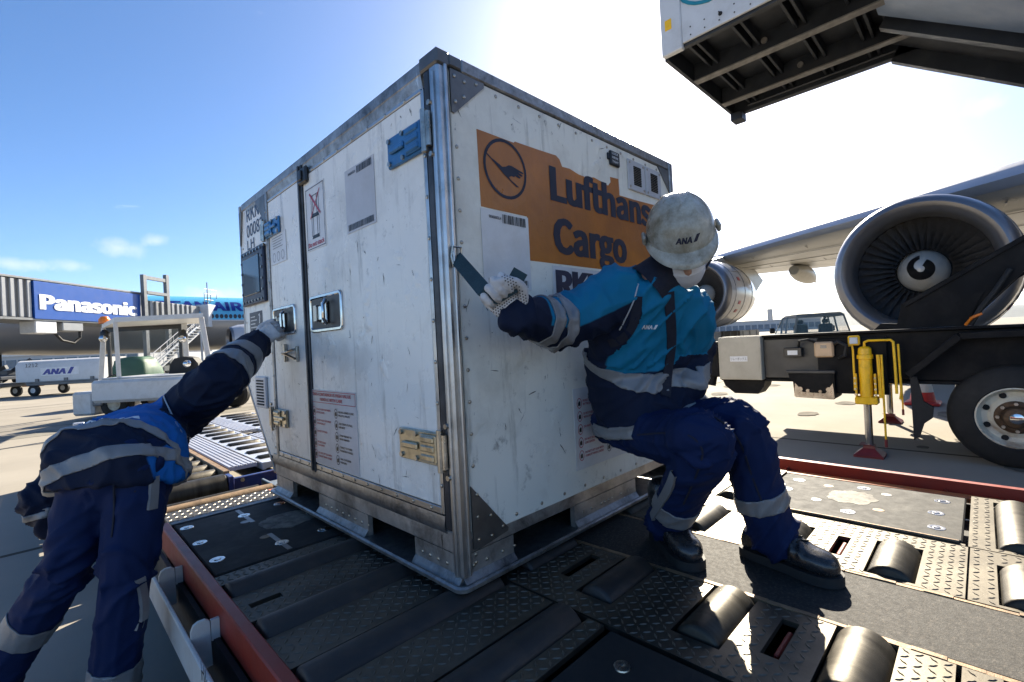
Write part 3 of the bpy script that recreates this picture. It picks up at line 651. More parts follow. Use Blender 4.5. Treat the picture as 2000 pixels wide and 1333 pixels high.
M['frame'] = pmat('dark_frame_steel', (.014,.014,.015), .55, .3, var=.3, scale=8, dirt=(.04,.036,.032), dirt_amt=.5)
M['bolthead'] = pmat('shiny_bolt_steel', (.62,.60,.56), .25, 1, var=.2, scale=20, dirt=(.1,.08,.06), dirt_amt=.6, dscale=25)
M['worn'] = pmat('bare_worn_metal', (.19,.175,.145), .75, .1, var=.3, scale=20, dirt=(.02,.018,.016), dirt_amt=.95, dscale=22, dlow=.43, bump=.3, bscale=80)
ld = thing('cargo_loader', 'low steel cargo loader deck with rollers and red side rails under the container', 'cargo loader', (.7, 0, 0))
lug_bm = MB()
def lug(x, y, a):
    c, s = math.cos(a), math.sin(a); L, w, h, z = .0112, .0036, .0020, D
    P = [(-L,0,0),(0,-w,0),(L,0,0),(0,w,0)]; T = [(-L*.55,0,h),(0,-w*.35,h),(L*.55,0,h),(0,w*.35,h)]
    f = lambda p: lug_bm.bm.verts.new((x+p[0]*c-p[1]*s, y+p[0]*s+p[1]*c, z+p[2]))
    a_ = [f(p) for p in P]; b_ = [f(p) for p in T]
    for k in range(4): lug_bm.face([a_[k], a_[(k+1)%4], b_[(k+1)%4], b_[k]])
    lug_bm.face(b_)
def tread_plate(x0, x1, y0, y1, holes, name='tread_plate', pitch=.0235, thick=.014, mat=None, lugs=True):
    holes = [h for h in holes if h[0] < x1 and h[1] > x0 and h[2] < y1 and h[3] > y0]
    xs = sorted({x0, x1, *[min(max(h[0], x0), x1) for h in holes], *[min(max(h[1], x0), x1) for h in holes]})
    ys = sorted({y0, y1, *[min(max(h[2], y0), y1) for h in holes], *[min(max(h[3], y0), y1) for h in holes]})
    mb = MB(); inh = lambda x, y: any(h[0]-1e-6 < x < h[1]+1e-6 and h[2]-1e-6 < y < h[3]+1e-6 for h in holes)
    vt = {}
    def vv(x, y, z):
        k = (round(x, 5), round(y, 5), round(z, 5))
        if k not in vt: vt[k] = mb.bm.verts.new((x, y, z))
        return vt[k]
    fill = {(i, j): not inh((xs[i]+xs[i+1])/2, (ys[j]+ys[j+1])/2) for i in range(len(xs)-1) for j in range(len(ys)-1)}
    for (i, j), ok in fill.items():
        if not ok: continue
        a, b, c, d = xs[i], xs[i+1], ys[j], ys[j+1]; zt, zb = D, D-thick
        mb.face([vv(a,c,zt), vv(b,c,zt), vv(b,d,zt), vv(a,d,zt)]); mb.face([vv(a,d,zb), vv(b,d,zb), vv(b,c,zb), vv(a,c,zb)])
        for (p, q, di) in (((a,c),(b,c),(0,-1)), ((b,c),(b,d),(1,0)), ((b,d),(a,d),(0,1)), ((a,d),(a,c),(-1,0))):
            if not fill.get((i+di[0], j+di[1]), False): mb.face([vv(*p,zb), vv(*q,zb), vv(*q,zt), vv(*p,zt)])
    o = mb.build(name, mat or M['tread'], ld)
    if lugs:
        nx, ny = int((x1-x0)/pitch), int((y1-y0)/pitch)
        for i in range(nx):
            for j in range(ny):
                x, y = x0+(i+.5)*(x1-x0)/nx, y0+(j+.5)*(y1-y0)/ny
                if inh(x-.010, y) or inh(x+.010, y) or inh(x, y-.010) or inh(x, y+.010): continue
                lug(x, y, R(45 if (i+j) % 2 else -45)+R(90)*0)
    return o
ROWS = [1.17, .88, .594, .285, -.005, -.305, -.600, -.900, -1.185, -1.48, -1.78, -2.08]
HW = .060                                   # half width of the roller openings
holes = []; rollers = []
for y in (.594, .285, -.005, -.295): rollers.append((-.470, .125, y, 'rollerrub'))
for y in (-1.185, -1.48, -1.78, -2.08): rollers.append((-.470, .125, y, 'rollerrub'))
for y in ROWS[3:]: rollers.append((.240, .495, y, 'roller' if y < -.4 else 'rollerrub'))
for y in ROWS: rollers.append((.868, 1.122, y, 'roller'))
for y in (-1.185, -1.48, -1.78): rollers.append((1.285, 1.80, y, 'roller'))
for y in (1.17, .88, .594, .285, -.005, -.295): rollers.append((1.285, 1.80, y, 'roller'))
for x0, x1, y, _ in rollers: holes.append((x0-.012, x1+.012, y-HW, y+HW))
slots = [(.278, .450, -.772, -.733), (.935, 1.105, -.772, -.735), (.93, 1.10, -.17, -.135), (-.45, -.36, .425, .455), (.278, .45, -.18, -.145), (.278, .45, -1.35, -1.31), (.935, 1.105, -1.35, -1.31)]
holes += slots
tread_plate(-.475, .138, -.405, .735, holes); tread_plate(.146, .500, -1.055, .735, holes)
tread_plate(-.475, .500, -2.3, -1.064, holes, pitch=.03)
tread_plate(.842, 1.240, -1.062, 1.45, holes)
tread_plate(.842, 1.240, -2.3, -1.067, holes, pitch=.03)
tread_plate(1.247, 1.860, -2.3, -1.062, holes, pitch=.03); tread_plate(1.247, 1.860, -.375, 1.45, holes, pitch=.03)
tread_plate(1.246, 1.262, -1.055, -.385, [], lugs=False)
tread_plate(-.475, 1.86, 1.515, 1.70, [], pitch=.028)
lug_bm.build('tread_lugs', M['lug'], ld, kind='stuff', fix=False)
m = MB(); m.box(-.0, .11, 1.53, 1.69, D+.0002, D+.0012); m.build('orange_paint_patch', M['orangerail'], ld)
# gritty drive strip and its rusty edge bars
m = MB(); m.box(.522, .822, -2.3, 1.45, D-.03, D-.002); m.build('grip_strip', M['grit'], ld)
for a, b in ((.502, .520), (.824, .840)):
    m = MB(); random.seed(5); y = -2.3
    while y < 1.45:
        y2 = min(1.45, y+.06); m.box(a+random.uniform(0,.003), b-random.uniform(0,.003), y, y2-.0005, D-.03, D+random.uniform(-.001, .0025)); y = y2
    m.build('edge_bar', M['rust'], ld)
# rollers
cache = {}
for x0, x1, y, mt in rollers:
    L = round(x1-x0, 3); k = (L, mt)
    if k not in cache:
        r = MB(); r.lathe([(-L/2, 0), (-L/2, .052), (-L/2+.006, .060), (-L/2+.012, .0615), (L/2-.012, .0615), (L/2-.006, .060), (L/2, .052), (L/2, 0)], (0,0,0), (1,0,0), 28)
        me = r.mesh('roller', 50); me.materials.append(M[mt]); cache[k] = me
    inst('roller', cache[k], ld, ((x0+x1)/2, y, D-.036))
# red trip levers in the slots
m0 = MB(); m0.box(-.06, .055, -.006, .006, -.055, -.004, .003); lme = m0.mesh('trip_lever'); lme.materials.append(M['redpaint'])
for s_ in slots[:3]: inst('trip_lever', lme, ld, ((s_[0]+s_[1])/2, s_[2]+.013, D-.004))
# cover plates
def cover(x0, x1, y0, y1, z, bolts, worn=None, label=None, cone=None, seams=()):
    mb = MB(); mb.box(x0, x1, y0, y1, D-.02, z, .004)
    o = mb.build('cover_plate', M['bplate'], ld)
    for bx, by in bolts:
        b = MB(); b.lathe([(0, .026), (.0016, .025), (.002, .018), (.0008, .012), (.0035, .010), (.004, 0)], (bx, by, z), (0,0,1), 14); b.build('bolt', M['bolthead'], o)
    if worn:
        wx, wy, wr = worn; b = MB(); random.seed(11)
        P = []
        for k in range(72):
            a = 2*PI*k/72; rr_ = wr*(1+.16*noise.noise((math.cos(a)*2.3, math.sin(a)*2.3, wx))+.10*noise.noise((math.cos(a)*7, math.sin(a)*7, wx))); P.append(V(wx+rr_*1.12*math.cos(a), wy+rr_*math.sin(a), z+.0002))
        b.prism(P, (0, 0, .0008)); b.build('worn_disc', M['worn'], o)
        for k in range(4):
            a = R(45+90*k); b = MB(); b.lathe([(0, .020), (.001, .019), (.0014, .013), (.0004, .0)], (wx+wr*1.9*math.cos(a), wy+wr*1.75*math.sin(a), z), (0,0,1), 12); b.build('countersunk_screw', M['gusset'] if k % 2 else M['rust'], o)
    for (a, b_, c_, d_) in seams:
        b = MB(); b.box(a, b_, c_, d_, z, z+.0012); b.build('weld_seam', M['gusset'], o)
    return o
bl1 = [(-.433,1.371),(-.435,1.124),(-.430,.885),(-.219,1.328),(-.217,.85),(.0,1.1),(-.05,.85),(-.05,1.37)]
cover(-.468, .500, .745, 1.450, D+.003, bl1, (-.10, 1.10, .105), seams=[(-.228, -.210, .76, .99), (-.228, -.210, 1.2, 1.44)])
plr = [(1.36,-.47),(1.36,-.72),(1.36,-.98),(1.70,-.47),(1.70,-.98),(1.53,-.97),(1.53,-.46),(1.72,-.72)]
cover(1.270, 1.795, -1.048, -.392, D+.006, plr, (1.56, -.70, .085))
cover(-.468, .128, -1.055, -.430, D+.003, [(-.40,-.50),(-.40,-.98),(-.17,-.99),(.06,-.99)], (-.17, -.75, .10))
m = MB(); m.tube([(1.262,-.4,D+.004),(1.262,-.7,D+.005),(1.262,-1.04,D+.004)], .006, 6); m.build('weld_bead', M['rust'], ld)
m = MB(); m.lathe([(0,.02),(.003,.019),(.004,.008),(.002,0)], (.03, -.525, D+.003), (0,0,1), 16); m.build('bolt', M['bolthead'], ld)
# rails
m = MB(); m.box(-.512, -.478, -2.3, 1.50, D-.085, D+.012, .004); rail = m.build('side_rail', M['redpaint'], ld)
m = MB()
RX = lambda y: 1.985+.045*(y+.7)/.5 if -1.3 < y else 1.93
m.prism([V(2.075, 1.6, D+.035), V(2.04, 1.6, D+.035), V(2.04, 1.6, D-.045), V(2.075, 1.6, D-.045)], (-.155, -3.9, 0)); m.build('side_rail', M['redpaint'], ld)
m = MB(); m.box(1.868, 1.925, -2.3, 1.6, D-.035, D-.012, .003); m.build('inner_lip', M['orangerail'], ld)
m = MB(); m.box(1.927, 2.02, -2.3, 1.6, D-.12, D-.06); m.build('gutter', M['frame'], ld)
m0 = MB(); m0.box(-.05, .05, -.005, .005, -.03, .005); bme = m0.mesh('rail_bracket'); bme.materials.append(M['redpaint'])
for y in (1.2, .4, -.35, -.98, -1.7): inst('rail_bracket', bme, ld, (1.97, y, D-.01))
m = MB(); m.box(-.597, -.585, -2.3, 1.28, D-.163, D-.062, .003); gd = m.build('side_guard', M['whitebeam'], ld)
m = MB(); q = onx(394, 1310, -.597); write(m, 'HI', (-.597, q.y, q.z-.024), XL, YL, .050, .05, .0); m.build('lettering', M['blackink'], gd)
for y in (1.02, .51, -.02, -.6, -1.2):
    mb = MB(); P = [(-.585, -.16), (-.585, -.045), (-.578, -.028), (-.566, -.022), (-.548, -.022), (-.538, -.03), (-.535, -.16)]
    mb.prism([V(a, y, D+b) for a, b in P], (0, .012, 0)); mb.box(-.535, -.513, y-.0, y+.012, D-.09, D-.03); mb.build('bracket', M['whitebeam'], ld)
m = MB(); m.box(-.53, -.515, -2.3, 1.45, D-.30, D-.087); m.build('side_plate', M['frame'], ld)
m = MB(); m.box(-.5, 1.86, -2.3, 1.70, D-.33, D-.105, .0); m.box(-.474, .5, -2.3, -2.28, D-.1, D-.02); m.build('chassis', M['frame'], ld)
for x in (-.36, 1.68):
    for y in (-1.7, 1.1):
        mb = MB(); mb.lathe([(-.07, 0), (-.07, .14), (-.06, .158), (.06, .158), (.07, .14), (.07, 0)], (x, y, .193), (1, 0, 0), 20); mb.build('wheel', M['blackrub'], ld)
# far-end rollers of the deck
m = MB(); m.box(-.475, 1.5, 1.458, 1.505, D-.03, D+.006, .006); m.build('rubber_sill', M['darktrim'], ld)
m = MB(); m.cyl((-.46, 1.785, D-.035), (.05, 1.785, D-.035), .042, 20); m.build('end_roller', M['rust'], ld, label='tan worn roller at the end of the deck')
m = MB(); m.cyl((-.44, 1.925, D-.04), (.02, 1.925, D-.04), .024, 16); m.build('end_roller', M['roller'], ld)
m = MB(); m.box(.055, .07, 1.74, 1.98, D-.1, D+.0, .003); m.box(-.48, -.465, 1.72, 1.98, D-.1, D, .003); m.box(.07, .16, 1.85, 1.95, D-.04, D-.02); m.build('roller_bracket', M['brass'], ld)
m = MB(); m.box(-.48, 1.7, 1.705, 2.0, D-.33, D-.12); m.build('end_frame', M['frame'], ld)

# the rollers carry the container's base plate, so the plates lie about 2 cm below it
ld.scale = (1.03,)*3; ld.location = (.747, .034, -.0362)

# ------------------------------------------------------------------ roller transporter behind the container
M['lilac'] = pmat('grooved_galvanised_plank', (.52,.52,.55), .38, .5, var=.1, scale=6, stretch=(1,.2,1), dirt=(.42,.28,.15), dirt_amt=.5, dscale=4, dlow=.52)
M['galv'] = pmat('galvanised_frame', (.60,.61,.64), .36, .55, var=.08, scale=7, dirt=(.25,.2,.16), dirt_amt=.4, dscale=6)
M['bluepaint'] = pmat('deep_blue_paint', (.012,.03,.14), .35, var=.2, scale=6, dirt=(.2,.1,.05), dirt_amt=.4, dscale=9)
tr = thing('roller_transporter', 'galvanised roller transporter with grooved planks parked behind the container', 'transporter', (.5, 4, 0))
def plank(x0, x1, y0, y1):
    mb = MB(); mb.box(x0, x1, y0, y1, D-.03, D-.006); o = mb.build('plank', M['lilac'], tr)
    n = 6; w = (x1-x0)/n
    r = MB(); r.box(-w*.33, w*.33, -(y1-y0)/2, (y1-y0)/2, 0, .006, .0015); me = r.mesh('ridge'); me.materials.append(M['lilac'])
    for k in range(n): inst('ridge', me, o, (x0+w*(k+.5), (y0+y1)/2, D-.0062))
plank(.008, .188, 2.50, 5.65); plank(.520, .685, 4.15, 5.65); plank(.520, .685, 2.45, 3.85)
cachet = {}
def rcol(x0, x1, y0, y1, pitch, r, mt, zc):
    L = x1-x0; k = (round(L, 3), r, mt)
    if k not in cachet:
        q = MB(); q.lathe([(-L/2, 0), (-L/2, r*.9), (-L/2+.006, r), (L/2-.006, r), (L/2, r*.9), (L/2, 0)], (0,0,0), (1,0,0), 18); me = q.mesh('roller', 50); me.materials.append(M[mt]); cachet[k] = me
    y = y0
    while y < y1: inst('roller', cachet[k], tr, ((x0+x1)/2, y, zc)); y += pitch
def rframe(x0, x1, y0, y1, pitch, rw):
    q = MB(); q.box(x0-.028, x0-.004, y0-.2, y1+.1, D-.05, D); q.box(x1+.004, x1+.028, y0-.2, y1+.1, D-.05, D); y = y0-pitch/2
    while y < y1+pitch/2: q.box(x0-.003, x1+.003, y-(pitch/2-rw), y+(pitch/2-rw), D-.045, D-.003); y += pitch
    q.build('roller_frame', M['galv'], tr)
rcol(.228, .470, 2.63, 5.7, .252, .052, 'galvr' if 'galvr' in M else 'roller', D-.036); rframe(.228, .470, 2.63, 5.6, .252, .06)
rcol(.715, 1.06, 2.63, 5.7, .252, .052, 'roller', D-.036); rframe(.715, 1.06, 2.63, 5.6, .252, .06)
rcol(-.50, -.055, 2.32, 2.4, .4, .075, 'roller', D-.075); rcol(-.50, -.055, 2.56, 5.5, .21, .055, 'roller', D-.06)
m = MB(); m.box(-.045, -.008, 2.40, 5.6, D-.07, D+.0, .003); m.build('divider_bar', M['rust'], tr)
m = MB(); m.box(-.03, .24, 2.27, 2.30, D-.12, D-.03, .004); m.box(-.05, -.02, 2.25, 2.36, D-.14, D-.01, .004); fp = m.build('end_panel', M['bluepaint'], tr)
m = MB(); m.cyl((.03, 2.27, D-.05), (.03, 2.262, D-.05), .012, 12); m.build('marker_lamp', M['brass'], fp)
m = MB()
for x in (-.60, -.04, .34, 1.10): m.box(x-.03, x+.03, 2.30, 5.8, .22, D-.13)
for y in (2.4, 3.6, 4.9, 5.7): m.box(-.57, 1.07, y-.03, y+.03, .24, D-.15)
m.build('chassis', M['frame'], tr)
m = MB(); m.box(-.615, -.52, 2.3, 5.8, D-.06, D+.004, .004); m.build('side_rail', M['galv'], tr)
m = MB(); m.box(-.63, -.54, 5.75, 5.83, .2, D+.12, .006); m.build('corner_post', M['galv'], tr)
for x in (-.4, 1.05):
    for y in (2.9, 5.1):
        mb = MB(); mb.lathe([(-.06, 0), (-.06, .15), (-.05, .17), (.05, .17), (.06, .15), (.06, 0)], (x, y, .17), (1, 0, 0), 20); mb.build('wheel', M['blackrub'], tr)

# ------------------------------------------------------------------ people: helpers
from mathutils.bvhtree import BVHTree
def jsolve(P, x, y, L, near=True):
    """point on the photo ray (x,y) at distance L from P"""
    r = ray(x, y); o = CAM-P; a = r.dot(r); b = 2*o.dot(r); c = o.dot(o)-L*L; d = b*b-4*a*c
    t = -b/(2*a) if d < 0 else ((-b-math.sqrt(d))/(2*a) if near else (-b+math.sqrt(d))/(2*a))
    return CAM+r*t
def limb(mb, pts, rad, n=16, sub=5):
    """tapered round-ended tube through pts (Catmull-Rom), rad may be (a,b) pairs"""
    pts = [Vector(p) for p in pts]; P = []; Q = []
    rad = [r if isinstance(r, tuple) else (r, r) for r in rad]
    for i in range(len(pts)-1):
        p0, p1, p2, p3 = pts[max(i-1, 0)], pts[i], pts[i+1], pts[min(i+2, len(pts)-1)]
        for k in range(sub):
            t = k/sub
            P.append(.5*((2*p1)+(p2-p0)*t+(2*p0-5*p1+4*p2-p3)*t*t+(3*p1-p0-3*p2+p3)*t**3))
            Q.append(tuple(rad[i][j]*(1-t)+rad[i+1][j]*t for j in (0, 1)))
    P.append(pts[-1]); Q.append(rad[-1])
    d0 = (P[0]-P[1]).normalized(); d1 = (P[-1]-P[-2]).normalized(); ra, rb = Q[0][0], Q[-1][0]
    pre = []; pq = []
    for a in (80, 55, 28): pre.append(P[0]+d0*ra*math.sin(R(a))*.8); pq.append(tuple(q*math.cos(R(a)) for q in Q[0]))
    post = []; oq = []
    for a in (28, 55, 80): post.append(P[-1]+d1*rb*math.sin(R(a))*.8); oq.append(tuple(q*math.cos(R(a)) for q in Q[-1]))
    mb.tube(pre+P+post, pq+Q+oq, n); return mb
def srings(mb, rings, n=28, p=2.5):
    """rings: (centre, xdir, ydir, half a, half b)"""
    out = []
    for c, xd, yd, a, b in rings:
        c, xd, yd = Vector(c), Vector(xd).normalized(), Vector(yd).normalized(); r = []
        for k in range(n):
            t = 2*PI*k/n; cs, sn = math.cos(t), math.sin(t)
            r.append(c+xd*(a*math.copysign(abs(cs)**(2/p), cs))+yd*(b*math.copysign(abs(sn)**(2/p), sn)))
        out.append(r)
    mb.loft(out); return mb
def remesh(mb, voxel, smooth=4, fac=.5):
    me = mb.mesh('tmp', 0); ob = bpy.data.objects.new('tmp', me); C.objects.link(ob)
    r = ob.modifiers.new('r', 'REMESH'); r.mode = 'VOXEL'; r.voxel_size = voxel; r.use_smooth_shade = True
    if smooth: s = ob.modifiers.new('s', 'SMOOTH'); s.iterations = smooth; s.factor = fac
    dg = bpy.context.evaluated_depsgraph_get(); out = bpy.data.meshes.new_from_object(ob.evaluated_get(dg))
    bpy.data.objects.remove(ob); bpy.data.meshes.remove(me)
    for p in out.polygons: p.use_smooth = True
    return out
def coords(me):
    a = np.empty(len(me.vertices)*3); me.vertices.foreach_get('co', a); return a.reshape(-1, 3)
def normals(me):
    a = np.empty(len(me.vertices)*3); me.vertex_normals.foreach_get('vector', a); return a.reshape(-1, 3)
def setco(me, co): me.vertices.foreach_set('co', co.ravel()); me.update()
def nearest_bone(co, bones):
    """bones: list of (A,B): returns index, t, distance"""
    best = None
    for i, (A, B) in enumerate(bones):
        A, B = np.array(A), np.array(B); ab = B-A; t = np.clip(((co-A)@ab)/(ab@ab), 0, 1); d = np.linalg.norm(co-(A+t[:, None]*ab), axis=1)
        if best is None: best = [np.zeros(len(co), int), t, d]
        else:
            w = d < best[2]; best[0][w] = i; best[1][w] = t[w]; best[2][w] = d[w]
    return best
def wrinkle(me, bones, amp, f_al=16, f_ac=5, seed=0, joint=1.2, shear=.5, fine=.25):
    """cloth folds that run across each limb, stronger near its joints"""
    co = coords(me); nr = normals(me); bi, t, d = nearest_bone(co, bones); dis = np.zeros(len(co))
    fr = []
    for A, B in bones:
        A, B = Vector(A), Vector(B); ax = (B-A).normalized(); x = ax.cross(Vector((.31, .2, .93))).normalized(); fr.append((A, ax, x, ax.cross(x), (B-A).length))
    for k in range(len(co)):
        A, ax, x, y, L = fr[bi[k]]; q = Vector(co[k])-A; al = q.dot(ax); u, v = q.dot(x), q.dot(y)
        n1 = noise.noise(((al+shear*u)*f_al, u*f_ac+seed, v*f_ac+bi[k]*7.3)); n2 = noise.noise(((al-shear*v)*f_al*2.1, u*f_ac*2+seed+5, v*f_ac*2+bi[k]*3.1))
        e = min(t[k], 1-t[k])*L; w = .55+joint*math.exp(-(e/.09)**2)
        dis[k] = (1.05*max(0, 1-abs(n1)*3.0)**1.6-.28 + fine*n2)*w
    setco(me, co+nr*(dis*amp)[:, None])
def attr(me, name, val):
    a = me.attributes.new(name, 'FLOAT', 'POINT'); a.data.foreach_set('value', np.ascontiguousarray(val, dtype=np.float32))
def cloth_mat(name, cols, rough=.75, bump=.25):
    """cloth whose colour areas follow a mesh attribute 'tone' (0 first colour, 1 second)"""
    m = pmat(name, cols[0], rough, var=.12, scale=7, bump=bump, bscale=260, rvar=.08); nt = m.node_tree; N = nt.nodes; Lk = nt.links; b = N['Principled BSDF']
    b.inputs['Specular IOR Level'].default_value = .25
    src = b.inputs['Base Color'].links[0].from_socket
    if len(cols) > 1:
        a = N.new('ShaderNodeAttribute'); a.attribute_name = 'tone'; r = N.new('ShaderNodeValToRGB'); r.color_ramp.elements[0].position = .47; r.color_ramp.elements[1].position = .53
        Lk.new(a.outputs['Fac'], r.inputs['Fac']); x = N.new('ShaderNodeMixRGB'); Lk.new(r.outputs['Color'], x.inputs['Fac']); Lk.new(src, x.inputs['Color1'])
        n = N.new('ShaderNodeTexNoise'); n.inputs['Scale'].default_value = 9; y = N.new('ShaderNodeMixRGB'); Lk.new(n.outputs['Fac'], y.inputs['Fac'])
        y.inputs['Color1'].default_value = tuple(c*.82 for c in cols[1])+(1,); y.inputs['Color2'].default_value = tuple(min(1, c*1.15) for c in cols[1])+(1,)
        Lk.new(y.outputs['Color'], x.inputs['Color2']); Lk.new(x.outputs['Color'], b.inputs['Base Color'])
    return m
def bvh_of(me): return BVHTree.FromPolygons([v.co.copy() for v in me.vertices], [tuple(p.vertices) for p in me.polygons])
def slab(me, planes, lift=.004, near=None):
    """the band of a garment between planes [(point, normal keeps positive side)], lifted off the cloth"""
    bm = bmesh.new(); bm.from_mesh(me); bm.normal_update()
    if near:
        A, B, rad = near; A, B = Vector(A), Vector(B); ab = B-A
        kill = []
        for f in bm.faces:
            c = f.calc_center_median(); t = max(0, min(1, (c-A).dot(ab)/ab.dot(ab)))
            if (c-(A+ab*t)).length > rad: kill.append(f)
        bmesh.ops.delete(bm, geom=kill, context='FACES')
    for p, n in planes:
        g = bm.verts[:]+bm.edges[:]+bm.faces[:]
        bmesh.ops.bisect_plane(bm, geom=g, plane_co=p, plane_no=Vector(n), clear_inner=True)
    bm.normal_update()
    for v in bm.verts: v.co += v.normal*lift
    r = bmesh.ops.extrude_face_region(bm, geom=bm.faces[:])
    for v in [g for g in r['geom'] if isinstance(g, bmesh.types.BMVert)]: v.co -= v.normal*(lift*.9)
    out = bpy.data.meshes.new('band'); bm.to_mesh(out); bm.free()
    for p in out.polygons: p.use_smooth = True
    return out
def band(me, A, B, t0, t1, rad, **k):
    A, B = Vector(A), Vector(B); d = (B-A); n = d.normalized()
    return slab(me, [(A+d*t0, n), (A+d*t1, -n)], near=(A-n*.05, B+n*.05, rad), **k)
def drape(bvh, pts, w, lift=.003, up=None):
    """ribbon laid on a garment along photo-ray points that hit it"""
    P = []
    for x, y in pts:
        h = bvh.ray_cast(CAM, ray(x, y).normalized())
        if h[0] is not None: P.append((h[0], h[1]))
    for _ in range(14):
        Q = P[:]
        for i in range(1, len(P)-1): Q[i] = ((P[i-1][0]+P[i][0]*2+P[i+1][0])/4, (P[i-1][1]+P[i][1]*2+P[i+1][1]).normalized())
        P = Q
    mb = MB(); prev = None
    for i, (p, n) in enumerate(P):
        t = (P[min(i+1, len(P)-1)][0]-P[max(i-1, 0)][0]).normalized()
        if n.dot(ray(1000, 666)) > 0: n = -n
        s = t.cross(n).normalized(); a, b, c, d = (p+s*w/2-n*.002, p+s*w/2+n*lift, p-s*w/2+n*lift, p-s*w/2-n*.002)
        cur = [mb.bm.verts.new(q) for q in (a, b, c, d)]
        if prev:
            for k in range(3): mb.face([prev[k], prev[k+1], cur[k+1], cur[k]], True)
        prev = cur
    return mb
def densify(pts, n=8):
    out = []
    for (a, b), (c, d) in zip(pts, pts[1:]):
        for k in range(n): out.append((a+(c-a)*k/n, b+(d-b)*k/n))
    return out+[pts[-1]]
def print_on(bvh, mb, d, lift=.0025):
    """presses flat lettering held in mb onto a surface along direction d"""
    d = Vector(d).normalized()
    bmesh.ops.triangulate(mb.bm, faces=mb.bm.faces[:])
    for _ in range(2): bmesh.ops.subdivide_edges(mb.bm, edges=[e for e in mb.bm.edges if e.calc_length() > .012], cuts=1)
    for v in mb.bm.verts:
        h = bvh.ray_cast(v.co-d*.15, d)
        if h[0] is not None: v.co = h[0]-d*lift
    return mb
def slanted_mark(mb, o, xd, yd, h, lift=.0012):
    poly2(mb, [(0, 0), (h*.55, 0), (h*1.15, h), (h*.6, h)], o, xd, yd, lift); return mb

NAVY = (.0035, .009, .030); TEAL = (.004, .155, .285); BLUE = (.004, .11, .38)
M['skin'] = pmat('skin', (.42, .24, .17), .5, var=.08, scale=14)
M['jacket1'] = cloth_mat('navy_and_teal_jacket_cloth', (NAVY, TEAL)); M['trousers'] = cloth_mat('navy_trouser_cloth', ((.0022, .0125, .060),))
M['jacket2'] = cloth_mat('navy_and_blue_jacket_cloth', (NAVY, BLUE))
M['reflect'] = pmat('grey_reflective_tape', (.21, .215, .225), .42, .15, var=.12, scale=12, dirt=(.2,.19,.17), dirt_amt=.5, dscale=9, bump=.2, bscale=200)
M['glove'] = pmat('white_cotton_glove', (.60, .58, .57), .9, var=.12, scale=22, dirt=(.30,.27,.25), dirt_amt=.5, dscale=18, bump=.4, bscale=320)
M['dots'] = pmat('black_grip_dots', (.02,.02,.022), .6)
M['leather'] = pmat('black_boot_leather', (.016,.016,.018), .26, var=.3, scale=20, dirt=(.08,.075,.07), dirt_amt=.4, dscale=14, bump=.2, bscale=70, coat=.2)
M['sole'] = pmat('black_boot_sole', (.014,.014,.014), .7, var=.3, scale=20)
M['helmet'] = pmat('grubby_white_helmet', (.55,.53,.45), .28, var=.10, scale=8, dirt=(.17,.14,.085), dirt_amt=.95, dscale=8, dlow=.36, scratch=(.10,.085,.06), sscale=15, slow=.64, bump=.1)
M['mask'] = pmat('white_face_mask', (.68,.67,.68), .85, var=.05, scale=20)
M['collar'] = pmat('dark_collar_cloth', (.008,.010,.022), .85, var=.2, scale=20, bump=.3, bscale=200)
M['hair'] = pmat('black_hair', (.012,.010,.009), .5, var=.3, scale=40)
M['piping'] = pmat('pale_piping', (.48,.49,.50), .5)
M['logo'] = pmat('white_print', (.68,.70,.72), .5)
M['strap'] = pmat('dark_teal_webbing', (.012,.042,.055), .7, var=.25, scale=14, bump=.5, bscale=300)

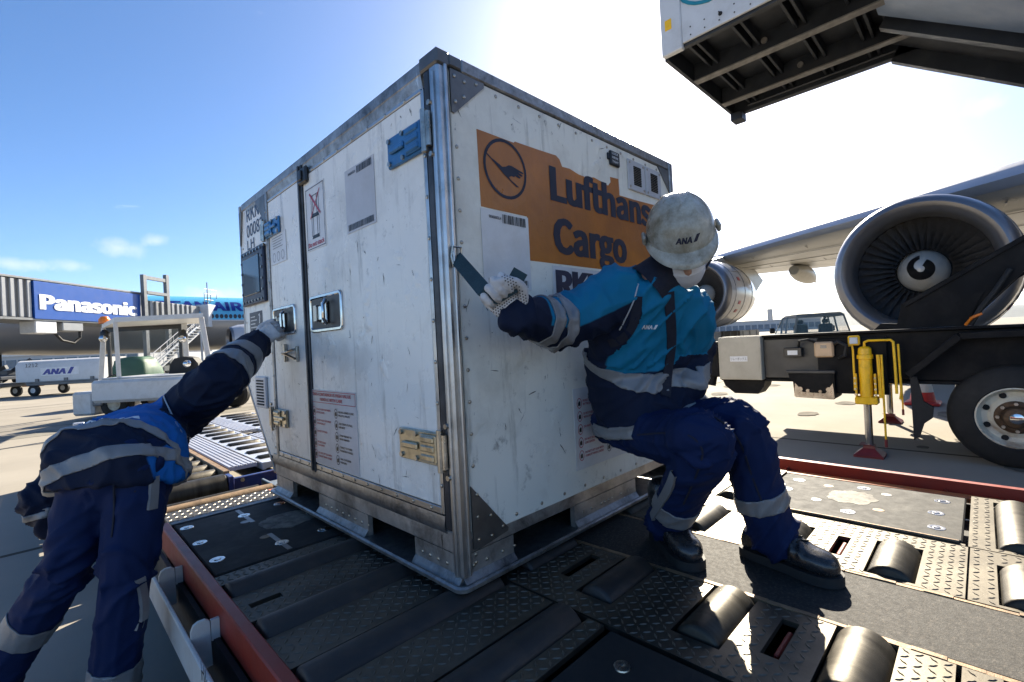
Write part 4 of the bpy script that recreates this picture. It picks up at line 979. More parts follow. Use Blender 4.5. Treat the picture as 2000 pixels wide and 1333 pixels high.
def boot(ank, toe, zg, parent, lab=None):
    """laced leather boot: ankle point, toe point on the ground"""
    a = Vector((ank.x, ank.y, zg)); d = Vector((toe.x-ank.x, toe.y-ank.y, 0)).normalized(); s = Vector((-d.y, d.x, 0)); u = Vector((0,0,1))
    mb = MB(); L0 = -.075; L1 = .205
    secs = [(-.078,.022,.040,.012),(-.066,.036,.075,.0),(-.03,.042,.125,.0),(.02,.042,.135,0),(.06,.043,.110,0),(.10,.047,.085,0),(.14,.051,.070,0),(.175,.048,.064,0),(.198,.036,.054,0),(.212,.015,.036,.008)]
    rings = []
    for x, w, h, z0 in secs:
        r = []
        for k in range(18):
            t = 2*PI*k/18; cs, sn = math.cos(t), math.sin(t)
            r.append(a+d*x+s*(w*math.copysign(abs(cs)**.75, cs))+u*(.022+z0+(h-z0)*(.5+.5*math.copysign(abs(sn)**.8, sn))))
        rings.append(r)
    mb.loft(rings)
    limb(mb, [a+u*.10-d*.005, a+u*.20-d*.012], [(.052,.046), (.056,.050)], sub=3)
    me = remesh(mb, .007, 3); co = coords(me); nn = normals(me)
    dis = np.array([(1-abs(noise.noise(((Vector(c)-a).dot(d)*60, (Vector(c)-a).dot(s)*12, c[2]*40)))*3)*.0022*math.exp(-(((Vector(c)-a).dot(d)-.085)/.05)**2) for c in co]); setco(me, co+nn*dis[:, None])
    B = bvh_of(me); o = link('boot', me, M['leather'], parent, **({'label': lab} if lab else {}))
    sm = MB(); P = []
    for x, w in ((-.086,.012),(-.080,.030),(-.06,.040),(-.02,.044),(.03,.043),(.08,.046),(.13,.054),(.17,.053),(.20,.042),(.218,.020),(.222,.006)): P.append((x, w))
    poly = [a+d*x+s*w for x, w in P]+[a+d*x-s*w for x, w in P[::-1]]
    sm.loft([[p+u*.001 for p in poly], [p+u*.030 for p in poly]], smooth=False); sm.build('sole', M['sole'], o)
    lm = MB()
    for k in range(5):
        x = .045+.017*k; z = .2
        pts = []
        for q in (-.022, -.011, 0, .011, .022):
            h = B.ray_cast(a+d*(x+.012*(q > 0)-.006)+s*q+u*.3, -u)
            if h[0] is not None: pts.append(h[0]+u*.002)
        if len(pts) > 2: lm.tube(pts, .0028, 6)
    lm.build('lace', M['blackrub'], o, kind='stuff'); return o
def glove_hand(wr, x, y, z, parent, curl=(68, 88, 62), name='glove', dots=True, scale=1.0, thumb_over=True, lab=None, back=None):
    """gloved hand: wrist point, x to the knuckles, y from index to little finger, z out of the back of the hand"""
    x = Vector(x).normalized(); z = Vector(z); z = (z-x*z.dot(x)).normalized(); yy = z.cross(x).normalized()
    if yy.dot(Vector(y)) < 0: yy = -yy
    y = yy; W = Vector(wr); k = scale
    P = lambda a, b, c: W+(x*a+y*b+z*c)*k
    mb = MB()
    bk_ = Vector(back).normalized() if back is not None else -x
    srings(mb, [(W+bk_*.075*k, y, z, .034*k, .031*k), (W+bk_*.04*k, y, z, .033*k, .028*k), (P(0,0,0), y, z, .031*k, .022*k), (P(.03,0,0), y, z, .040*k, .020*k), (P(.07,0,.002), y, z, .046*k, .017*k), (P(.09,0,.0), y, z, .044*k, .013*k)], 20, 2.4)
    L = [(.043,.028,.021), (.047,.031,.022), (.044,.029,.021), (.034,.022,.019)]; tips = []
    for i in range(4):
        b = -.0345+.0232*i; p = P(.084-.004*abs(i-1.2), b, 0); an = 0; pts = [P(.05, b*.85, 0), p]; cur = p
        for j in range(3):
            an += R(curl[j]*(1+.05*i)); dv = x*math.cos(an)-z*math.sin(an)+y*(-.05*(i-1.5)); cur = cur+dv.normalized()*L[i][j]*k; pts.append(cur)
        limb(mb, pts, [.0104*k, .0108*k, .0102*k, .0095*k, .0085*k], 10, 3); tips.append(cur)
    if thumb_over: th = [P(.012,-.030,-.006), P(.040,-.052,-.022), P(.070,-.042,-.046), P(.086,-.016,-.056)]
    else: th = [P(.012,-.030,-.006), P(.045,-.060,-.016), P(.075,-.066,-.030), P(.10,-.062,-.036)]
    limb(mb, th, [.015*k, .0138*k, .0122*k, .0105*k], 10, 4)
    me = remesh(mb, .0030, 2, .4); co = coords(me); nn = normals(me)
    dis = np.array([noise.noise((c[0]*90, c[1]*90, c[2]*90))*.0012 for c in co]); setco(me, co+nn*dis[:, None])
    B = bvh_of(me); g = link(name, me, M['glove'], parent, **({'label': lab} if lab else {}))
    if dots:
        dm = MB()
        for i in range(-7, 10):
            for j in range(-7, 8):
                b_, a_ = (j+.5*(i % 2))*.0068, .035+i*.0060
                for sgn in (1,):
                    h = B.ray_cast(P(a_, b_, -.12), z)
                    if h[0] is None: continue
                    if a_ > .052 and b_ > -.028: continue
                    n = h[1]; n = -n if n.dot(z) > 0 else n
                    dm.lathe([(.0004, .0022), (.0013, .0016), (.0015, 0)], h[0], n, 6)
        dm.build('grip_dots', M['dots'], g, kind='stuff', fix=False)
    return g
def cuffring(A, B, r, parent, mat): pass
def head_parts(mb, c, f, up, k=1.0):
    """skull, jaw, nose, ears as overlapping forms; c = head centre, f = facing"""
    f = Vector(f).normalized(); up = Vector(up); up = (up-f*up.dot(f)).normalized(); r = f.cross(up)
    P = lambda a, b, d: Vector(c)+(r*a+f*b+up*d)*k
    srings(mb, [(P(0,.045,-.118), r, f, .022, .022), (P(0,.035,-.105), r, f, .048, .055), (P(0,.02,-.07), r, f, .062, .078), (P(0,.008,-.03), r, f, .070, .092), (P(0,0,.02), r, f, .076, .098), (P(0,-.005,.06), r, f, .074, .094), (P(0,-.01,.095), r, f, .058, .072), (P(0,-.01,.115), r, f, .025, .03)], 24, 2.2)
    limb(mb, [P(0,.092,-.005), P(0,.112,-.038), P(0,.098,-.050)], [.009, .014, .010], 8, 3)       # nose
    for s in (-1, 1):
        limb(mb, [P(.076*s,-.005,.012), P(.082*s,-.012,-.01), P(.076*s,-.004,-.036)], [.012, .013, .009], 8, 3)   # ears
        limb(mb, [P(.05*s,.072,.022), P(.018*s,.094,.022)], [.010, .010], 8, 2)                                 # brow
    limb(mb, [P(-.022,.088,-.073), P(0,.096,-.072), P(.022,.088,-.073)], [.006, .008, .006], 8, 2)               # lips
    return P, r, f, up
def helmet(c, f, up, parent, dirty=True):
    f = Vector(f).normalized(); up = Vector(up); up = (up-f*up.dot(f)).normalized(); r = f.cross(up)
    P = lambda a, b, d: Vector(c)+r*a+f*b+up*d
    AX, AY, AZ = .104, .132, .120
    def surf(th, ph, off=0):
        z = math.sin(th); q = math.cos(th)**.82; a = AX*q*math.sin(ph); b = AY*q*math.cos(ph)
        rid = 0
        if z > .25 and math.cos(ph) > -.9:
            for x0 in (0, .036, -.036):
                rid = max(rid, .0045*math.exp(-((a-x0)/.006)**2)*min(1, (z-.25)*5))
        return P(a*(1+off), b*(1+off), (AZ+rid)*z*(1+off))
    mb = MB(); N_ = 72; rings = []
    for i in range(24):
        th = R(88.5)*(23-i)/23; rings.append([surf(th, 2*PI*k/N_) for k in range(N_)])
    def rim(ph, o, dz):
        pk = max(0, math.cos(ph)); w = o+ (.026*pk**1.6 if o > 0 else 0)
        return P((AX+w*.55)*math.sin(ph), (AY+w)*math.cos(ph), dz-(.016*pk**2 if o > 0 else 0))
    rings.append([rim(2*PI*k/N_, .004, -.002) for k in range(N_)]); rings.append([rim(2*PI*k/N_, .012, -.014) for k in range(N_)])
    rings.append([rim(2*PI*k/N_, .013, -.019) for k in range(N_)]); rings.append([rim(2*PI*k/N_, .008, -.019) for k in range(N_)])
    rings.append([P((AX-.004)*math.sin(2*PI*k/N_), (AY-.004)*math.cos(2*PI*k/N_), -.010) for k in range(N_)])
    for i in range(0, 24, 3):
        th = R(88)*i/23; rings.append([surf(th, 2*PI*k/N_, -.035) for k in range(N_)])
    mb.loft(rings, smooth=True); h = mb.build('helmet', M['helmet'], parent, 50)
    lm = MB()
    for s in (-1, 1): lm.obox(P(s*.113, .01, .006), r, f, up, .006, .022, .014, .004)
    lm.build('side_lug', M['helmet'], h)
    def warp(p):
        q = p-Vector(c); a, d = q.dot(r), q.dot(up); z = min(.99, max(0, d/AZ)); qq = math.cos(math.asin(z))**.82; s = max(-1, min(1, a/(AX*qq)))
        return P(a, AY*qq*math.sqrt(1-s*s)+.0015, d)
    tm = MB(); write(tm, 'ANA', P(.034, 0, .030), -r, up, .018, .046, .03, .25, warp=None)
    o = P(-.016, 0, .030); slanted_mark(tm, o, -r, up, .020)
    bmesh.ops.triangulate(tm.bm, faces=tm.bm.faces[:])
    for v in tm.bm.verts: v.co = warp(v.co)
    tm.build('lettering', M['navyink'], h); return h, P, r, f, up

# ------------------------------------------------------------------ worker leaning against the container
w1 = thing('person', 'worker in white helmet and teal jacket leaning back against the container pulling a strap', 'person', (.78, -.45, D))
pel = V(.775, -.160, .943); neck = V(.593, -.342, 1.372)
Rh, Lh = pel+V(-.095, -.01, -.065), pel+V(.095, -.01, -.06)
Rk, Lk_ = jsolve(Rh, 1378, 862, .40), jsolve(Lh, 1442, 838, .42)
Ra, La = at(1300, 1030, 1.72), at(1513, 1048, 1.53)
Rs = at(1212, 575, 1.60); Ls = at(1338, 612, 1.66)
fist = at(972, 592, 1.29); Re = jsolve(Rs, 1092, 632, .275); Rw = at(1010, 618, 1.31)
Le = at(1352, 690, 1.80); Lw = at(1346, 765, 1.68)
HC = at(1329, 478, 1.54); hf = (CAM-HC); hf.z = 0; hf = (hf.normalized()*.74+V(.10,-.12,0)+V(0, 0, -.60)); hup = V(0, 0, 1)-RT*.10
# body under the clothes: one continuous mesh
mb = MB()
Ph, hr, hfv, hu = head_parts(mb, HC-V(0,0,0), hf, hup)
limb(mb, [neck+V(.01,.02,-.05), neck+V(-.005,-.01,.03), Ph(0, -.01, -.06)], [.060, .056, .055], 14, 4)
srings(mb, [(pel+V(0,-.01,-.08), (-.95,.25,0), (-.25,-.95,0), .09, .07), (pel+V(-.02,-.02,.05), (-.95,.28,0), (-.28,-.95,.1), .12, .085), (pel.lerp(neck,.5), (-.88,.45,0), (-.45,-.88,.1), .155, .11), (pel.lerp(neck,.85), (-.8,.6,0), (-.6,-.8,.1), .15, .09), (neck, (-.8,.6,0), (-.6,-.8,0), .06, .06)], 24)
limb(mb, [Rh-V(0,0,.02), Rk, Ra], [.046, .040, .032]); limb(mb, [Lh-V(0,0,.02), Lk_, La], [.046, .040, .032]); limb(mb, [Rs, Re, Rw+(Re-Rw)*.15], [.046, .038, .022]); limb(mb, [Ls, Le, Lw], [.046, .038, .026])
limb(mb, [Rw-(fist-Rw)*.6, Rw], [.022, .016]); limb(mb, [Lw, Lw+V(.0,.0,-.03)], [.022, .02])
me = remesh(mb, .0075, 3); body = link('body', me, M['skin'], w1)
for s in (-1, 1):
    em = MB(); em.sphere(Ph(.031*s, .080, .004), .0115, 10); em.build('eye', M['stick_white'], body)
    em = MB(); em.sphere(Ph(.031*s, .0885, .004), .0052, 8); em.build('iris', M['black'], body)
mb = MB(); srings(mb, [(Ph(0,-.03,-.055), hr, hfv, .066, .070), (Ph(0,-.02,-.01), hr, hfv, .078, .088), (Ph(0,-.012,.05), hr, hfv, .080, .098), (Ph(0,-.012,.10), hr, hfv, .062, .076)], 24); mb.build('hair', M['hair'], w1)
# mask: shell over nose, mouth and chin with ear loops
mb = MB(); rings = []
for dz, bw, fo in ((-.030, .058, .108), (-.045, .066, .122), (-.070, .068, .118), (-.100, .058, .104), (-.125, .035, .078)):
    rings.append([Ph(bw*math.sin(R(a))*1.02, .012+(fo-.012)*math.cos(R(a))**.8, dz) for a in range(-78, 79, 12)])
mb.loft(rings, closed=False); mk = mb.build('face_mask', M['mask'], w1)
for s in (-1, 1):
    q = MB(); q.tube([Ph(.066*s, .035, -.045), Ph(.076*s, .0, -.01), Ph(.080*s, -.015, .0)], .002, 6); q.build('ear_loop', M['mask'], mk)
hlm, hP, _, _, _ = helmet(Ph(0, -.006, .042), hf, hup, w1)
q = MB(); q.tube([hP(-.105, .02, -.01), hP(-.085, .05, -.09), hP(-.03, .075, -.155), hP(.03, .075, -.155), hP(.085, .05, -.09), hP(.105, .02, -.01)], .0045, 6); q.build('chin_strap', M['navyframe'], hlm)
# trousers
mb = MB()
limb(mb, [Rh+V(0,.0,.01), Rh.lerp(Rk,.55)+V(0,0,-.012), Rk+V(0,.0,-.0), Rk.lerp(Ra,.45), Ra+V(0,0,.0)], [.094, .087, .080, .073, .068])
limb(mb, [Lh+V(0,.0,.01), Lh.lerp(Lk_,.55), Lk_, Lk_.lerp(La,.5), La+V(.0,.0,-.005)], [.094, .087, .078, .076, .074])
srings(mb, [(pel+V(0,-.0,-.13), (-.97,.2,0), (-.2,-.97,0), .15, .12), (pel+V(0,-.0,-.04), (-.97,.2,0), (-.2,-.97,0), .18, .135), (pel+V(-.02,-.02,.08), (-.95,.28,0), (-.28,-.95,0), .17, .13)], 24)
tme = remesh(mb, .0082, 6); lb = [(Rh, Rk), (Rk, Ra), (Lh, Lk_), (Lk_, La)]; wrinkle(tme, lb, .0085, 4.5, 17, 1, .3, 1.6, .1); wrinkle(tme, lb, .0075, 15, 6, 2, 1.8, .9, .1)
tmw = tme.copy(); trs = link('trousers', tme, M['trousers'], w1); tme = tmw
link('reflective_band', band(tme, Lk_, La, .56, .70, .14), M['reflect'], trs); link('reflective_band', band(tme, Rk, Ra, .62, .76, .13), M['reflect'], trs)
TB = bvh_of(tme)
drape(TB, densify([(1395, 815), (1425, 835), (1450, 870), (1468, 930), (1490, 985)]), .005, .0025).build('seam', M['collar'], trs)
drape(TB, densify([(1245, 850), (1300, 845), (1350, 848), (1378, 880), (1360, 930), (1335, 985)]), .005, .0025).build('seam', M['collar'], trs)
drape(TB, densify([(1318, 925), (1310, 950), (1290, 985), (1275, 1010)]), .028, .008).build('side_stripe', M['reflect'], trs)
# jacket
sp = lambda t: pel.lerp(neck, t)
mb = MB()
srings(mb, [(pel+V(-.02,-.085,-.095), (-.96,.28,0), (-.28,-.96,.12), .212, .205), (pel+V(-.02,-.075,-.035), (-.96,.28,0), (-.28,-.96,.12), .210, .190), (sp(.25)+V(0,.01,0), (-.93,.36,0), (-.36,-.93,.15), .200, .150),
    (sp(.45)+V(0,.01,0), (-.88,.45,0), (-.45,-.88,.25), .205, .152), (sp(.66), (-.82,.55,0), (-.55,-.82,.3), .205, .148), (sp(.84), (-.80,.60,0), (-.60,-.80,.25), .185, .125), (sp(.96), (-.8,.6,0), (-.6,-.8,.1), .115, .095), (sp(1.04), (-.8,.6,0), (-.6,-.8,0), .07, .07)], 30)
limb(mb, [sp(.88)+(Rs-sp(.88))*.35, Rs, Rs.lerp(Re,.5)+V(0,0,-.005), Re, Re.lerp(Rw,.55), Rw+(fist-Rw)*.12], [.092, .100, .092, .080, .068, .050])
limb(mb, [sp(.88)+(Ls-sp(.88))*.4, Ls, Ls.lerp(Le,.5), Le, Le.lerp(Lw,.6), Lw], [.09, .094, .085, .078, .066, .055])
jme = remesh(mb, .0082, 6)
jb = [(pel-V(0,0,.05), sp(.5)), (sp(.5), neck), (Rs, Re), (Re, Rw), (Ls, Le), (Le, Lw)]
wrinkle(jme, jb, .0070, 6, 13, 3, .4, 1.4, .15); wrinkle(jme, jb, .0080, 15, 5, 4, 1.2, .8, .1)
co = coords(jme); bi, tt, dd = nearest_bone(co, jb)
def field1(c, b, t):
    p = Vector(c)
    ax = (neck-pel).normalized(); h = (p-pel).dot(ax); xd = V(-.88,.45,0); sidev = (p-pel.lerp(neck, .5)).dot(xd); fd = V(-.5,-.86,.2); fr = (p-sp(.5)).dot(fd)
    tors = h-.235
    side = .030-(abs(sidev+.0)-.145)*1.0-max(0, (h-.33))*-.6 + max(0, -fr+.02)*.0
    val = min(tors, side if h < .40 and fr < .105 else 1)
    if b in (2, 3):
        A, B = jb[b]; ax2 = (Vector(B)-Vector(A)).normalized(); q = p-Vector(A)-ax2*(p-Vector(A)).dot(ax2)
        up = (V(0,0,1)-ax2*ax2.z).normalized(); v = q.dot(up)+.022
        if b == 3: v = min(v, (.62-t)*.2)
        val = v
    if b in (4, 5): val = .05 if b == 4 and t < .75 else -.05
    return val
ton = np.array([field1(co[k], bi[k], tt[k]) for k in range(len(co))]); attr(jme, 'tone', np.clip(.5+ton*12, 0, 1))
jmw = jme.copy(); jk = link('jacket', jme, M['jacket1'], w1); jme = jmw
ax = (neck-pel).normalized()
tilt = (ax+RT*.10).normalized()
link('reflective_band', slab(jme, [(pel+ax*.185, tilt), (pel+ax*.228, -tilt)], near=(pel, sp(.5), .235)), M['reflect'], jk)
t2 = (V(0,0,1)+RT*-.28).normalized()
link('reflective_band', slab(jme, [(pel-V(0,0,.055), t2), (pel-V(0,0,.012), -t2)], near=(pel-V(0,.08,.1), sp(.2), .28)), M['reflect'], jk)
link('sleeve_band', band(jme, Re, Rw, .06, .26, .16), M['reflect'], jk); link('sleeve_band', band(jme, Re, Rw, .36, .56, .16), M['reflect'], jk)
JB = bvh_of(jme)
drape(JB, densify([(1306, 572), (1309, 620), (1312, 660), (1309, 700), (1302, 735), (1300, 775)]), .034, .004).build('front_placket', M['collar'], jk)
drape(JB, densify([(1247, 555), (1237, 590), (1222, 620), (1210, 645)]), .004, .003).build('piping', M['piping'], jk)
drape(JB, densify([(1246, 580), (1243, 610), (1236, 640), (1216, 665), (1190, 672)]), .030, .0022).build('side_inset', M['collar'], jk)
h = JB.ray_cast(CAM, ray(1268, 640).normalized())
if h[0] is not None:
    q = MB(); xd = (RT+FW*.10).normalized(); yd = UP; o = h[0]-xd*.026-yd*.006
    write(q, 'ANA', o, xd, yd, .013, .036, .02, .25); slanted_mark(q, o+xd*.039, xd, yd, .014); print_on(JB, q, ray(1268, 640)).build('logo', M['logo'], jk)
# collar
mb = MB(); cdir = (Ph(0,0,-.07)-neck).normalized(); cx = V(-.8,.6,0)
rings = []
for tt_, a_ in ((-.02, .094), (.02, .088), (.065, .084), (.078, .080), (.06, .070), (.0, .070)):
    c0 = neck+cdir*tt_; y_ = cdir.cross(cx).normalized(); x_ = y_.cross(cdir)
    rings.append([c0+(x_*math.cos(2*PI*k/28)*a_+y_*math.sin(2*PI*k/28)*a_*.98)*(1+.03*math.sin(5*PI*k/14)) for k in range(28)])
mb.loft(rings, caps=False); mb.build('collar', M['collar'], jk)
# gloves, boots
ry = (at(945, 600, 1.30)-at(1000, 575, 1.30)).normalized()
gx = (at(962, 566, 1.30)-at(1004, 618, 1.30)).normalized()
glove_hand(Rw+(fist-Rw)*.05, gx, ry, (fist-CAM).normalized(), w1, scale=1.12, back=(Re-Rw), lab='white dotted glove gripping the strap')
glove_hand(Lw+V(0,0,-.01), V(-.2,-.3,-.9), V(-.6,-.7,.2), V(.6,.7,0), w1, curl=(35, 40, 25), dots=False, thumb_over=False)
boot(V(Ra.x, Ra.y, 0), V(Ra.x-.13, Ra.y-.165, 0), D-.022, w1); boot(V(.805,-.592,0), V(.755,-.83,0), D-.022, w1)
# the strap he pulls
anch = ony(890, 503, .012)
mb = MB(); hold = fist+(CAM-fist).normalized()*.028
pts = [anch, anch.lerp(at(944, 566, 1.27), .5), at(944, 566, 1.27), at(968, 580, 1.272), at(1000, 560, 1.272), at(1017, 530, 1.275)]
def ribbon(mb, pts, w, th, face):
    n = len(pts); prev = None; fine = []
    for i in range(n-1):
        for k in range(4): fine.append(pts[i].lerp(pts[i+1], k/4))
    fine.append(pts[-1])
    for i, p in enumerate(fine):
        t = (fine[min(i+1, len(fine)-1)]-fine[max(i-1, 0)]).normalized(); s = t.cross(face).normalized(); nn = s.cross(t)
        cur = [mb.bm.verts.new(p+s*a*w/2+nn*b*th/2) for a, b in ((1,1),(-1,1),(-1,-1),(1,-1))]
        if prev:
            for k in range(4): mb.face([prev[k], prev[(k+1)%4], cur[(k+1)%4], cur[k]])
        else: mb.face(cur[::-1])
        prev = cur
    mb.face(prev)
ribbon(mb, pts, .042, .005, (CAM-fist).normalized())
stp = mb.build('pull_strap', M['strap']); rebase(stp, anch)
tag(stp, 'dark teal webbing strap from the container corner held in a white glove', 'strap')
q = MB(); q.tube([anch+V(-.016,-.008,.03), anch+V(.016,-.008,.03), anch+V(.02,-.004,.0), anch+V(.016,-.008,-.03), anch+V(-.016,-.008,-.03), anch+V(-.02,-.004,0)], .004, 6, closed=True); q.build('ring', M['steel'], stp)

# ------------------------------------------------------------------ worker bending over at the left
w2 = thing('person', 'worker in navy and blue jacket bending forward with one hand on the container latch', 'person', (-.75, .75, 0))
Rh, Lh = at(274, 915, 1.56), at(188, 925, 1.55)
pel = (Rh+Lh)/2+V(0, .01, .02)
Rs, Ls = at(343, 818, 1.97), at(188, 868, 1.86)
neck = at(266, 838, 2.04)
Rk, Lk_ = at(248, 1120, 1.46), at(128, 1112, 1.46); Ra, La = at(212, 1425, 1.48), at(-45, 1380, 1.46)
Rw = at(505, 668, 2.33); Re = jsolve(Rs, 425, 745, .27, True)
Le = jsolve(Ls, 98, 975, .25); Lw = at(108, 1020, 1.66)
HC = neck+V(.06, .17, -.04)
mb = MB(); hf2 = V(.35, .55, -.6)
Ph, hr, hfv, hu = head_parts(mb, HC, hf2, V(.25, .5, .4))
limb(mb, [neck-V(.02,.05,0), neck+V(.02,.05,-.0), Ph(0,-.01,-.06)], [.060, .056, .055], 14, 4)
bx = (Rs-Ls).normalized(); sp = lambda t: pel.lerp(neck, t)
axs = (neck-pel).normalized(); bk = bx.cross(axs).normalized(); bk = bk if bk.z > 0 else -bk
hx = (Rh-Lh).normalized()
srings(mb, [(pel-V(0,0,.08), hx, V(-hx.y,hx.x,0), .14, .10), (sp(.2), bx, bk, .15, .10), (sp(.6), bx, bk, .155, .10), (sp(.9), bx, bk, .15, .08), (sp(1.02), bx, bk, .06, .06)], 24)
for a, b, c in ((Rh, Rk, Ra), (Lh, Lk_, La)): limb(mb, [a, b, c], [.060, .042, .032])
for a, b, c in ((Rs, Re, Rw), (Ls, Le, Lw)): limb(mb, [a, b, c], [.046, .038, .026])
limb(mb, [Rw, Rw+(Rw-Re).normalized()*.08], [.03, .03]); limb(mb, [Lw, Lw+V(0,.05,-.05)], [.03, .03])
body = link('body', remesh(mb, .0075, 3), M['skin'], w2)
for s in (-1, 1):
    em = MB(); em.sphere(Ph(.031*s, .080, .004), .0115, 10); em.build('eye', M['stick_white'], body)
mb = MB(); srings(mb, [(Ph(0,-.03,-.055), hr, hfv, .066, .070), (Ph(0,-.02,-.01), hr, hfv, .080, .090), (Ph(0,-.012,.05), hr, hfv, .082, .100), (Ph(0,-.012,.10), hr, hfv, .064, .078)], 24); mb.build('hair', M['hair'], w2)
mb = MB()
limb(mb, [Rh+V(0,0,.02), Rh.lerp(Rk,.5), Rk, Rk.lerp(Ra,.5), Ra+V(0,0,.0)], [.098, .082, .068, .066, .070])
limb(mb, [Lh+V(0,0,.02), Lh.lerp(Lk_,.5), Lk_, Lk_.lerp(La,.5), La], [.096, .080, .066, .064, .068])
srings(mb, [(pel-V(0,0,.12), hx, V(-hx.y,hx.x,0), .14, .10), (pel-V(0,0,.02), hx, V(-hx.y,hx.x,0), .175, .132), (sp(.18), bx, bk, .16, .11)], 24)
tme = remesh(mb, .0082, 6); lb = [(Rh, Rk), (Rk, Ra), (Lh, Lk_), (Lk_, La)]; wrinkle(tme, lb, .0085, 4.5, 17, 8, .3, 1.2, .1); wrinkle(tme, lb, .0075, 15, 6, 9, 1.8, .9, .1)
tmw = tme.copy(); trs = link('trousers', tme, M['trousers'], w2); tme = tmw
link('reflective_band', band(tme, Rk, Ra, .56, .70, .14), M['reflect'], trs); link('reflective_band', band(tme, Lk_, La, .34, .48, .14), M['reflect'], trs)
TB = bvh_of(tme)
drape(TB, densify([(222, 945), (224, 1000), (218, 1050)]), .005, .0025).build('seam', M['collar'], trs)
drape(TB, densify([(262, 960), (330, 968)]), .006, .003).build('pocket_edge', M['collar'], trs)
drape(TB, densify([(300, 930), (299, 960), (296, 995)]), .028, .008).build('pocket_stripe', M['reflect'], trs)
drape(TB, densify([(272, 1130), (279, 1165), (281, 1200), (272, 1230)]), .026, .009).build('side_stripe', M['reflect'], trs)
mb = MB()
srings(mb, [(pel+V(0,0,-.075), hx, V(-.68,-.68,.25), .185, .150), (pel+V(0,0,-.02)+axs*.01, hx, V(-.6,-.6,.5), .188, .152), (sp(.12)+V(0,0,.02), hx*.5+bx*.5, bk+V(-.45,-.45,.2), .186, .145), (sp(.35), bx, bk, .190, .128), (sp(.62), bx, bk, .195, .120), (sp(.82), bx, bk, .18, .110), (sp(.95), bx, bk, .12, .095), (sp(1.04), bx, bk, .07, .07)], 30)
limb(mb, [sp(.86)+(Rs-sp(.86))*.35, Rs, Rs.lerp(Re,.5), Re, Re.lerp(Rw,.5), Rw+(Re-Rw).normalized()*.01], [.090, .100, .098, .092, .084, .064])
limb(mb, [sp(.86)+(Ls-sp(.86))*.35, Ls, Ls.lerp(Le,.5), Le, Le.lerp(Lw,.5), Lw], [.085, .085, .080, .076, .068, .058])
jme = remesh(mb, .0082, 6); jb = [(pel, sp(.5)), (sp(.5), neck), (Rs, Re), (Re, Rw), (Ls, Le), (Le, Lw)]
wrinkle(jme, jb, .0070, 6, 13, 13, .4, 1.4, .15); wrinkle(jme, jb, .0080, 15, 5, 14, 1.2, .8, .1)
co = coords(jme); bi, tt, dd = nearest_bone(co, jb)
pn = (axs*.8+bx*.30).normalized(); _h = bvh_of(jme).ray_cast(CAM, ray(268, 824).normalized()); p0 = _h[0] if _h[0] is not None else sp(.1)
def field2(c, b, t):
    p = Vector(c); v = (p-p0).dot(pn)
    if b in (2, 3): v = min(v, .1-(p-Rs).dot(bx)-.10)
    if b in (4, 5): v = min(v, .07-(Ls-p).dot(bx))
    fl = (p-sp(.5)).dot(bx)
    v = max(v, min(fl-.150, .02-(p-sp(.5)).dot(bk), .06 if b < 2 else -.06))
    return v
ton = np.array([field2(co[k], bi[k], tt[k]) for k in range(len(co))]); attr(jme, 'tone', np.clip(.5+ton*12, 0, 1))
jmw = jme.copy(); jk = link('jacket', jme, M['jacket2'], w2); jme = jmw
link('reflective_band', slab(jme, [(p0-pn*.022, pn), (p0+pn*.004, -pn)], near=(sp(.2), sp(.7), .26)), M['reflect'], jk)
hn = (axs*.62+V(0,0,.72)+hx*.05).normalized(); hc = pel+V(0,0,-.075)
link('reflective_band', slab(jme, [(hc+hn*.004, hn), (hc+hn*.048, -hn)], near=(sp(-.15), sp(.3), .27)), M['reflect'], jk)
link('sleeve_band', band(jme, Re, Rw, .10, .28, .13), M['reflect'], jk); link('sleeve_band', band(jme, Re, Rw, .40, .58, .13), M['reflect'], jk)
link('sleeve_band', band(jme, Le, Lw, .35, .60, .12), M['reflect'], jk)
JB = bvh_of(jme)
drape(JB, densify([(318, 770), (330, 800), (345, 830), (358, 850), (372, 856)]), .004, .003).build('piping', M['piping'], jk)
q = MB(); h = JB.ray_cast(CAM, ray(205, 818).normalized())
if h[0] is not None:
    xd = bx; yd = axs; o = h[0]-xd*.075-yd*.02
    write(q, 'ANA', o, xd, yd, .055, .15, .02, .25); print_on(JB, q, -h[1] if h[1].dot(FW) < 0 else h[1]).build('logo', M['logo'], jk)
gxx = (at(556, 628, 2.37)-Rw).normalized()
glove_hand(Rw, gxx, V(.2,.3,-.9), V(-.55,-.65,.35), w2, curl=(48, 78, 50), scale=1.14, dots=False, thumb_over=False, back=(Re-Rw), lab='white cotton glove pulling the latch')
glove_hand(Lw, V(.1,.6,-.7), V(.8,0,0), V(-.6,.2,.3), w2, curl=(30, 40, 30), dots=False, thumb_over=False)
boot(V(Ra.x, Ra.y, 0), V(Ra.x+.1, Ra.y+.22, 0), 0, w2); boot(V(La.x, La.y, 0), V(La.x+.1, La.y+.22, 0), .03, w2)

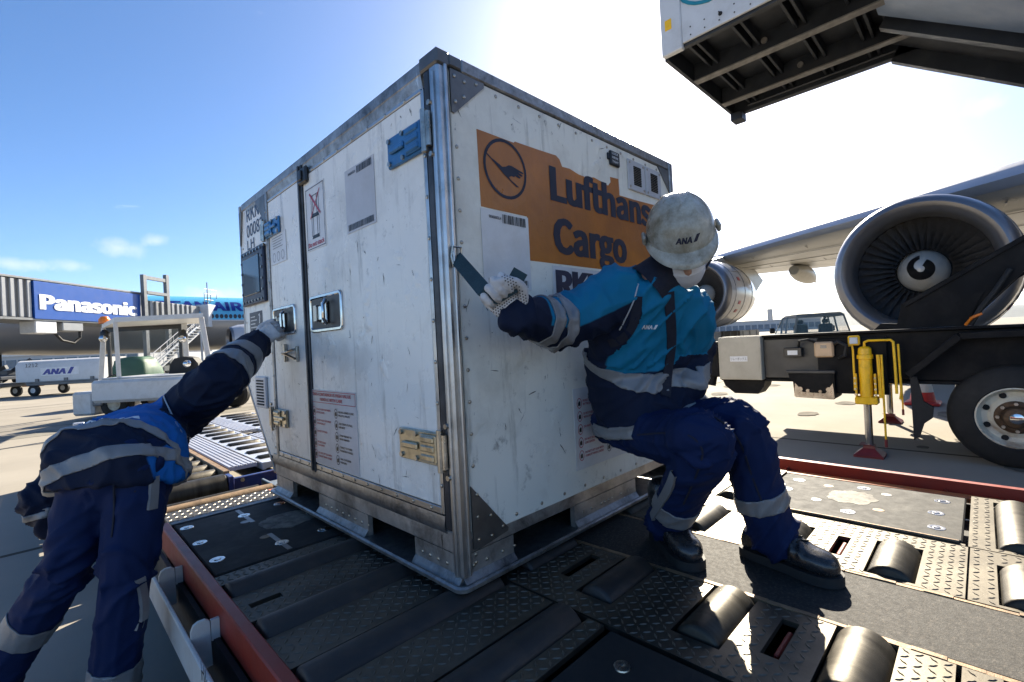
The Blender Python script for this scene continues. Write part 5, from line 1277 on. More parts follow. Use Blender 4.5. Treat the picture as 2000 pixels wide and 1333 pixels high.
# ------------------------------------------------------------------ stair truck with raised platform (right)
M['tblack'] = pmat('truck_black_paint', (.005,.0055,.007), .55, 0, var=.3, scale=6, dirt=(.03,.028,.026), dirt_amt=.5, dscale=5, bump=.1)
M['tblack'].node_tree.nodes['Principled BSDF'].inputs['Specular IOR Level'].default_value = .12
M['tgrey'] = pmat('truck_grey_panel', (.055,.054,.052), .5, .2, var=.2, scale=7, dirt=(.04,.04,.04), dirt_amt=.6)
M['beige'] = pmat('beige_control_box', (.42,.385,.31), .42, var=.05, scale=4, dirt=(.22,.19,.14), dirt_amt=.4, dscale=5)
M['yellow'] = pmat('yellow_hydraulic_paint', (.92,.52,.008), .34, var=.10, scale=9, dirt=(.2,.11,.03), dirt_amt=.5, dscale=10, dlow=.52)
M['rod'] = pmat('hydraulic_rod', (.42,.42,.43), .18, 1, var=.1)
M['padred'] = pmat('dark_red_pad', (.13,.012,.014), .5, var=.3, scale=14)
M['tan'] = pmat('tan_junction_box', (.62,.43,.26), .5, var=.1, scale=9, dirt=(.3,.2,.12), dirt_amt=.4)
M['tyre'] = pmat('tyre_rubber', (.010,.0095,.009), .78, var=.25, scale=9, dirt=(.04,.036,.032), dirt_amt=.4, dscale=4, bump=.3)
M['rimw'] = pmat('dirty_cream_rim', (.58,.54,.43), .45, var=.08, scale=9, dirt=(.20,.085,.03), dirt_amt=.9, dscale=7, dlow=.47)
M['rimrust'] = pmat('rusty_hub', (.13,.075,.04), .6, .5, var=.4, scale=14, dirt=(.03,.025,.02), dirt_amt=.8, dscale=12)
M['amber'] = pmat('amber_lamp', (.75,.20,.02), .25)
M['lamp'] = pmat('lamp_glass', (.35,.42,.50), .12)
M['uwhite'] = pmat('platform_white_panel', (.58,.60,.62), .4, var=.05, scale=4, dirt=(.3,.28,.25), dirt_amt=.35, dscale=3)
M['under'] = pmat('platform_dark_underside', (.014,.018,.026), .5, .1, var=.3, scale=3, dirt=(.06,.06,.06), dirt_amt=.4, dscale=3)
M['flange'] = pmat('scraped_flange', (.20,.19,.18), .5, .4, var=.35, scale=9, dirt=(.05,.05,.05), dirt_amt=.7)
M['stairblue'] = pmat('stair_blue_grey_paint', (.12,.17,.26), .35, .2, var=.12, scale=3, dirt=(.3,.32,.36), dirt_amt=.25)
M['teal'] = pmat('teal_swoosh', (.02,.22,.30), .4)
TX = 4.5
tk = thing('stair_truck', 'black boarding stair truck with yellow hydraulic jack and raised platform overhead', 'stair truck', (5.6, -1.3, 0))
m = MB(); m.box(4.62, 4.74, -6, 1.03, .69, 1.125, .006); m.box(4.56, 4.80, -6, .98, 1.126, 1.15, .004); m.box(4.60, 4.76, -6, 1.0, .66, .688, .003)
m.build('side_beam', M['tblack'], tk)
m = MB(); m.box(6.30, 6.46, -6, 1.03, .62, 1.12, .006); m.build('side_beam', M['tblack'], tk)
m = MB()
for y in (.98, .1, -.55, -2.2, -4.2): m.box(4.745, 6.295, y-.06, y+.06, .78, 1.08)
m.build('cross_member', M['tblack'], tk, kind='stuff')
m = MB(); m.box(4.75, 6.29, -6, .95, 1.085, 1.12); m.build('deck_plate', M['tblack'], tk)
m = MB(); m.box(4.50, 4.615, .54, .98, .68, 1.143, .006); rb = m.build('relay_box', M['beige'], tk)
m = MB(); m.box(4.497, 4.4995, .56, .96, .70, 1.123, .0); m.box(4.494, 4.497, .57, .58, .86, .90); m.build('box_door', M['beige'], rb)
m = MB(); m.box(4.4948, 4.4965, .675, .855, .877, .935); lp = m.build('name_plate', M['stick_white'], rb)
m = MB(); write(m, 'リレーボックス', (4.4946, .845, .893), XL, YL, .026, .16, .0); m.build('lettering', M['blackink'], lp)
m = MB(); m.box(4.585, 4.619, .04, .535, .70, 1.10, .004); m.build('recess_panel', M['tgrey'], tk)
m = MB(); m.box(4.55, 4.584, -.50, .04, .56, 1.09, .004); m.build('recess_panel', M['tblack'], tk)
m = MB(); m.box(4.50, 4.584, .165, .325, .918, 1.012, .006); db = m.build('switch_box', M['black'], tk)
m = MB(); m.box(4.4975, 4.4995, .20, .29, .94, .985); m.build('name_plate', M['stick_white'], db)
m = MB(); m.box(4.49, 4.548, -.105, .055, .912, 1.062, .014); jb_ = m.build('junction_box', M['tan'], tk)
m = MB(); m.box(4.487, 4.4895, -.05, .0, 1.0, 1.03); m.build('name_plate', M['gusset'], jb_)
m = MB(); m.tube([(4.54,.04,1.05),(4.47,.10,1.09),(4.47,.17,1.08),(4.55,.2,1.02)], .012, 8); m.build('cable', M['blackrub'], tk)
m = MB(); m.tube([(4.54,-.10,1.03),(4.45,-.15,1.06),(4.44,-.22,1.02),(4.45,-.2,.93),(4.54,-.14,.9)], .016, 8); m.build('cable', M['blackrub'], tk)
# tool box under the beam
m = MB(); P = [(.295,.765),(.285,.70),(.255,.68),(.245,.53),(.235,.515),(-.085,.505),(-.10,.52),(-.10,.765)]
m.prism([V(4.50, a, b) for a, b in P], (.30, 0, 0)); tb = m.build('tool_box', M['tblack'], tk)
m = MB(); m.prism([V(4.490, a, b) for a, b in ((.235,.66),(.245,.53),(.235,.518),(-.085,.508),(-.095,.525),(-.085,.66),(-.02,.56),(.17,.57))], (.009, 0, 0)); m.build('lid_edge', M['steel'], tb)
m = MB(); m.box(4.480, 4.499, -.11, .305, .755, .785, .006); m.build('lid', M['tgrey'], tb)
for y, z, r in ((.19,.60,.022),(.125,.585,.016),(.02,.58,.014),(-.05,.60,.022)):
    m = MB(); m.cyl((4.499, y, z), (4.484, y, z), r, 14); m.build('knob', M['steel'], tb)
m = MB(); m.prism([V(4.60, a, b) for a, b in ((.99,.678),(.96,.60),(.86,.52),(.62,.52),(.56,.60),(.54,.678))], (.25, 0, 0)); m.build('hanger_bracket', M['tblack'], tk)
m = MB(); m.tube([(4.62,1.02,.95),(4.62,1.18,.96),(4.62,1.33,.97)], .07, 14); m.box(4.56, 4.7, 1.0, 1.12, .70, 1.1, .01); m.tube([(4.62,1.10,.72),(4.6,1.12,.60)], .05, 12); m.build('rear_bracket', M['tblack'], tk, kind='stuff')
m = MB(); m.cyl((4.56, 1.33, .97), (4.545, 1.33, .97), .045, 16); m.build('marker_lamp', M['amber'], tk)
# hydraulic jacks
def jack(x, y, parent):
    m = MB(); m.lathe([(0,0),(0,.062),(.012,.064),(.05,.064),(.055,.052),(.40,.052),(.405,.062),(.44,.062),(.445,.052),(.50,.05),(.515,.035),(.52,0)], (x, y, .49), (0,0,1), 24); j = m.build('jack_leg', M['yellow'], parent, 40)
    m = MB(); m.box(x-.06, x+.06, y-.085, y+.085, .478, .545, .008)
    for s in (-1, 1): m.box(x-.05, x-.02, y+s*.072-.008, y+s*.072+.008, .545, .76, .003)
    m.build('mount_bracket', M['yellow'], j)
    m = MB()
    for s in (-1, 1):
        for k in range(4): m.cyl((x-.06, y+s*.074, .57+k*.05), (x-.068, y+s*.074, .57+k*.05), .010, 8)
    m.build('bolts', M['brass'], j, kind='stuff')
    m = MB(); m.cyl((x, y, .10), (x, y, .49), .031, 20); m.build('rod', M['rod'], j)
    m = MB(); m.prism([V(x-.06, y-.02, .105), V(x+.06, y-.02, .105), V(x+.06, y+.07, .105), V(x-.06, y+.07, .105)], (0,0,.006)); m.loft([[V(x+a*.11, y+b*.11, .0) for a, b in ((-1,-1),(1,-1),(1,1),(-1,1))], [V(x+a*.11, y+b*.11, .018) for a, b in ((-1,-1),(1,-1),(1,1),(-1,1))], [V(x+a*.045, y+b*.045, .075) for a, b in ((-1,-1),(1,-1),(1,1),(-1,1))], [V(x+a*.04, y+b*.04, .104) for a, b in ((-1,-1),(1,-1),(1,1),(-1,1))]], smooth=False); m.build('foot_pad', M['padred'], j)
    m = MB(); m.tube([(x,y,1.005),(x,y,1.045),(x,y-.03,1.06),(x,y-.19,1.06),(x,y-.21,1.04),(x,y-.215,.75),(x,y-.215,.58)], .011, 8); m.build('pipe', M['yellow'], j)
    m = MB(); m.tube([(x+.02,y-.24,1.02),(x+.02,y-.245,.60),(x+.02,y-.235,.53)], .009, 8); m.build('pipe', M['yellow'], j)
    m = MB(); m.tube([(x-.02,y+.14,1.02),(x-.02,y+.09,1.02),(x-.02,y+.085,.98),(x-.02,y+.085,.60)], .009, 8); m.build('pipe', M['yellow'], j)
    m = MB(); m.tube([(x-.03,y-.10,.93),(x-.03,y-.105,.54)], .014, 8); m.tube([(x-.03,y-.125,.93),(x-.03,y-.125,.30),(x-.03,y-.125,.12)], .0085, 8); m.build('feed_pipe', M['yellow'], j)
    m = MB(); m.cyl((x-.03,y-.125,.10),(x-.03,y-.125,.17), .012, 8); m.build('valve', M['padred'], j)
    return j
jack(4.50, -.345, tk); jack(6.458, -.283, tk)
m = MB(); m.box(4.47, 4.52, -.315, -.225, 1.02, 1.11, .01); wl = m.build('work_lamp', M['yellow'], tk)
m = MB(); m.box(4.463, 4.469, -.302, -.238, 1.035, 1.095, .004); m.build('lens', M['lamp'], wl)
# mudguard, flap
fp_ = [(-.645,.745),(-.985,1.075),(-1.60,1.085),(-1.93,.745)]
m = MB()
for (a, b), (c, d) in zip(fp_, fp_[1:]): m.beam((4.60, a, b), (4.60, c, d), .30, .055, up=(0,0,1), bev=.004)
m.build('mudguard', M['tblack'], tk, kind='stuff')
m = MB(); P = [(-.655,.74),(-.70,.735),(-.735,.52),(-.80,.47),(-.79,.38),(-.735,.33),(-.70,.21),(-.66,.18)]
m.prism([V(4.50, a, b) for a, b in P], (.06, 0, 0)); m.prism([V(4.56, -.66, .73), V(4.56, -.675, .73), V(4.56, -.695, .22), V(4.56, -.68, .22)], (.24, 0, 0)); m.build('mud_flap', M['blackrub'], tk)
m = MB(); m.box(4.75, 4.80, -2.1, -.62, .74, 1.08); m.build('wheel_arch', M['tblack'], tk)
def truck_wheel(x, y, s=1):
    r = .412; o = V(x, y, r)
    m = MB(); m.lathe([(.0,.235),(-.012,.25),(.002,.30),(.015,.36),(.035,.395),(.055,.408),(.09,r),(.22,r),(.255,.405),(.28,.37),(.30,.25)], o, (s,0,0), 48)
    for k in range(4): pass
    w = m.build('wheel', M['tyre'], tk)
    m = MB(); m.lathe([(.012,.238),(-.006,.240),(-.010,.230),(.004,.222),(.035,.215),(.060,.20),(.066,.165),(.050,.14),(.045,.125)], o, (s,0,0), 40); rim = m.build('rim', M['rimw'], w)
    m = MB(); m.lathe([(.0455,.130),(.035,.115),(.03,.10),(.032,.092),(.01,.085),(-.02,.075),(-.03,.06),(-.035,.03),(-.036,0)], o, (s,0,0), 28); m.build('hub', M['rimrust'], w)
    m = MB(); m.lathe([(-.0365,.045),(-.045,.04),(-.05,.02),(-.05,0)], o, (s,0,0), 16); m.build('hub_cap', M['chrome'], w)
    for k in range(8):
        a = 2*PI*k/8; c = o+V(s*.03, .108*math.cos(a), .108*math.sin(a)); m = MB(); m.cyl(c, c+V(-s*.025, 0, 0), .013, 6, False); m.build('wheel_nut', M['steel'], w)
    for k in range(8):
        a = 2*PI*(k+.5)/8; c = o+V(s*.058, .183*math.cos(a), .183*math.sin(a)); m = MB(); m.sphere(c, .024, 10, (.22, 1, 1)); m.build('rim_hole', M['hole'], w)
truck_wheel(4.53, -1.285); truck_wheel(4.53, -4.6); truck_wheel(6.60, -1.285, -1); truck_wheel(6.60, -4.6, -1)
m = MB(); m.cyl((4.8, -1.285, .412), (6.3, -1.285, .412), .07, 14); m.cyl((4.8, -4.6, .412), (6.3, -4.6, .412), .07, 14); m.build('axle', M['tblack'], tk, kind='stuff')
# lifting boom
for bx0, bx1 in ((4.78, 4.93), (6.1, 6.25)):
    m = MB(); P = [(-.385,1.152),(-.44,1.21),(-.56,1.20),(-.60,1.38),(-3.3,3.05),(-3.3,2.86),(-1.40,1.60),(-1.05,1.20),(-.99,1.152)]
    m.prism([V(bx0, a, b) for a, b in P], (bx1-bx0, 0, 0)); bmz = m.build('lift_boom', M['tblack'], tk)
    m = MB(); m.beam((bx0-.02, -.62, 1.365), (bx0-.02, -3.3, 3.03), .03, .02, up=(1,0,0)); m.beam((bx0-.02, -1.42, 1.64), (bx0-.02, -3.3, 2.88), .03, .02, up=(1,0,0)); m.build('boom_edge', M['tblack'], bmz, kind='stuff')
m = MB(); m.prism([V(4.76, a, b) for a, b in ((-.62,1.152),(-.66,1.36),(-1.14,1.44),(-1.02,1.152))], (.018, 0, 0)); m.build('boom_gusset', M['tblack'], tk)
m = MB(); m.tube([(4.74,-1.05,1.16),(4.72,-1.12,1.3),(4.73,-1.2,1.42),(4.76,-1.3,1.6)], .02, 8); m.build('hose', M['blackrub'], tk)
m = MB(); m.tube([(4.73,-1.02,1.16),(4.70,-1.06,1.22),(4.72,-1.12,1.25)], .012, 8); m.build('hose', M['amber'], tk)
# raised platform: side panel, floor, beams, ribs
Z0 = 4.50
m = MB(); m.box(4.50, 4.53, -.50, 1.20, Z0+.06, Z0+.86, .004); sp_ = m.build('side_panel', M['uwhite'], tk)
m = MB(); m.box(4.485, 4.56, 1.201, 1.452, Z0, Z0+.88, .012); cp_ = m.build('corner_panel', M['uwhite'], tk)
q = onx(1303, 50, 4.48); m = MB(); m.box(4.480, 4.4845, q.y-.05, q.y+.03, q.z-.06, q.z+.06, .001); m.build('yellow_tag', M['yellow'], cp_)
m = MB(); pts = [onx(x, y, 4.494) for x, y in ((1328,-6),(1334,2),(1345,6),(1358,7),(1370,5),(1384,1),(1400,-8))]
for a, b in zip(pts, pts[1:]): m.beam(a, b, .010, .035, up=(0,0,1))
m.build('swoosh', M['teal'], sp_, kind='stuff')
m = MB()
for k in range(10):
    for dz in (.11, .20): m.cyl((4.499, 1.1-.16*k, Z0+dz), (4.495, 1.1-.16*k, Z0+dz), .009, 6)
m.build('panel_rivets', M['tgrey'], sp_, kind='stuff')
m = MB(); q = onx(1407, 27, 4.5); m.cyl((4.499, q.y, q.z), (4.492, q.y, q.z), .022, 12); m.build('drain_hole', M['hole'], sp_)
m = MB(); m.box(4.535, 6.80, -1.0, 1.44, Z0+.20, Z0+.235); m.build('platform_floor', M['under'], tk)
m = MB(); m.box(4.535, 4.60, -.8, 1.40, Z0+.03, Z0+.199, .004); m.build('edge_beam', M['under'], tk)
for xb in (5.30, 6.22):
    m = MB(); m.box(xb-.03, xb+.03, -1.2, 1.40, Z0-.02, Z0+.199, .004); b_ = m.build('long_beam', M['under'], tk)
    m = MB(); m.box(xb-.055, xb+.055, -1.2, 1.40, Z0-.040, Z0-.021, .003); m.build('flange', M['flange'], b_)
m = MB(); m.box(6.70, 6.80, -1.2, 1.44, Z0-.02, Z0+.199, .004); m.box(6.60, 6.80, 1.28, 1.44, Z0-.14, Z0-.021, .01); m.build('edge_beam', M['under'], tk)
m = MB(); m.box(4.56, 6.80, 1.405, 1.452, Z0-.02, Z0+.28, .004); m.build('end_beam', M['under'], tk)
for k, y in enumerate((1.14, .66, .18, -.30, -.78)):
    for xa, xb in ((4.605, 5.265), (5.335, 6.185), (6.255, 6.695)):
        
        for ya in (y-.06, y+.03): m = MB(); m.box(xa, xb, ya, ya+.03, Z0+.07, Z0+.199, .003); m.build('floor_rib', M['under'], tk)
for x, y in ((5.24, .55), (6.16, .40), (5.25, -.4)):
    m = MB(); m.cyl((x, y, Z0+.08), (x-.02, y, Z0+.08), .035, 14); m.build('pin', M['flange'], tk)
m = MB(); m.tube([(6.64, 1.2, Z0+.03), (6.64, .3, Z0+.03), (6.64, -.5, Z0+.03)], .015, 8); m.build('conduit', M['under'], tk)
# stair flight that runs down to the right from the platform
a = V(0, -.50, 4.46); slope = (onx(2000, 150, 6.75)-onx(1765, 110, 6.75)); slope.x = 0; slope.normalize()
slope = V(0, -1, -.69).normalized(); nrm = V(0, slope.z, -slope.y)
if nrm.z < 0: nrm = -nrm
for xs in (5.75, 6.70):
    m = MB(); p = V(xs, -.46, Z0); m.prism([p+nrm*.20, p-nrm*.05+slope*.02, p+slope*5.6-nrm*.05, p+slope*5.6+nrm*.40, p+nrm*.45], (.10, 0, 0)); m.build('stair_stringer', M['under'], tk)
m = MB(); p = V(4.62, -.46, Z0+.02); m.prism([p, p+slope*5.6, p+slope*5.6+nrm*.6, p+nrm*.6], (1.0, 0, 0)); m.build('stair_body', M['stairblue'], tk)
m = MB(); p = V(4.60, -.47, Z0+.0); m.beam(p, p+slope*5.6, .06, .05, up=(1,0,0)); m.build('stair_edge', M['uwhite'], tk)
m = MB(); p = V(5.86, -.46, Z0+.15); m.prism([p, p+slope*5.6, p+slope*5.6+nrm*.05, p+nrm*.05], (.83, 0, 0)); m.build('stair_soffit', M['under'], tk)
for y0 in (-2.7, -4.0):
    m = MB(); zt = 4.5-.69*(-y0-.46); m.beam((5.2, y0, 1.1), (5.2, y0, zt), .14, .14, up=(0,1,0)); m.beam((6.2, y0, 1.1), (6.2, y0, zt), .14, .14, up=(0,1,0)); m.build('stair_support', M['tblack'], tk, kind='stuff')
# striped traffic cone behind the truck
M['conered'] = pmat('cone_red', (.55,.035,.03), .5); M['conewhite'] = pmat('cone_white', (.62,.62,.60), .5)
tc_ = thing('traffic_cone', 'red and white striped traffic cone behind the truck wheel', 'traffic cone', (8.23, -.46, 0))
m = MB(); m.box(8.03, 8.43, -.66, -.26, .0, .045, .015); m.build('base', M['conered'], tc_)
for k in range(5):
    r0, r1 = .15-.024*k, .15-.024*(k+1); m = MB(); m.lathe([(.046+.14*k, r0), (.046+.14*(k+1)-.001, r1)] if k else [(.046, r0), (.185, r1)], (8.23, -.46, 0), (0,0,1), 20); m.build('stripe', M['conered'] if k % 2 == 0 else M['conewhite'], tc_)

# ------------------------------------------------------------------ jet airliner with two engines in view (right)
M['wing'] = pmat('wing_grey_paint', (.44,.43,.40), .32, .1, var=.08, scale=.8, dirt=(.24,.23,.20), dirt_amt=.5, dscale=.7, stretch=(1,.4,1))
M['wingle'] = pmat('wing_leading_edge_metal', (.34,.36,.40), .35, .5, var=.08, scale=1)
M['nac'] = pmat('nacelle_grey_paint', (.48,.49,.51), .22, .1, var=.05, scale=1.2, dirt=(.3,.29,.27), dirt_amt=.4, dscale=1.5, coat=.4)
M['lip'] = pmat('polished_inlet_lip', (.22,.22,.235), .36, .7, var=.06, scale=2, dirt=(.3,.3,.3), dirt_amt=.3)
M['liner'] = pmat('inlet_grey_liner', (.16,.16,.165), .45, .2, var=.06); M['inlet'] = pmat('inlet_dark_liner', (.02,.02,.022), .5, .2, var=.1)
M['fan'] = pmat('fan_blade', (.13,.13,.14), .36, .5, var=.2)
M['spin'] = pmat('spinner_grey', (.56,.55,.52), .4, var=.05, scale=4)
M['flap'] = pmat('flap_fairing', (.36,.35,.32), .4, .1, var=.1)
ac = thing('airliner', 'grey wide body airliner wing with two jet engines behind the truck', 'airliner', (20, -8, 0))
def engine(x, y, z, parent, s=1.0, n=38):
    o = V(x, y, z); ax = (1, 0, 0)
    sc = lambda P: [(h*s, r*s) for h, r in P]
    m = MB(); m.lathe(sc([(.30,1.345),(.6,1.385),(1.2,1.41),(1.9,1.42),(2.6,1.36),(3.3,1.24),(3.9,1.08),(3.9,1.02),(3.0,1.04)]), o, ax, 56); e = m.build('engine', M['nac'], parent)
    m = MB(); m.lathe(sc([(.29,1.343),(.14,1.305),(.05,1.26),(.01,1.21),(.0,1.175),(.02,1.14),(.08,1.095),(.2,1.045),(.40,1.01),(.60,1.005)]), o, ax, 56); m.build('inlet_lip', M['lip'], e)
    m = MB(); m.lathe(sc([(.601,1.005),(.80,1.02)]), o, ax, 48); m.build('inlet_barrel', M['liner'], e)
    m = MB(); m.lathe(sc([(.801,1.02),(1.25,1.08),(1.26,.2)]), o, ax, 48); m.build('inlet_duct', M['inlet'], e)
    m = MB(); m.lathe(sc([(2.9,1.02),(3.9,.74),(4.7,.60),(4.7,.5),(4.9,.42),(5.5,.05)]), o, ax, 32); m.build('exhaust', M['lip'], e)
    m = MB()
    for hq, rq in ((.62, 1.387), (1.55, 1.417), (2.55, 1.368)):
        m.tube([o+V(hq*s, (rq+.003)*s*math.cos(2*PI*k/40), (rq+.003)*s*math.sin(2*PI*k/40)) for k in range(40)], .008, 4, closed=True)
    for aq in (R(35), R(-90), R(145)):
        m.tube([o+V(h_*s, (r_+.004)*s*math.cos(aq), (r_+.004)*s*math.sin(aq)) for h_, r_ in ((.6,1.385),(1.2,1.41),(1.9,1.42),(2.55,1.366),(3.3,1.24))], .008, 4)
    m.build('cowl_joint', M['gusset'], e, kind='stuff')
    for aq in (R(200), R(160), R(215)):
        m = MB(); c_ = o+V(1.1*s, 1.408*s*math.cos(aq), 1.408*s*math.sin(aq)); nrm_ = V(0, math.cos(aq), math.sin(aq)); tg = V(0, -math.sin(aq), math.cos(aq)); m.obox(c_, V(1,0,0), tg, nrm_, .12, .07, .006); m.build('placard', M['redink'], e)
    b = MB(); nn = 7; L = []
    for i in range(nn):
        r = (.425+(1.035-.425)*i/(nn-1)); tw = R(20+42*i/(nn-1)); w = .11+.05*i/(nn-1)
        L.append([(-w*math.cos(tw), r, -w*math.sin(tw)), (0, r, .012), (w*math.cos(tw), r, w*math.sin(tw)), (0, r, -.012)])
    b.loft([[Vector(q)*s for q in ring] for ring in L]); bme_ = b.mesh('fan_blade'); bme_.materials.append(M['fan'])
    for k in range(n): inst('fan_blade', bme_, e, o+V(1.0*s, 0, 0), (2*PI*k/n, 0, 0))
    sp_r = lambda h: .40*(max(0, h)/.62)**.62
    m = MB(); m.lathe(sc([(.38+.62*t, sp_r(.62*t)) for t in (0, .02, .06, .12, .22, .36, .54, .76, 1.0)]+[(1.06,.40)]), o, ax, 36); spn = m.build('spinner', M['spin'], e)
    # dark comma-shaped swirl laid on the spinner
    m = MB(); h_of = lambda r: .38+.62*(r/.40)**(1/.62)
    def sp_pt(r, a): return o+V((h_of(r)-.006)*s, -r*s*math.cos(a), r*s*math.sin(a))
    prev = None
    for k in range(41):
        t = k/40; a = R(95)+R(330)*t; ro = .215-.02*t+.10*max(0, (.25-t)/.25)**1.2*0; wi = .205*(1-max(0,(t-.0))*.0)
        r0, r1 = (.06 if t > .28 else .06+.14*(1-t/.28)), .20+.09*max(0, (.30-t)/.30)
        cur = [m.bm.verts.new(sp_pt(r0+(r1-r0)*q/4, a)) for q in range(5)]
        if prev:
            for q in range(4): m.face([prev[q], prev[q+1], cur[q+1], cur[q]])
        prev = cur
    m.build('swirl_mark', M['black'], spn); return e
E1, E2 = V(10.46, -.34, 2.20), V(18.2, 7.15, 2.85)
engine(E1.x, E1.y, E1.z, ac); engine(E2.x, E2.y, E2.z, ac)
SW = math.tan(R(40)); LX = lambda y: 14.7+SW*(y+.46)
CH = lambda y: max(2.0, 10.4-.50*(y+.46))
def onle(px, py):
    r = ray(px, py); t = (LX(0)-CAM.x+SW*CAM.y)/(r.x-SW*r.y); return CAM+r*t
LE = [onle(2000, 338), onle(1852, 379), onle(1695, 421), onle(1550, 462), onle(1422, 499)]
k_ = (LE[-1].z-LE[0].z)/(LE[-1].y-LE[0].y); zle = lambda y: LE[0].z+k_*(y-LE[0].y)
secs = []; prof_ = [(0,0),(.02,.022),(.08,.045),(.2,.062),(.4,.06),(.65,.04),(1.0,.004),(1.0,-.004),(.65,-.018),(.4,-.038),(.2,-.042),(.08,-.032),(.02,-.016)]
for y in (-12, -8, -5, -2.5, -.46, 2, 4.5, 7.15, 9, 13, 18, 22):
    c = CH(y); z = zle(y)-.0*c; secs.append([V(LX(y)+q*c, y, z+h*c-.035*q*c) for q, h in prof_])
m = MB(); m.loft(secs); wg = m.build('wing', M['wing'], ac, 50)
le = []
for y in (-12, -8, -5, -2.5, -.46, 2, 4.5, 7.15, 9, 13, 18, 22):
    c = CH(y); z = zle(y); le.append([V(LX(y)+q*c-.012, y, z+h*c*1.04-.035*q*c) for q, h in ((.03,.030),(.012,.018),(0,0),(.010,-.011),(.018,-.0165))])
m = MB(); m.loft(le, closed=False); m.build('leading_edge', M['wingle'], wg)
m = MB()
for y in (-4, -1.6, .9, 3.2, 5.6, 8.4):
    c = CH(y); m.beam((LX(y)+.07*c, y, zle(y)-.036*c-.006), (LX(y)+.5*c, y+.1, zle(y)-.052*c-.004), .035, .01)
ys_ = [-10, -8, -5, -2.5, -.46, 2, 4.5, 7.15, 9, 13, 18]
for fr_ in (.16, .34, .52):
    P_ = [V(LX(y)+fr_*CH(y), y, zle(y)-(.0415+.035*fr_)*CH(y)-.004 if fr_ < .3 else zle(y)-(.040-.045*(fr_-.34)+.035*fr_)*CH(y)-.006) for y in ys_]
    for a_, b_ in zip(P_, P_[1:]): m.beam(a_, b_, .03, .012)
m.build('panel_seams', M['gusset'], wg, kind='stuff')
def canoe(y, L, r, f0, drop=.0):
    c = CH(y); x0 = LX(y)+f0*c; z0 = zle(y)-.055*c-r*.45; pts = []; rs = []
    for k in range(9): t = k/8; pts.append((x0+L*t, y, z0-drop*t*t)); rs.append(max(.02, r*math.sin(PI*min(1, .12+t*.95))**.7))
    m = MB(); m.tube(pts, rs, 14); m.build('flap_fairing', M['flap'], ac)
canoe(2.4, 4.2, .42, .55, .2); canoe(4.9, 4.0, .42, .58, .35); canoe(9.6, 3.4, .36, .58, .3); canoe(-4.5, 4.6, .45, .55, .2)
for e in (E1, E2):
    y = e.y; zl = zle(y)
    m = MB(); P = [(e.x+.9, e.z+1.34), (e.x+2.2, e.z+1.62), (LX(y)+.1, zl+.05), (LX(y)+CH(y)*.6, zl-.30), (e.x+8.0, e.z+.95), (e.x+6.4, e.z+.10), (e.x+4.6, e.z+.30), (e.x+3.2, e.z+.6)]
    m.prism([V(a, y-.19, b) for a, b in P], (0, .38, 0)); m.build('pylon', M['wing'], ac)
m = MB(); m.lathe([(-14,.02),(-13.4,.9),(-11.5,2.0),(-8,2.9),(-4,3.2),(28,3.2),(36,2.6),(44,1.0),(46,.3)], (14, -14.2, 5.1), (1,0,0), 40); m.build('fuselage', M['nac'], ac)
m = MB()
for x, y in ((19, -10.5), (19, -17.9), (4.5, -14.2)):
    m.beam((x, y, .6), (x, y, 3.4), .3, .3, up=(0,1,0))
    for d in (-.45, .45): m.lathe([(-.2,0),(-.2,.5),(-.12,.62),(.12,.62),(.2,.5),(.2,0)], (x, y+d, .62), (0,1,0), 18)
m.build('landing_gear', M['blackrub'], ac, kind='stuff')

# ------------------------------------------------------------------ light blue jet at the left
M['skyblue'] = pmat('light_blue_fuselage', (.10,.42,.66), .3, var=.04, scale=.6, coat=.3)
M['silver'] = pmat('silver_grey_belly', (.27,.26,.25), .32, .25, var=.06, scale=.5, dirt=(.3,.28,.25), dirt_amt=.3, dscale=.5)
M['ablue'] = pmat('airline_blue', (.010,.030,.26), .35, var=.05)
FY, FZ, FRad = 58.0, 4.95, 2.85
jt = thing('airliner', 'light blue and silver jet airliner parked at the boarding bridge', 'airliner', (10, FY, 0))
xs = [(-8.5,.05,-1.0),(-8.2,.55,-.95),(-7.2,1.15,-.72),(-5.5,1.8,-.42),(-3,2.4,-.15),(.5,2.75,-.03),(4,FRad,0),(40,FRad,0),(46,2.5,.3),(55,.9,1.4),(58,.3,1.8)]
def arcs(a0, a1, n, off=0):
    out = []
    for x, r, dz in xs: out.append([V(x, FY-(r+off)*math.cos(a0+(a1-a0)*k/n), FZ+dz+(r+off)*math.sin(a0+(a1-a0)*k/n)) for k in range(n+1)])
    return out
a_s = R(4)
m = MB(); m.loft(arcs(a_s, PI-a_s, 20), closed=False); m.build('upper_fuselage', M['skyblue'], jt)
m = MB(); m.loft(arcs(PI-a_s, 2*PI+a_s, 26), closed=False); m.build('lower_fuselage', M['silver'], jt)
m = MB(); m.loft(arcs(a_s-.03, a_s+.01, 1, .015), closed=False); m.build('cheat_line', M['stick_grey'], jt)
wm_ = MB(); wm_.loft([[V(.17*math.cos(2*PI*k/10), -.02*q, .24*math.sin(2*PI*k/10)) for k in range(10)] for q in (0, 1)]); wme = wm_.mesh('cabin_window'); wme.materials.append(M['navyframe'])
za = R(12); q0 = ony(424, 619, FY-FRad).x; q1 = ony(470, 619, FY-FRad).x; step = (q1-q0)/5.2
for k in range(-14, 30):
    inst('cabin_window', wme, jt, (q0+step*k, FY-FRad*math.cos(za)-.01, FZ+FRad*math.sin(za)))
A0, A1 = ony(411, 606, FY-2.5).x, ony(474, 606, FY-2.5).x
m = MB(); unit = (A1-A0)/3.0
v, f = text_geo('KOREAN AIR', .03); w_all = v[:,0].max()-v[:,0].min(); va, _ = text_geo('AIR', .03); wa = va[:,0].max()-va[:,0].min()
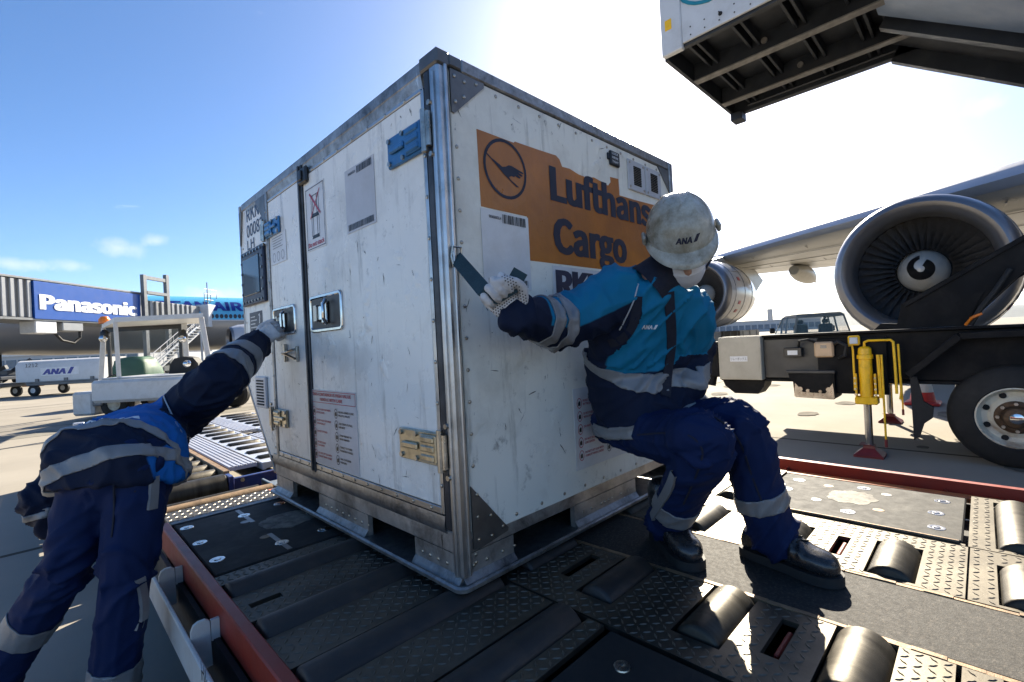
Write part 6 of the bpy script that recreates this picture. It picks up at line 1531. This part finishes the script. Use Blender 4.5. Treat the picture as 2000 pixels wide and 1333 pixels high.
kx = (A1-A0)/wa; write(m, 'KOREAN AIR', (A1-w_all*kx, FY-FRad, FZ+1.18), (1,0,0), (0,0,1), 1.0, w_all*kx, .03)
bmesh.ops.triangulate(m.bm, faces=m.bm.faces[:])
for _ in range(3): bmesh.ops.subdivide_edges(m.bm, edges=[e for e in m.bm.edges if e.calc_length() > .3], cuts=1)
bmesh.ops.triangulate(m.bm, faces=m.bm.faces[:])
for v_ in m.bm.verts: v_.co.y = FY-math.sqrt(max(.01, (FRad+.05)**2-(v_.co.z-FZ)**2))
m.build('lettering', M['ablue'], jt)
def small_engine(x, y, z):
    o = V(x, y, z); ax = (1,0,0)
    m = MB(); m.lathe([(.2,1.22),(.8,1.42),(1.8,1.5),(3.2,1.3),(4.4,1.0),(4.4,.9)], o, ax, 32); e = m.build('engine', M['nac'], jt)
    m = MB(); m.lathe([(.2,1.22),(.05,1.17),(0,1.12),(.05,1.06),(.3,1.0)], o, ax, 32); m.build('inlet_lip', M['lip'], e)
    m = MB(); m.lathe([(.3,1.0),(1.2,1.1),(1.21,.35),(.7,.0)], o, ax, 28); m.build('inlet_duct', M['inlet'], e)
q = at(447, 664, 45); small_engine(q.x, q.y, q.z)
y1 = q.y
m = MB(); m.loft([[V(12+c*dx+.6*(FY-y), y, 3.4+.07*(FY-y)+h*c) for dx, h in ((0,0),(.1,.05),(.4,.06),(1,0),(.4,-.04),(.1,-.03))] for y, c in ((FY-1, 9), (FY-10, 6.5), (FY-28, 2.4))]); m.build('wing', M['silver'], jt)
m = MB()
for x, y in ((-3.2, FY), (22, FY-4.5), (22, FY+4.5)):
    m.beam((x, y, .5), (x, y, 2.6), .25, .25, up=(0,1,0))
    for d in (-.4, .4): m.lathe([(-.18,0),(-.18,.42),(-.1,.52),(.1,.52),(.18,.42),(.18,0)], (x, y+d, .52), (0,1,0), 16)
m.build('landing_gear', M['blackrub'], jt, kind='stuff')

# ------------------------------------------------------------------ boarding bridge with blue sign
M['corr'] = pmat('corrugated_grey_panel', (.27,.28,.29), .4, .3, var=.06, scale=2, dirt=(.25,.24,.22), dirt_amt=.35, dscale=2)
M['signblue'] = pmat('blue_sign_face', (.004,.062,.30), .35, var=.05, scale=1)
M['steelgrey'] = pmat('bridge_steel', (.15,.16,.17), .5, .4, var=.15, scale=3)
FH = Vector((FW.x, FW.y, 0)).normalized(); RH = Vector((FH.y, -FH.x, 0))
def loc(l, d, z): return Vector((CAM.x, CAM.y, 0))+RH*l+FH*d+V(0, 0, z)
def lbox(mb, l0, l1, d0, d1, z0, z1, bev=0):
    return mb.obox(loc((l0+l1)/2, (d0+d1)/2, (z0+z1)/2), RH, FH, V(0,0,1), abs(l1-l0)/2, abs(d1-d0)/2, (z1-z0)/2, bev)
LB = -31.2
jb_ = thing('boarding_bridge', 'grey corrugated boarding bridge with a large blue sign on its side', 'boarding bridge', loc(LB-1.5, 36, 0))
m = MB(); lbox(m, LB-3.2, LB-.25, 20, 40.4, 4.45, 6.95); m.build('tunnel', M['corr'], jb_, label='outer tunnel section')
m = MB(); lbox(m, LB-3.0, LB-.5, 40.5, 48.2, 4.55, 6.55); m.build('tunnel', M['corr'], jb_, label='inner tunnel section')
m = MB(); lbox(m, LB-3.3, LB-.05, 20, 40.4, 6.951, 7.1, .02); lbox(m, LB-3.3, LB-.05, 20, 40.4, 4.30, 4.449); m.build('tunnel_rail', M['steelgrey'], jb_, kind='stuff')
m0 = MB(); m0.obox((0,0,0), RH, FH, V(0,0,1), .11, .14, 1.24, .04); me_ = m0.mesh('corrugation'); me_.materials.append(M['corr'])
d = 20.4
while d < 31: inst('corrugation', me_, jb_, loc(LB-.20, d, 5.70)); d += .52
m0 = MB(); m0.obox((0,0,0), RH, FH, V(0,0,1), .10, .16, .98, .04); me_ = m0.mesh('corrugation'); me_.materials.append(M['corr'])
d = 41.6
while d < 47: inst('corrugation', me_, jb_, loc(LB-.45, d, 5.55)); d += .66
dj = lambda px: 1/(1/31+(px-72)*((1/39.9-1/31)/199))
zt = lambda px, py, dd: at(px, py, dd).z
zs0, zs1 = zt(73, 622.6, 31), zt(71.5, 548, 31)
m = MB(); lbox(m, LB-.22, LB, 31, 39.9, zs0, zs1, .02); sg = m.build('sign_board', M['signblue'], jb_)
m = MB(); w0 = 31+8.9*.045; write(m, 'Panasonic', loc(LB, w0, zs0+.26*(zs1-zs0)), FH, (0,0,1), (zs1-zs0)*.40, 8.9*.90, .012, lift=.03, smear=.016)
for v_ in m.bm.verts: pass
m.build('lettering', M['logo'], sg)
m = MB()
for dd in (39.3, 41.9):
    for l in (LB-3.4, LB+.15):
        pass
lbox(m, LB+.02, LB+.32, 39.95, 40.3, 0.0, 8.6); lbox(m, LB+.02, LB+.32, 42.6, 42.95, 0.0, 8.95); lbox(m, LB+.05, LB+.29, 40.3, 42.6, 8.25, 8.55)
lbox(m, LB-.1, LB+.34, 40.3, 42.6, 7.0, 7.25)
m.build('lift_frame', M['steelgrey'], jb_)
m = MB(); lbox(m, LB-3.4, LB+.3, 39.8, 43.1, .3, .75); m.build('wheel_bogie', M['steelgrey'], jb_)
for l in (LB-3.0, LB+.1):
    for dd in (40.2, 42.7):
        w = MB(); w.lathe([(-.18,0),(-.18,.4),(-.1,.5),(.1,.5),(.18,.4),(.18,0)], loc(l, dd, .5), RH, 16); w.build('wheel', M['blackrub'], jb_)
m = MB(); lbox(m, LB-3.6, LB+.35, 48.25, 51.6, 4.4, 6.75, .06); m.build('bridge_cab', M['uwhite'], jb_)
m = MB(); lbox(m, LB-3.0, LB+.05, 51.6, 55.2, 4.3, 6.6); m.build('canopy_bellows', M['corr'], jb_)
m = MB(); lbox(m, LB+.351, LB+.40, 49.3, 50.2, 4.7, 6.3, .01); m.build('cab_door', M['steelgrey'], jb_)
m = MB()
for l, dd in ((LB-.2, 48.6), (LB-.2, 49.6), (LB-.2, 50.6)): m.cyl(loc(l, dd, 6.75), loc(l, dd, 8.0), .035, 6)
m.cyl(loc(LB-.2, 49.1, 6.75), loc(LB-.2, 49.1, 9.1), .05, 6)
for z in (7.3, 7.9, 8.4): m.cyl(loc(LB-.2, 48.6, z), loc(LB-.2, 50.6, z), .03, 6)
m.build('roof_railing', M['steelgrey'], jb_, kind='stuff')
m = MB(); lbox(m, LB-1.2, LB-.1, 31.1, 32.6, 3.45, 4.29, .05); m.build('service_unit', M['uwhite'], jb_); m = MB(); lbox(m, LB-1.2, LB-.1, 33.0, 34.6, 3.65, 4.29, .05); m.build('service_unit', M['corr'], jb_)
m = MB(); m.tube([loc(LB-.4, 32.6, 3.6), loc(LB-.4, 33.2, 3.0), loc(LB-.3, 34, 2.8), loc(LB-.3, 34.5, 3.2), loc(LB-.3, 34.5, 3.7)], .09, 8); m.build('hose', M['blackrub'], jb_)
for dd in (21.5, 29): 
    m = MB(); lbox(m, LB-2.6, LB-.9, dd, dd+.5, 0, 4.3); m.build('column', M['steelgrey'], jb_)
# boarding stairs beside the bridge
st = thing('boarding_stairs', 'white metal stairs with handrails under the boarding bridge', 'stairs', at(330, 720, 40)*1)
st.location.z = 0
a = at(296, 700, 40); b = at(392, 640, 46); a.z = .4
for o in (-.55, .55):
    m = MB(); off = RH*o*.0+FH*o; m.beam(a+off, b+off, .10, .22); m.build('stringer', M['uwhite'], st)
    for hh in (.55, 1.05): m = MB(); m.cyl(a+off+V(0,0,hh), b+off+V(0,0,hh), .035, 6); m.build('handrail', M['stick_white'], st)
    m = MB()
    for k in range(9): p = a.lerp(b, k/8)+off; m.cyl(p, p+V(0,0,1.05), .025, 6)
    m.build('balusters', M['stick_white'], st, kind='stuff')
s0 = MB(); s0.obox((0,0,0), RH, FH, V(0,0,1), .14, .5, .02); sme_ = s0.mesh('step'); sme_.materials.append(M['uwhite'])
for k in range(16): inst('step', sme_, st, a.lerp(b, (k+.5)/16))
m = MB(); m.beam(V(b.x, b.y, 0), b, .15, .15, up=(0,1,0)); p = a.lerp(b, .5); m.beam(V(p.x, p.y, 0), p, .12, .12, up=(0,1,0)); m.build('leg', M['uwhite'], st, kind='stuff')

# ------------------------------------------------------------------ white box on a dolly, further dollies
M['boxwhite'] = pmat('white_cargo_box', (.60,.60,.59), .35, var=.05, scale=2, dirt=(.3,.28,.25), dirt_amt=.35, dscale=2)
def dolly(px, d, length, name_lab, wheels=2, y=768, tint='steelgrey'):
    o = at(px, y, d); o.z = 0
    t = thing('baggage_dolly', name_lab, 'dolly', o, 'dollies parked left of the tractor')
    L = RH; m = MB(); m.obox(o+L*length/2+V(0,0,.50), RH, FH, V(0,0,1), length/2, .75, .06, .02); m.obox(o+L*length/2+V(0,0,.58), RH, FH, V(0,0,1), length/2, .78, .02); m.build('platform', M[tint], t)
    for s in (.25, length-.35):
        for q in (-.65, .65):
            w = MB(); c = o+L*s+FH*q+V(0,0,.24); w.lathe([(-.07,.11),(-.07,.2),(-.04,.24),(.04,.24),(.07,.2),(.07,.11)], c, FH, 20); wo = w.build('wheel', M['blackrub'], t)
            w = MB(); w.lathe([(-.06,.115),(-.055,.06),(-.065,.03),(-.065,0)], c, FH, 16); w.lathe([(.06,.115),(.055,.06),(.065,.03),(.065,0)], c, FH, 16); w.build('rim', M['boxwhite'], wo)
    m = MB(); m.obox(o-L*.45+V(0,0,.42), RH, FH, V(0,0,1), .45, .03, .03); m.build('drawbar', M['orangerail'], t)
    return t, o
dA, oA = dolly(86, 20.4, 3.6, 'low baggage dolly carrying the long white box')
dB, oB = dolly(-75, 19.6, 1.95, 'low empty dolly at the left edge ahead of the white box')
bx_ = thing('cargo_box', 'long white box with blue lettering and number on a dolly', 'cargo box', oA+V(0,0,.6))
o = oA+RH*(-.45); z0, z1 = .605, 1.50
m = MB(); H2 = .70
pr_ = [(-H2, z0), (-H2, z1-.22), (-H2+.09, z1-.06), (-H2+.22, z1), (H2, z1), (H2, z0)]
m.prism([o+FH*a+V(0,0,b) for a, b in pr_], RH*3.5); m.build('body', M['boxwhite'], bx_)
m = MB(); p = o+FH*(-H2-.006)+V(0,0,.86)+RH*1.1; m.obox(p+RH*.75+V(0,0,.14), RH, FH, V(0,0,1), .80, .004, .17); lb_ = m.build('logo_panel', M['logo'], bx_)
m = MB(); q = p-FH*.006; write(m, 'ANA', q+RH*.04+V(0,0,.02), RH, (0,0,1), .23, .95, .05, .22); slanted_mark(m, q+RH*1.06+V(0,0,.02), RH, V(0,0,1), .27); m.build('lettering', M['ablue'], lb_)
m = MB(); write(m, '1212', o+FH*(-H2-.006)+V(0,0,1.22)+RH*.42, RH, (0,0,1), .15, .52, .0); m.build('lettering', M['blackink'], bx_)
m = MB()
for s in (.9, 2.1, 3.2): m.obox(o+RH*s+FH*(-H2-.02)+V(0,0,.66), RH, FH, V(0,0,1), .07, .02, .06)
m.build('latches', M['steelgrey'], bx_, kind='stuff')
# dark ground vehicles further off
M['vdark'] = pmat('dark_vehicle_paint', (.03,.035,.045), .4, var=.3, scale=2)
def cart(px, y, d, lab, w=2.6, h=1.1, mat='vdark', grp=None):
    o = at(px, y, d); o.z = 0
    t = thing('equipment_cart', lab, 'cart', o, grp)
    m = MB(); m.obox(o+V(0,0,.62), RH, FH, V(0,0,1), w/2, .8, .10, .03); m.build('bed', M[mat], t)
    m = MB(); m.beam(o-RH*w*.4+V(0,0,.72), o+RH*w*.35+V(0,0,.72+h), .25, .18, up=(0,1,0)); m.build('ramp', M[mat], t)
    m = MB(); m.obox(o-RH*w*.25+V(0,0,.9), RH, FH, V(0,0,1), w*.12, .5, .2, .04); m.build('engine_box', M[mat], t)
    for s in (-.36, .36):
        for q in (-.7, .7):
            k = MB(); k.lathe([(-.1,0),(-.1,.3),(-.05,.36),(.05,.36),(.1,.3),(.1,0)], o+RH*w*s+FH*q+V(0,0,.36), FH, 16); k.build('wheel', M['blackrub'], t)
cart(38, 740, 36, 'dark belt cart with a raised ramp beyond the white box'); cart(-18, 744, 30, 'dark cart cut by the left edge of the view', 3.0, .6)
# tow tractor with canopy
M['tractor'] = pmat('tractor_white_paint', (.60,.60,.59), .35, var=.05, scale=3, dirt=(.28,.24,.19), dirt_amt=.45, dscale=3)
TD = 10.6
tt_ = thing('tow_tractor', 'white open tow tractor with a flat canopy behind the bending worker', 'tow tractor', loc(-7.4, TD, 0))
def T(px, py, d=TD): return at(px, py, d)
lx = lambda px, d=TD: (px-1000)/F_PX*d
m = MB(); lbox(m, lx(225), lx(436), 9.9, 11.6, .38, .86, .06); hd = m.build('hood', M['tractor'], tt_)
m = MB(); lbox(m, lx(232), lx(395), 10.1, 11.4, .861, .90, .02); m.build('hood_lid', M['tractor'], hd)
m = MB(); lbox(m, lx(166), lx(207), 10.2, 11.8, .10, .62, .05); m.build('fender', M['tractor'], tt_)
m = MB(); lbox(m, lx(205), lx(224), 10.2, 11.7, .30, .45, .02); m.build('footboard', M['steelgrey'], tt_)
m = MB(); lbox(m, lx(418), lx(437), 9.86, 9.9, .10, .40); lbox(m, lx(395), lx(425), 9.7, 9.86, .16, .3, .02); m.build('bumper', M['steelgrey'], tt_, kind='stuff')
for px in (243, 412):
    for d in (10.35, 11.45):
        w = MB(); c = loc(lx(px), d, .33); w.lathe([(-.11,.15),(-.11,.28),(-.06,.33),(.06,.33),(.11,.28),(.11,.15)], c, FH, 22); wo = w.build('wheel', M['tyre'], tt_)
        w = MB(); w.lathe([(-.09,.155),(-.06,.08),(-.07,0)], c, FH, 16); w.build('rim', M['rimw'], wo)
m = MB(); rz = at(300, 622, 10.2).z
P = [loc(lx(226,10.1), 10.1, rz), loc(lx(400,10.1), 10.1, rz), loc(lx(394,11.7), 11.7, rz), loc(lx(201,11.7), 11.7, rz)]
m.prism([p-V(0,0,.05) for p in P], (0,0,.10)); m.build('canopy', M['tractor'], tt_)
def post(a, b, w=.075, mat='tractor'):
    m = MB(); m.beam(a, b, w, w, up=(0,1,0), bev=.006); return m.build('post', M[mat], tt_)
post(loc(lx(230,10.15),10.15,.86), loc(lx(228,10.15),10.15,rz-.05)); post(loc(lx(410,10.15),10.15,.86), loc(lx(396,10.15),10.15,rz-.05), .085)
post(loc(lx(192,11.65),11.65,.5), loc(lx(205,11.65),11.65,rz-.05), .10); post(loc(lx(364,11.5),11.5,.86), loc(lx(362,11.5),11.5,rz-.05), .10)
m = MB(); lbox(m, lx(212,11.6), lx(358,11.6), 11.56, 11.60, rz-.16, rz-.05); lbox(m, lx(212,11.6), lx(218,11.6), 11.56, 11.6, .9, rz-.161); lbox(m, lx(352,11.6), lx(358,11.6), 11.56, 11.6, .9, rz-.161); m.build('windscreen_frame', M['black'], tt_)
M['wglass'] = glass_mat('windscreen_glass', (.10,.13,.14), .03, .10)
m = MB(); lbox(m, lx(218,11.6), lx(352,11.6), 11.575, 11.585, .9, rz-.16); m.build('windscreen', M['wglass'], tt_)
for px in (206, 360):
    m = MB(); m.sphere(loc(lx(px,11.3), 11.3, at(px, 655, 11.3).z), .13, 12, (.7,.5,1.1)); mr_ = m.build('mirror', M['black'], tt_)
    m = MB(); m.sphere(loc(lx(px,11.3), 11.25, at(px, 662, 11.3).z), .11, 12, (.75,.4,.8)); m.build('mirror_glass', M['chrome'], mr_)
m = MB(); c = at(204, 625, 11.5); m.lathe([(0,.12),(.1,.115),(.17,.07),(.18,0)], (c.x, c.y, rz+.05), (0,0,1), 16); m.build('beacon', M['amber'], tt_)
m = MB(); c = at(218, 745, 10.9); m.tube([c+RH*.17*math.cos(a)+(FH*.1+V(0,0,.14))*math.sin(a) for a in [2*PI*k/16 for k in range(16)]], .018, 6, closed=True); m.tube([c, c-V(0,0,.3)+FH*.2], .025, 6); m.build('steering_wheel', M['black'], tt_, kind='stuff')
m = MB(); c = at(360, 730, 11.0); pf = [(-.36,0),(-.33,.22),(-.22,.36),(0,.40),(.22,.36),(.33,.22),(.36,0)]
m.prism([c+RH*a+V(0,0,b) for a, b in pf], FH*.22); se = m.build('seat', M['blackrub'], tt_)
m = MB(); m.sphere(at(366, 711, 10.9), .09, 12, (1,.5,1)); m.build('mirror_glass', M['chrome'], se)
# green covered load behind the tractor
M['tarp'] = pmat('green_tarpaulin', (.010,.075,.030), .55, var=.25, scale=3, bump=.3, bscale=20)
g = at(268, 731, 14); m = MB()
srings(m, [(V(g.x,g.y,.0), RH, FH, .60, .5), (V(g.x,g.y,.55), RH, FH, .58, .5), (V(g.x,g.y,1.0), RH, FH, .52, .46), (V(g.x,g.y,1.27), RH, FH, .42, .38), (V(g.x,g.y,1.36), RH, FH, .30, .25)], 28, 5)
bmesh.ops.subdivide_edges(m.bm, edges=m.bm.edges[:], cuts=2, use_grid_fill=True)
for v_ in m.bm.verts: v_.co += V(noise.noise(v_.co*3.1), noise.noise(v_.co*3.1+V(5,5,5)), .5*noise.noise(v_.co*4+V(9,1,2)))*(.05 if v_.co.z > .1 else 0)
gt = m.build('covered_load', M['tarp'], None, 60); rebase(gt, (g.x, g.y, 0)); tag(gt, 'load under a dark green tarpaulin seen through the tractor', 'covered load')
# grey vehicle past the tractor
# ------------------------------------------------------------------ far background, left
M['bldg'] = pmat('terminal_wall', (.45,.46,.47), .6, var=.06, scale=.2); M['bglass'] = pmat('terminal_glazing', (.06,.12,.19), .15, var=.2, scale=.3)
def building(name, lab, l0, l1, d0, d1, h, nwin, zw0, zw1):
    t = thing(name, lab, 'building', loc((l0+l1)/2, (d0+d1)/2, 0))
    m = MB(); lbox(m, l0, l1, d0, d1, 0, h); m.build('wall', M['bldg'], t)
    m = MB(); lbox(m, l0-.5, l1+.5, d0-.5, d1+.5, h+.01, h+.6); m.build('roof', M['boxwhite'], t)
    w = (l1-l0)/nwin; wm2 = MB(); wm2.obox((0,0,0), RH, FH, V(0,0,1), w*.40, .06, (zw1-zw0)/2); me2 = wm2.mesh('window'); me2.materials.append(M['bglass'])
    for k in range(nwin): inst('window', me2, t, loc(l0+w*(k+.5), d0-.05, (zw0+zw1)/2))
    return t
building('terminal_building', 'long low glazed terminal building beyond the left jet', -175, -95, 120, 150, 4.2, 26, 1.2, 3.3)
building('pier_building', 'distant low white pier building left of the pickup', 112, 190, 290, 310, 6.5, 20, 1.5, 4.5)
# grey freight boxes behind the truck's tail
for i, (px, lab) in enumerate(((1418, 'dark grey freight box left of its twin behind the truck'), (1455, 'grey freight box right of its twin behind the truck'))):
    d = 24; c = at(px, 655, d); c.z = 0
    m = MB(); m.obox(c+V(0,0,.62), RH, FH, V(0,0,1), .48, .5, .62, .02); bo = m.build('freight_box', M['tgrey'] if i == 0 else M['bldg']); rebase(bo, c); tag(bo, lab, 'freight box', 'freight boxes behind the truck')
    m = MB()
    for k in (-.24, .0, .24): m.obox(c+RH*k*1.4+FH*-.51+V(0,0,.62), RH, FH, V(0,0,1), .02, .012, .58)
    m.build('rib', M['steelgrey'], bo, kind='stuff')
# pickup truck seen from behind
vd = 15.5; c = at(1606, 650, vd); c.z = 0
pk = thing('pickup_truck', 'grey crew cab pickup seen from behind beyond the truck bed', 'pickup truck', c)
M['vgrey'] = pmat('vehicle_grey_green', (.16,.19,.19), .3, var=.06, scale=2, coat=.3)
M['vglass'] = glass_mat('car_glass', (.30,.48,.52), .04, .28)
hx = V(1,0,0)*.86+V(0,1,0)*.5; hx.normalize(); hx = FH*.97+RH*.26; hx.normalize(); sx_ = V(hx.y, -hx.x, 0)
def vb(mb, a0, a1, b0, b1, z0, z1, bev=.03): return mb.obox(c+hx*(a0+a1)/2+sx_*(b0+b1)/2+V(0,0,(z0+z1)/2), hx, sx_, V(0,0,1), (a1-a0)/2, (b1-b0)/2, (z1-z0)/2, bev)
m = MB(); vb(m, -1.6, 3.6, -.84, .84, .42, 1.0, .08); m.build('body', M['vgrey'], pk)
def cabring(z, a0, a1, b): return [c+hx*a0-sx_*b+V(0,0,z), c+hx*a0+sx_*b+V(0,0,z), c+hx*a1+sx_*b+V(0,0,z), c+hx*a1-sx_*b+V(0,0,z)]
m = MB(); m.loft([cabring(1.0, 0, 2.4, .82), cabring(1.60, .12, 1.75, .70), cabring(1.67, .22, 1.6, .62)], smooth=False)
fs = [f for f in m.bm.faces if abs(f.normal.z) < .9 and f.calc_center_median().z < 1.45]
m.bm.normal_update(); fs = [f for f in m.bm.faces if f.calc_center_median().z < 1.45 and f.calc_center_median().z > 1.05]
r_ = bmesh.ops.inset_individual(m.bm, faces=fs, thickness=.075, depth=0); bmesh.ops.delete(m.bm, geom=fs, context='FACES')
m.build('cab', M['vgrey'], pk)
m = MB(); m.loft([cabring(1.03, .03, 2.35, .805), cabring(1.57, .13, 1.80, .70)], caps=False, smooth=False); m.build('window', M['vglass'], pk)
m = MB()
for b in (-.38, .38): vb(m, .75, .9, b-.22, b+.22, .9, 1.32, .05); vb(m, .78, .88, b-.1, b+.1, 1.33, 1.48, .04)
m.build('seat', M['black'], pk, kind='stuff')
m = MB()
for b in (-.82, .82):
    for a in (1.0, 1.55): m.beam(c+hx*a+sx_*b*.985+V(0,0,1.0), c+hx*(a+.02)+sx_*b*.87+V(0,0,1.6), .05, .05, up=(1,0,0))
m.build('window_pillars', M['vgrey'], pk, kind='stuff')
for b in (-.98, .98):
    m = MB(); vb(m, 1.95, 2.05, b-.09, b+.09, 1.05, 1.25, .03); m.build('mirror', M['black'], pk)
for a in (-.8, 2.7):
    for b in (-.76, .76):
        w = MB(); w.lathe([(-.1,0),(-.1,.28),(-.05,.33),(.05,.33),(.1,.28),(.1,0)], c+hx*a+sx_*b+V(0,0,.33), sx_, 18); w.build('wheel', M['blackrub'], pk)
# far tower and hills
M['farconc'] = pmat('far_tower_concrete', (.22,.25,.29), .8, var=.05, scale=.05); M['hill'] = pmat('wooded_hills', (.03,.045,.05), .9, var=.4, scale=.01, dirt=(.07,.08,.06), dirt_amt=.5, dscale=.004)
c = at(1504, 645, 2400); c.z = 0; H = at(1504, 604, 2400).z
tw = thing('tower', 'slim distant tower rising in the haze above the apron', 'tower', c)
m = MB(); m.obox(c+V(0,0,H*.2), RH, FH, V(0,0,1), 17, 14, H*.2); m.build('base_block', M['farconc'], tw); m = MB(); m.obox(c+V(0,0,H*.5)+RH*4, RH, FH, V(0,0,1), 9, 9, H*.5); m.build('shaft', M['farconc'], tw)
m = MB(); N1 = 160; rows_ = []
for j, (dd, hs) in enumerate(((3600, 0), (4100, .35), (4700, .8), (5300, 1.0), (5600, .6), (5800, 0))):
    r = []
    for k in range(N1+1):
        l = -1500+9000*k/N1; x = l/4000
        h = (90+120*max(0, min(1, (l-800)/3200)))*(.75+.55*noise.noise((x*2.3, .5, 0))+.22*noise.noise((x*7, 1.5, j*.3))) if l > 200 else max(0, (l+1500)/1700)*60*(.9+.4*noise.noise((x*5, 0, 0)))
        r.append(loc(l, dd, max(-2, h*hs*(1+.12*noise.noise((x*9, j, 2))) - (2 if hs == 0 else 0))))
    rows_.append(r)
m.loft(rows_, closed=False); m.build('hills', M['hill'], kind='structure')
# haze: one closed box of thin air round camera, scene and hills
hz = bpy.data.materials.new('haze_air'); hz.use_nodes = True; nt = hz.node_tree; nt.nodes.clear()
ou = nt.nodes.new('ShaderNodeOutputMaterial'); vp = nt.nodes.new('ShaderNodeVolumePrincipled'); vp.inputs['Color'].default_value = (.90,.95,1.0,1); vp.inputs['Density'].default_value = .000045; vp.inputs['Anisotropy'].default_value = .0
nt.links.new(vp.outputs['Volume'], ou.inputs['Volume'])
m = MB(); m.box(-6500, 8500, -6500, 8500, -4, 235)
m.build('haze', hz, kind='stuff')
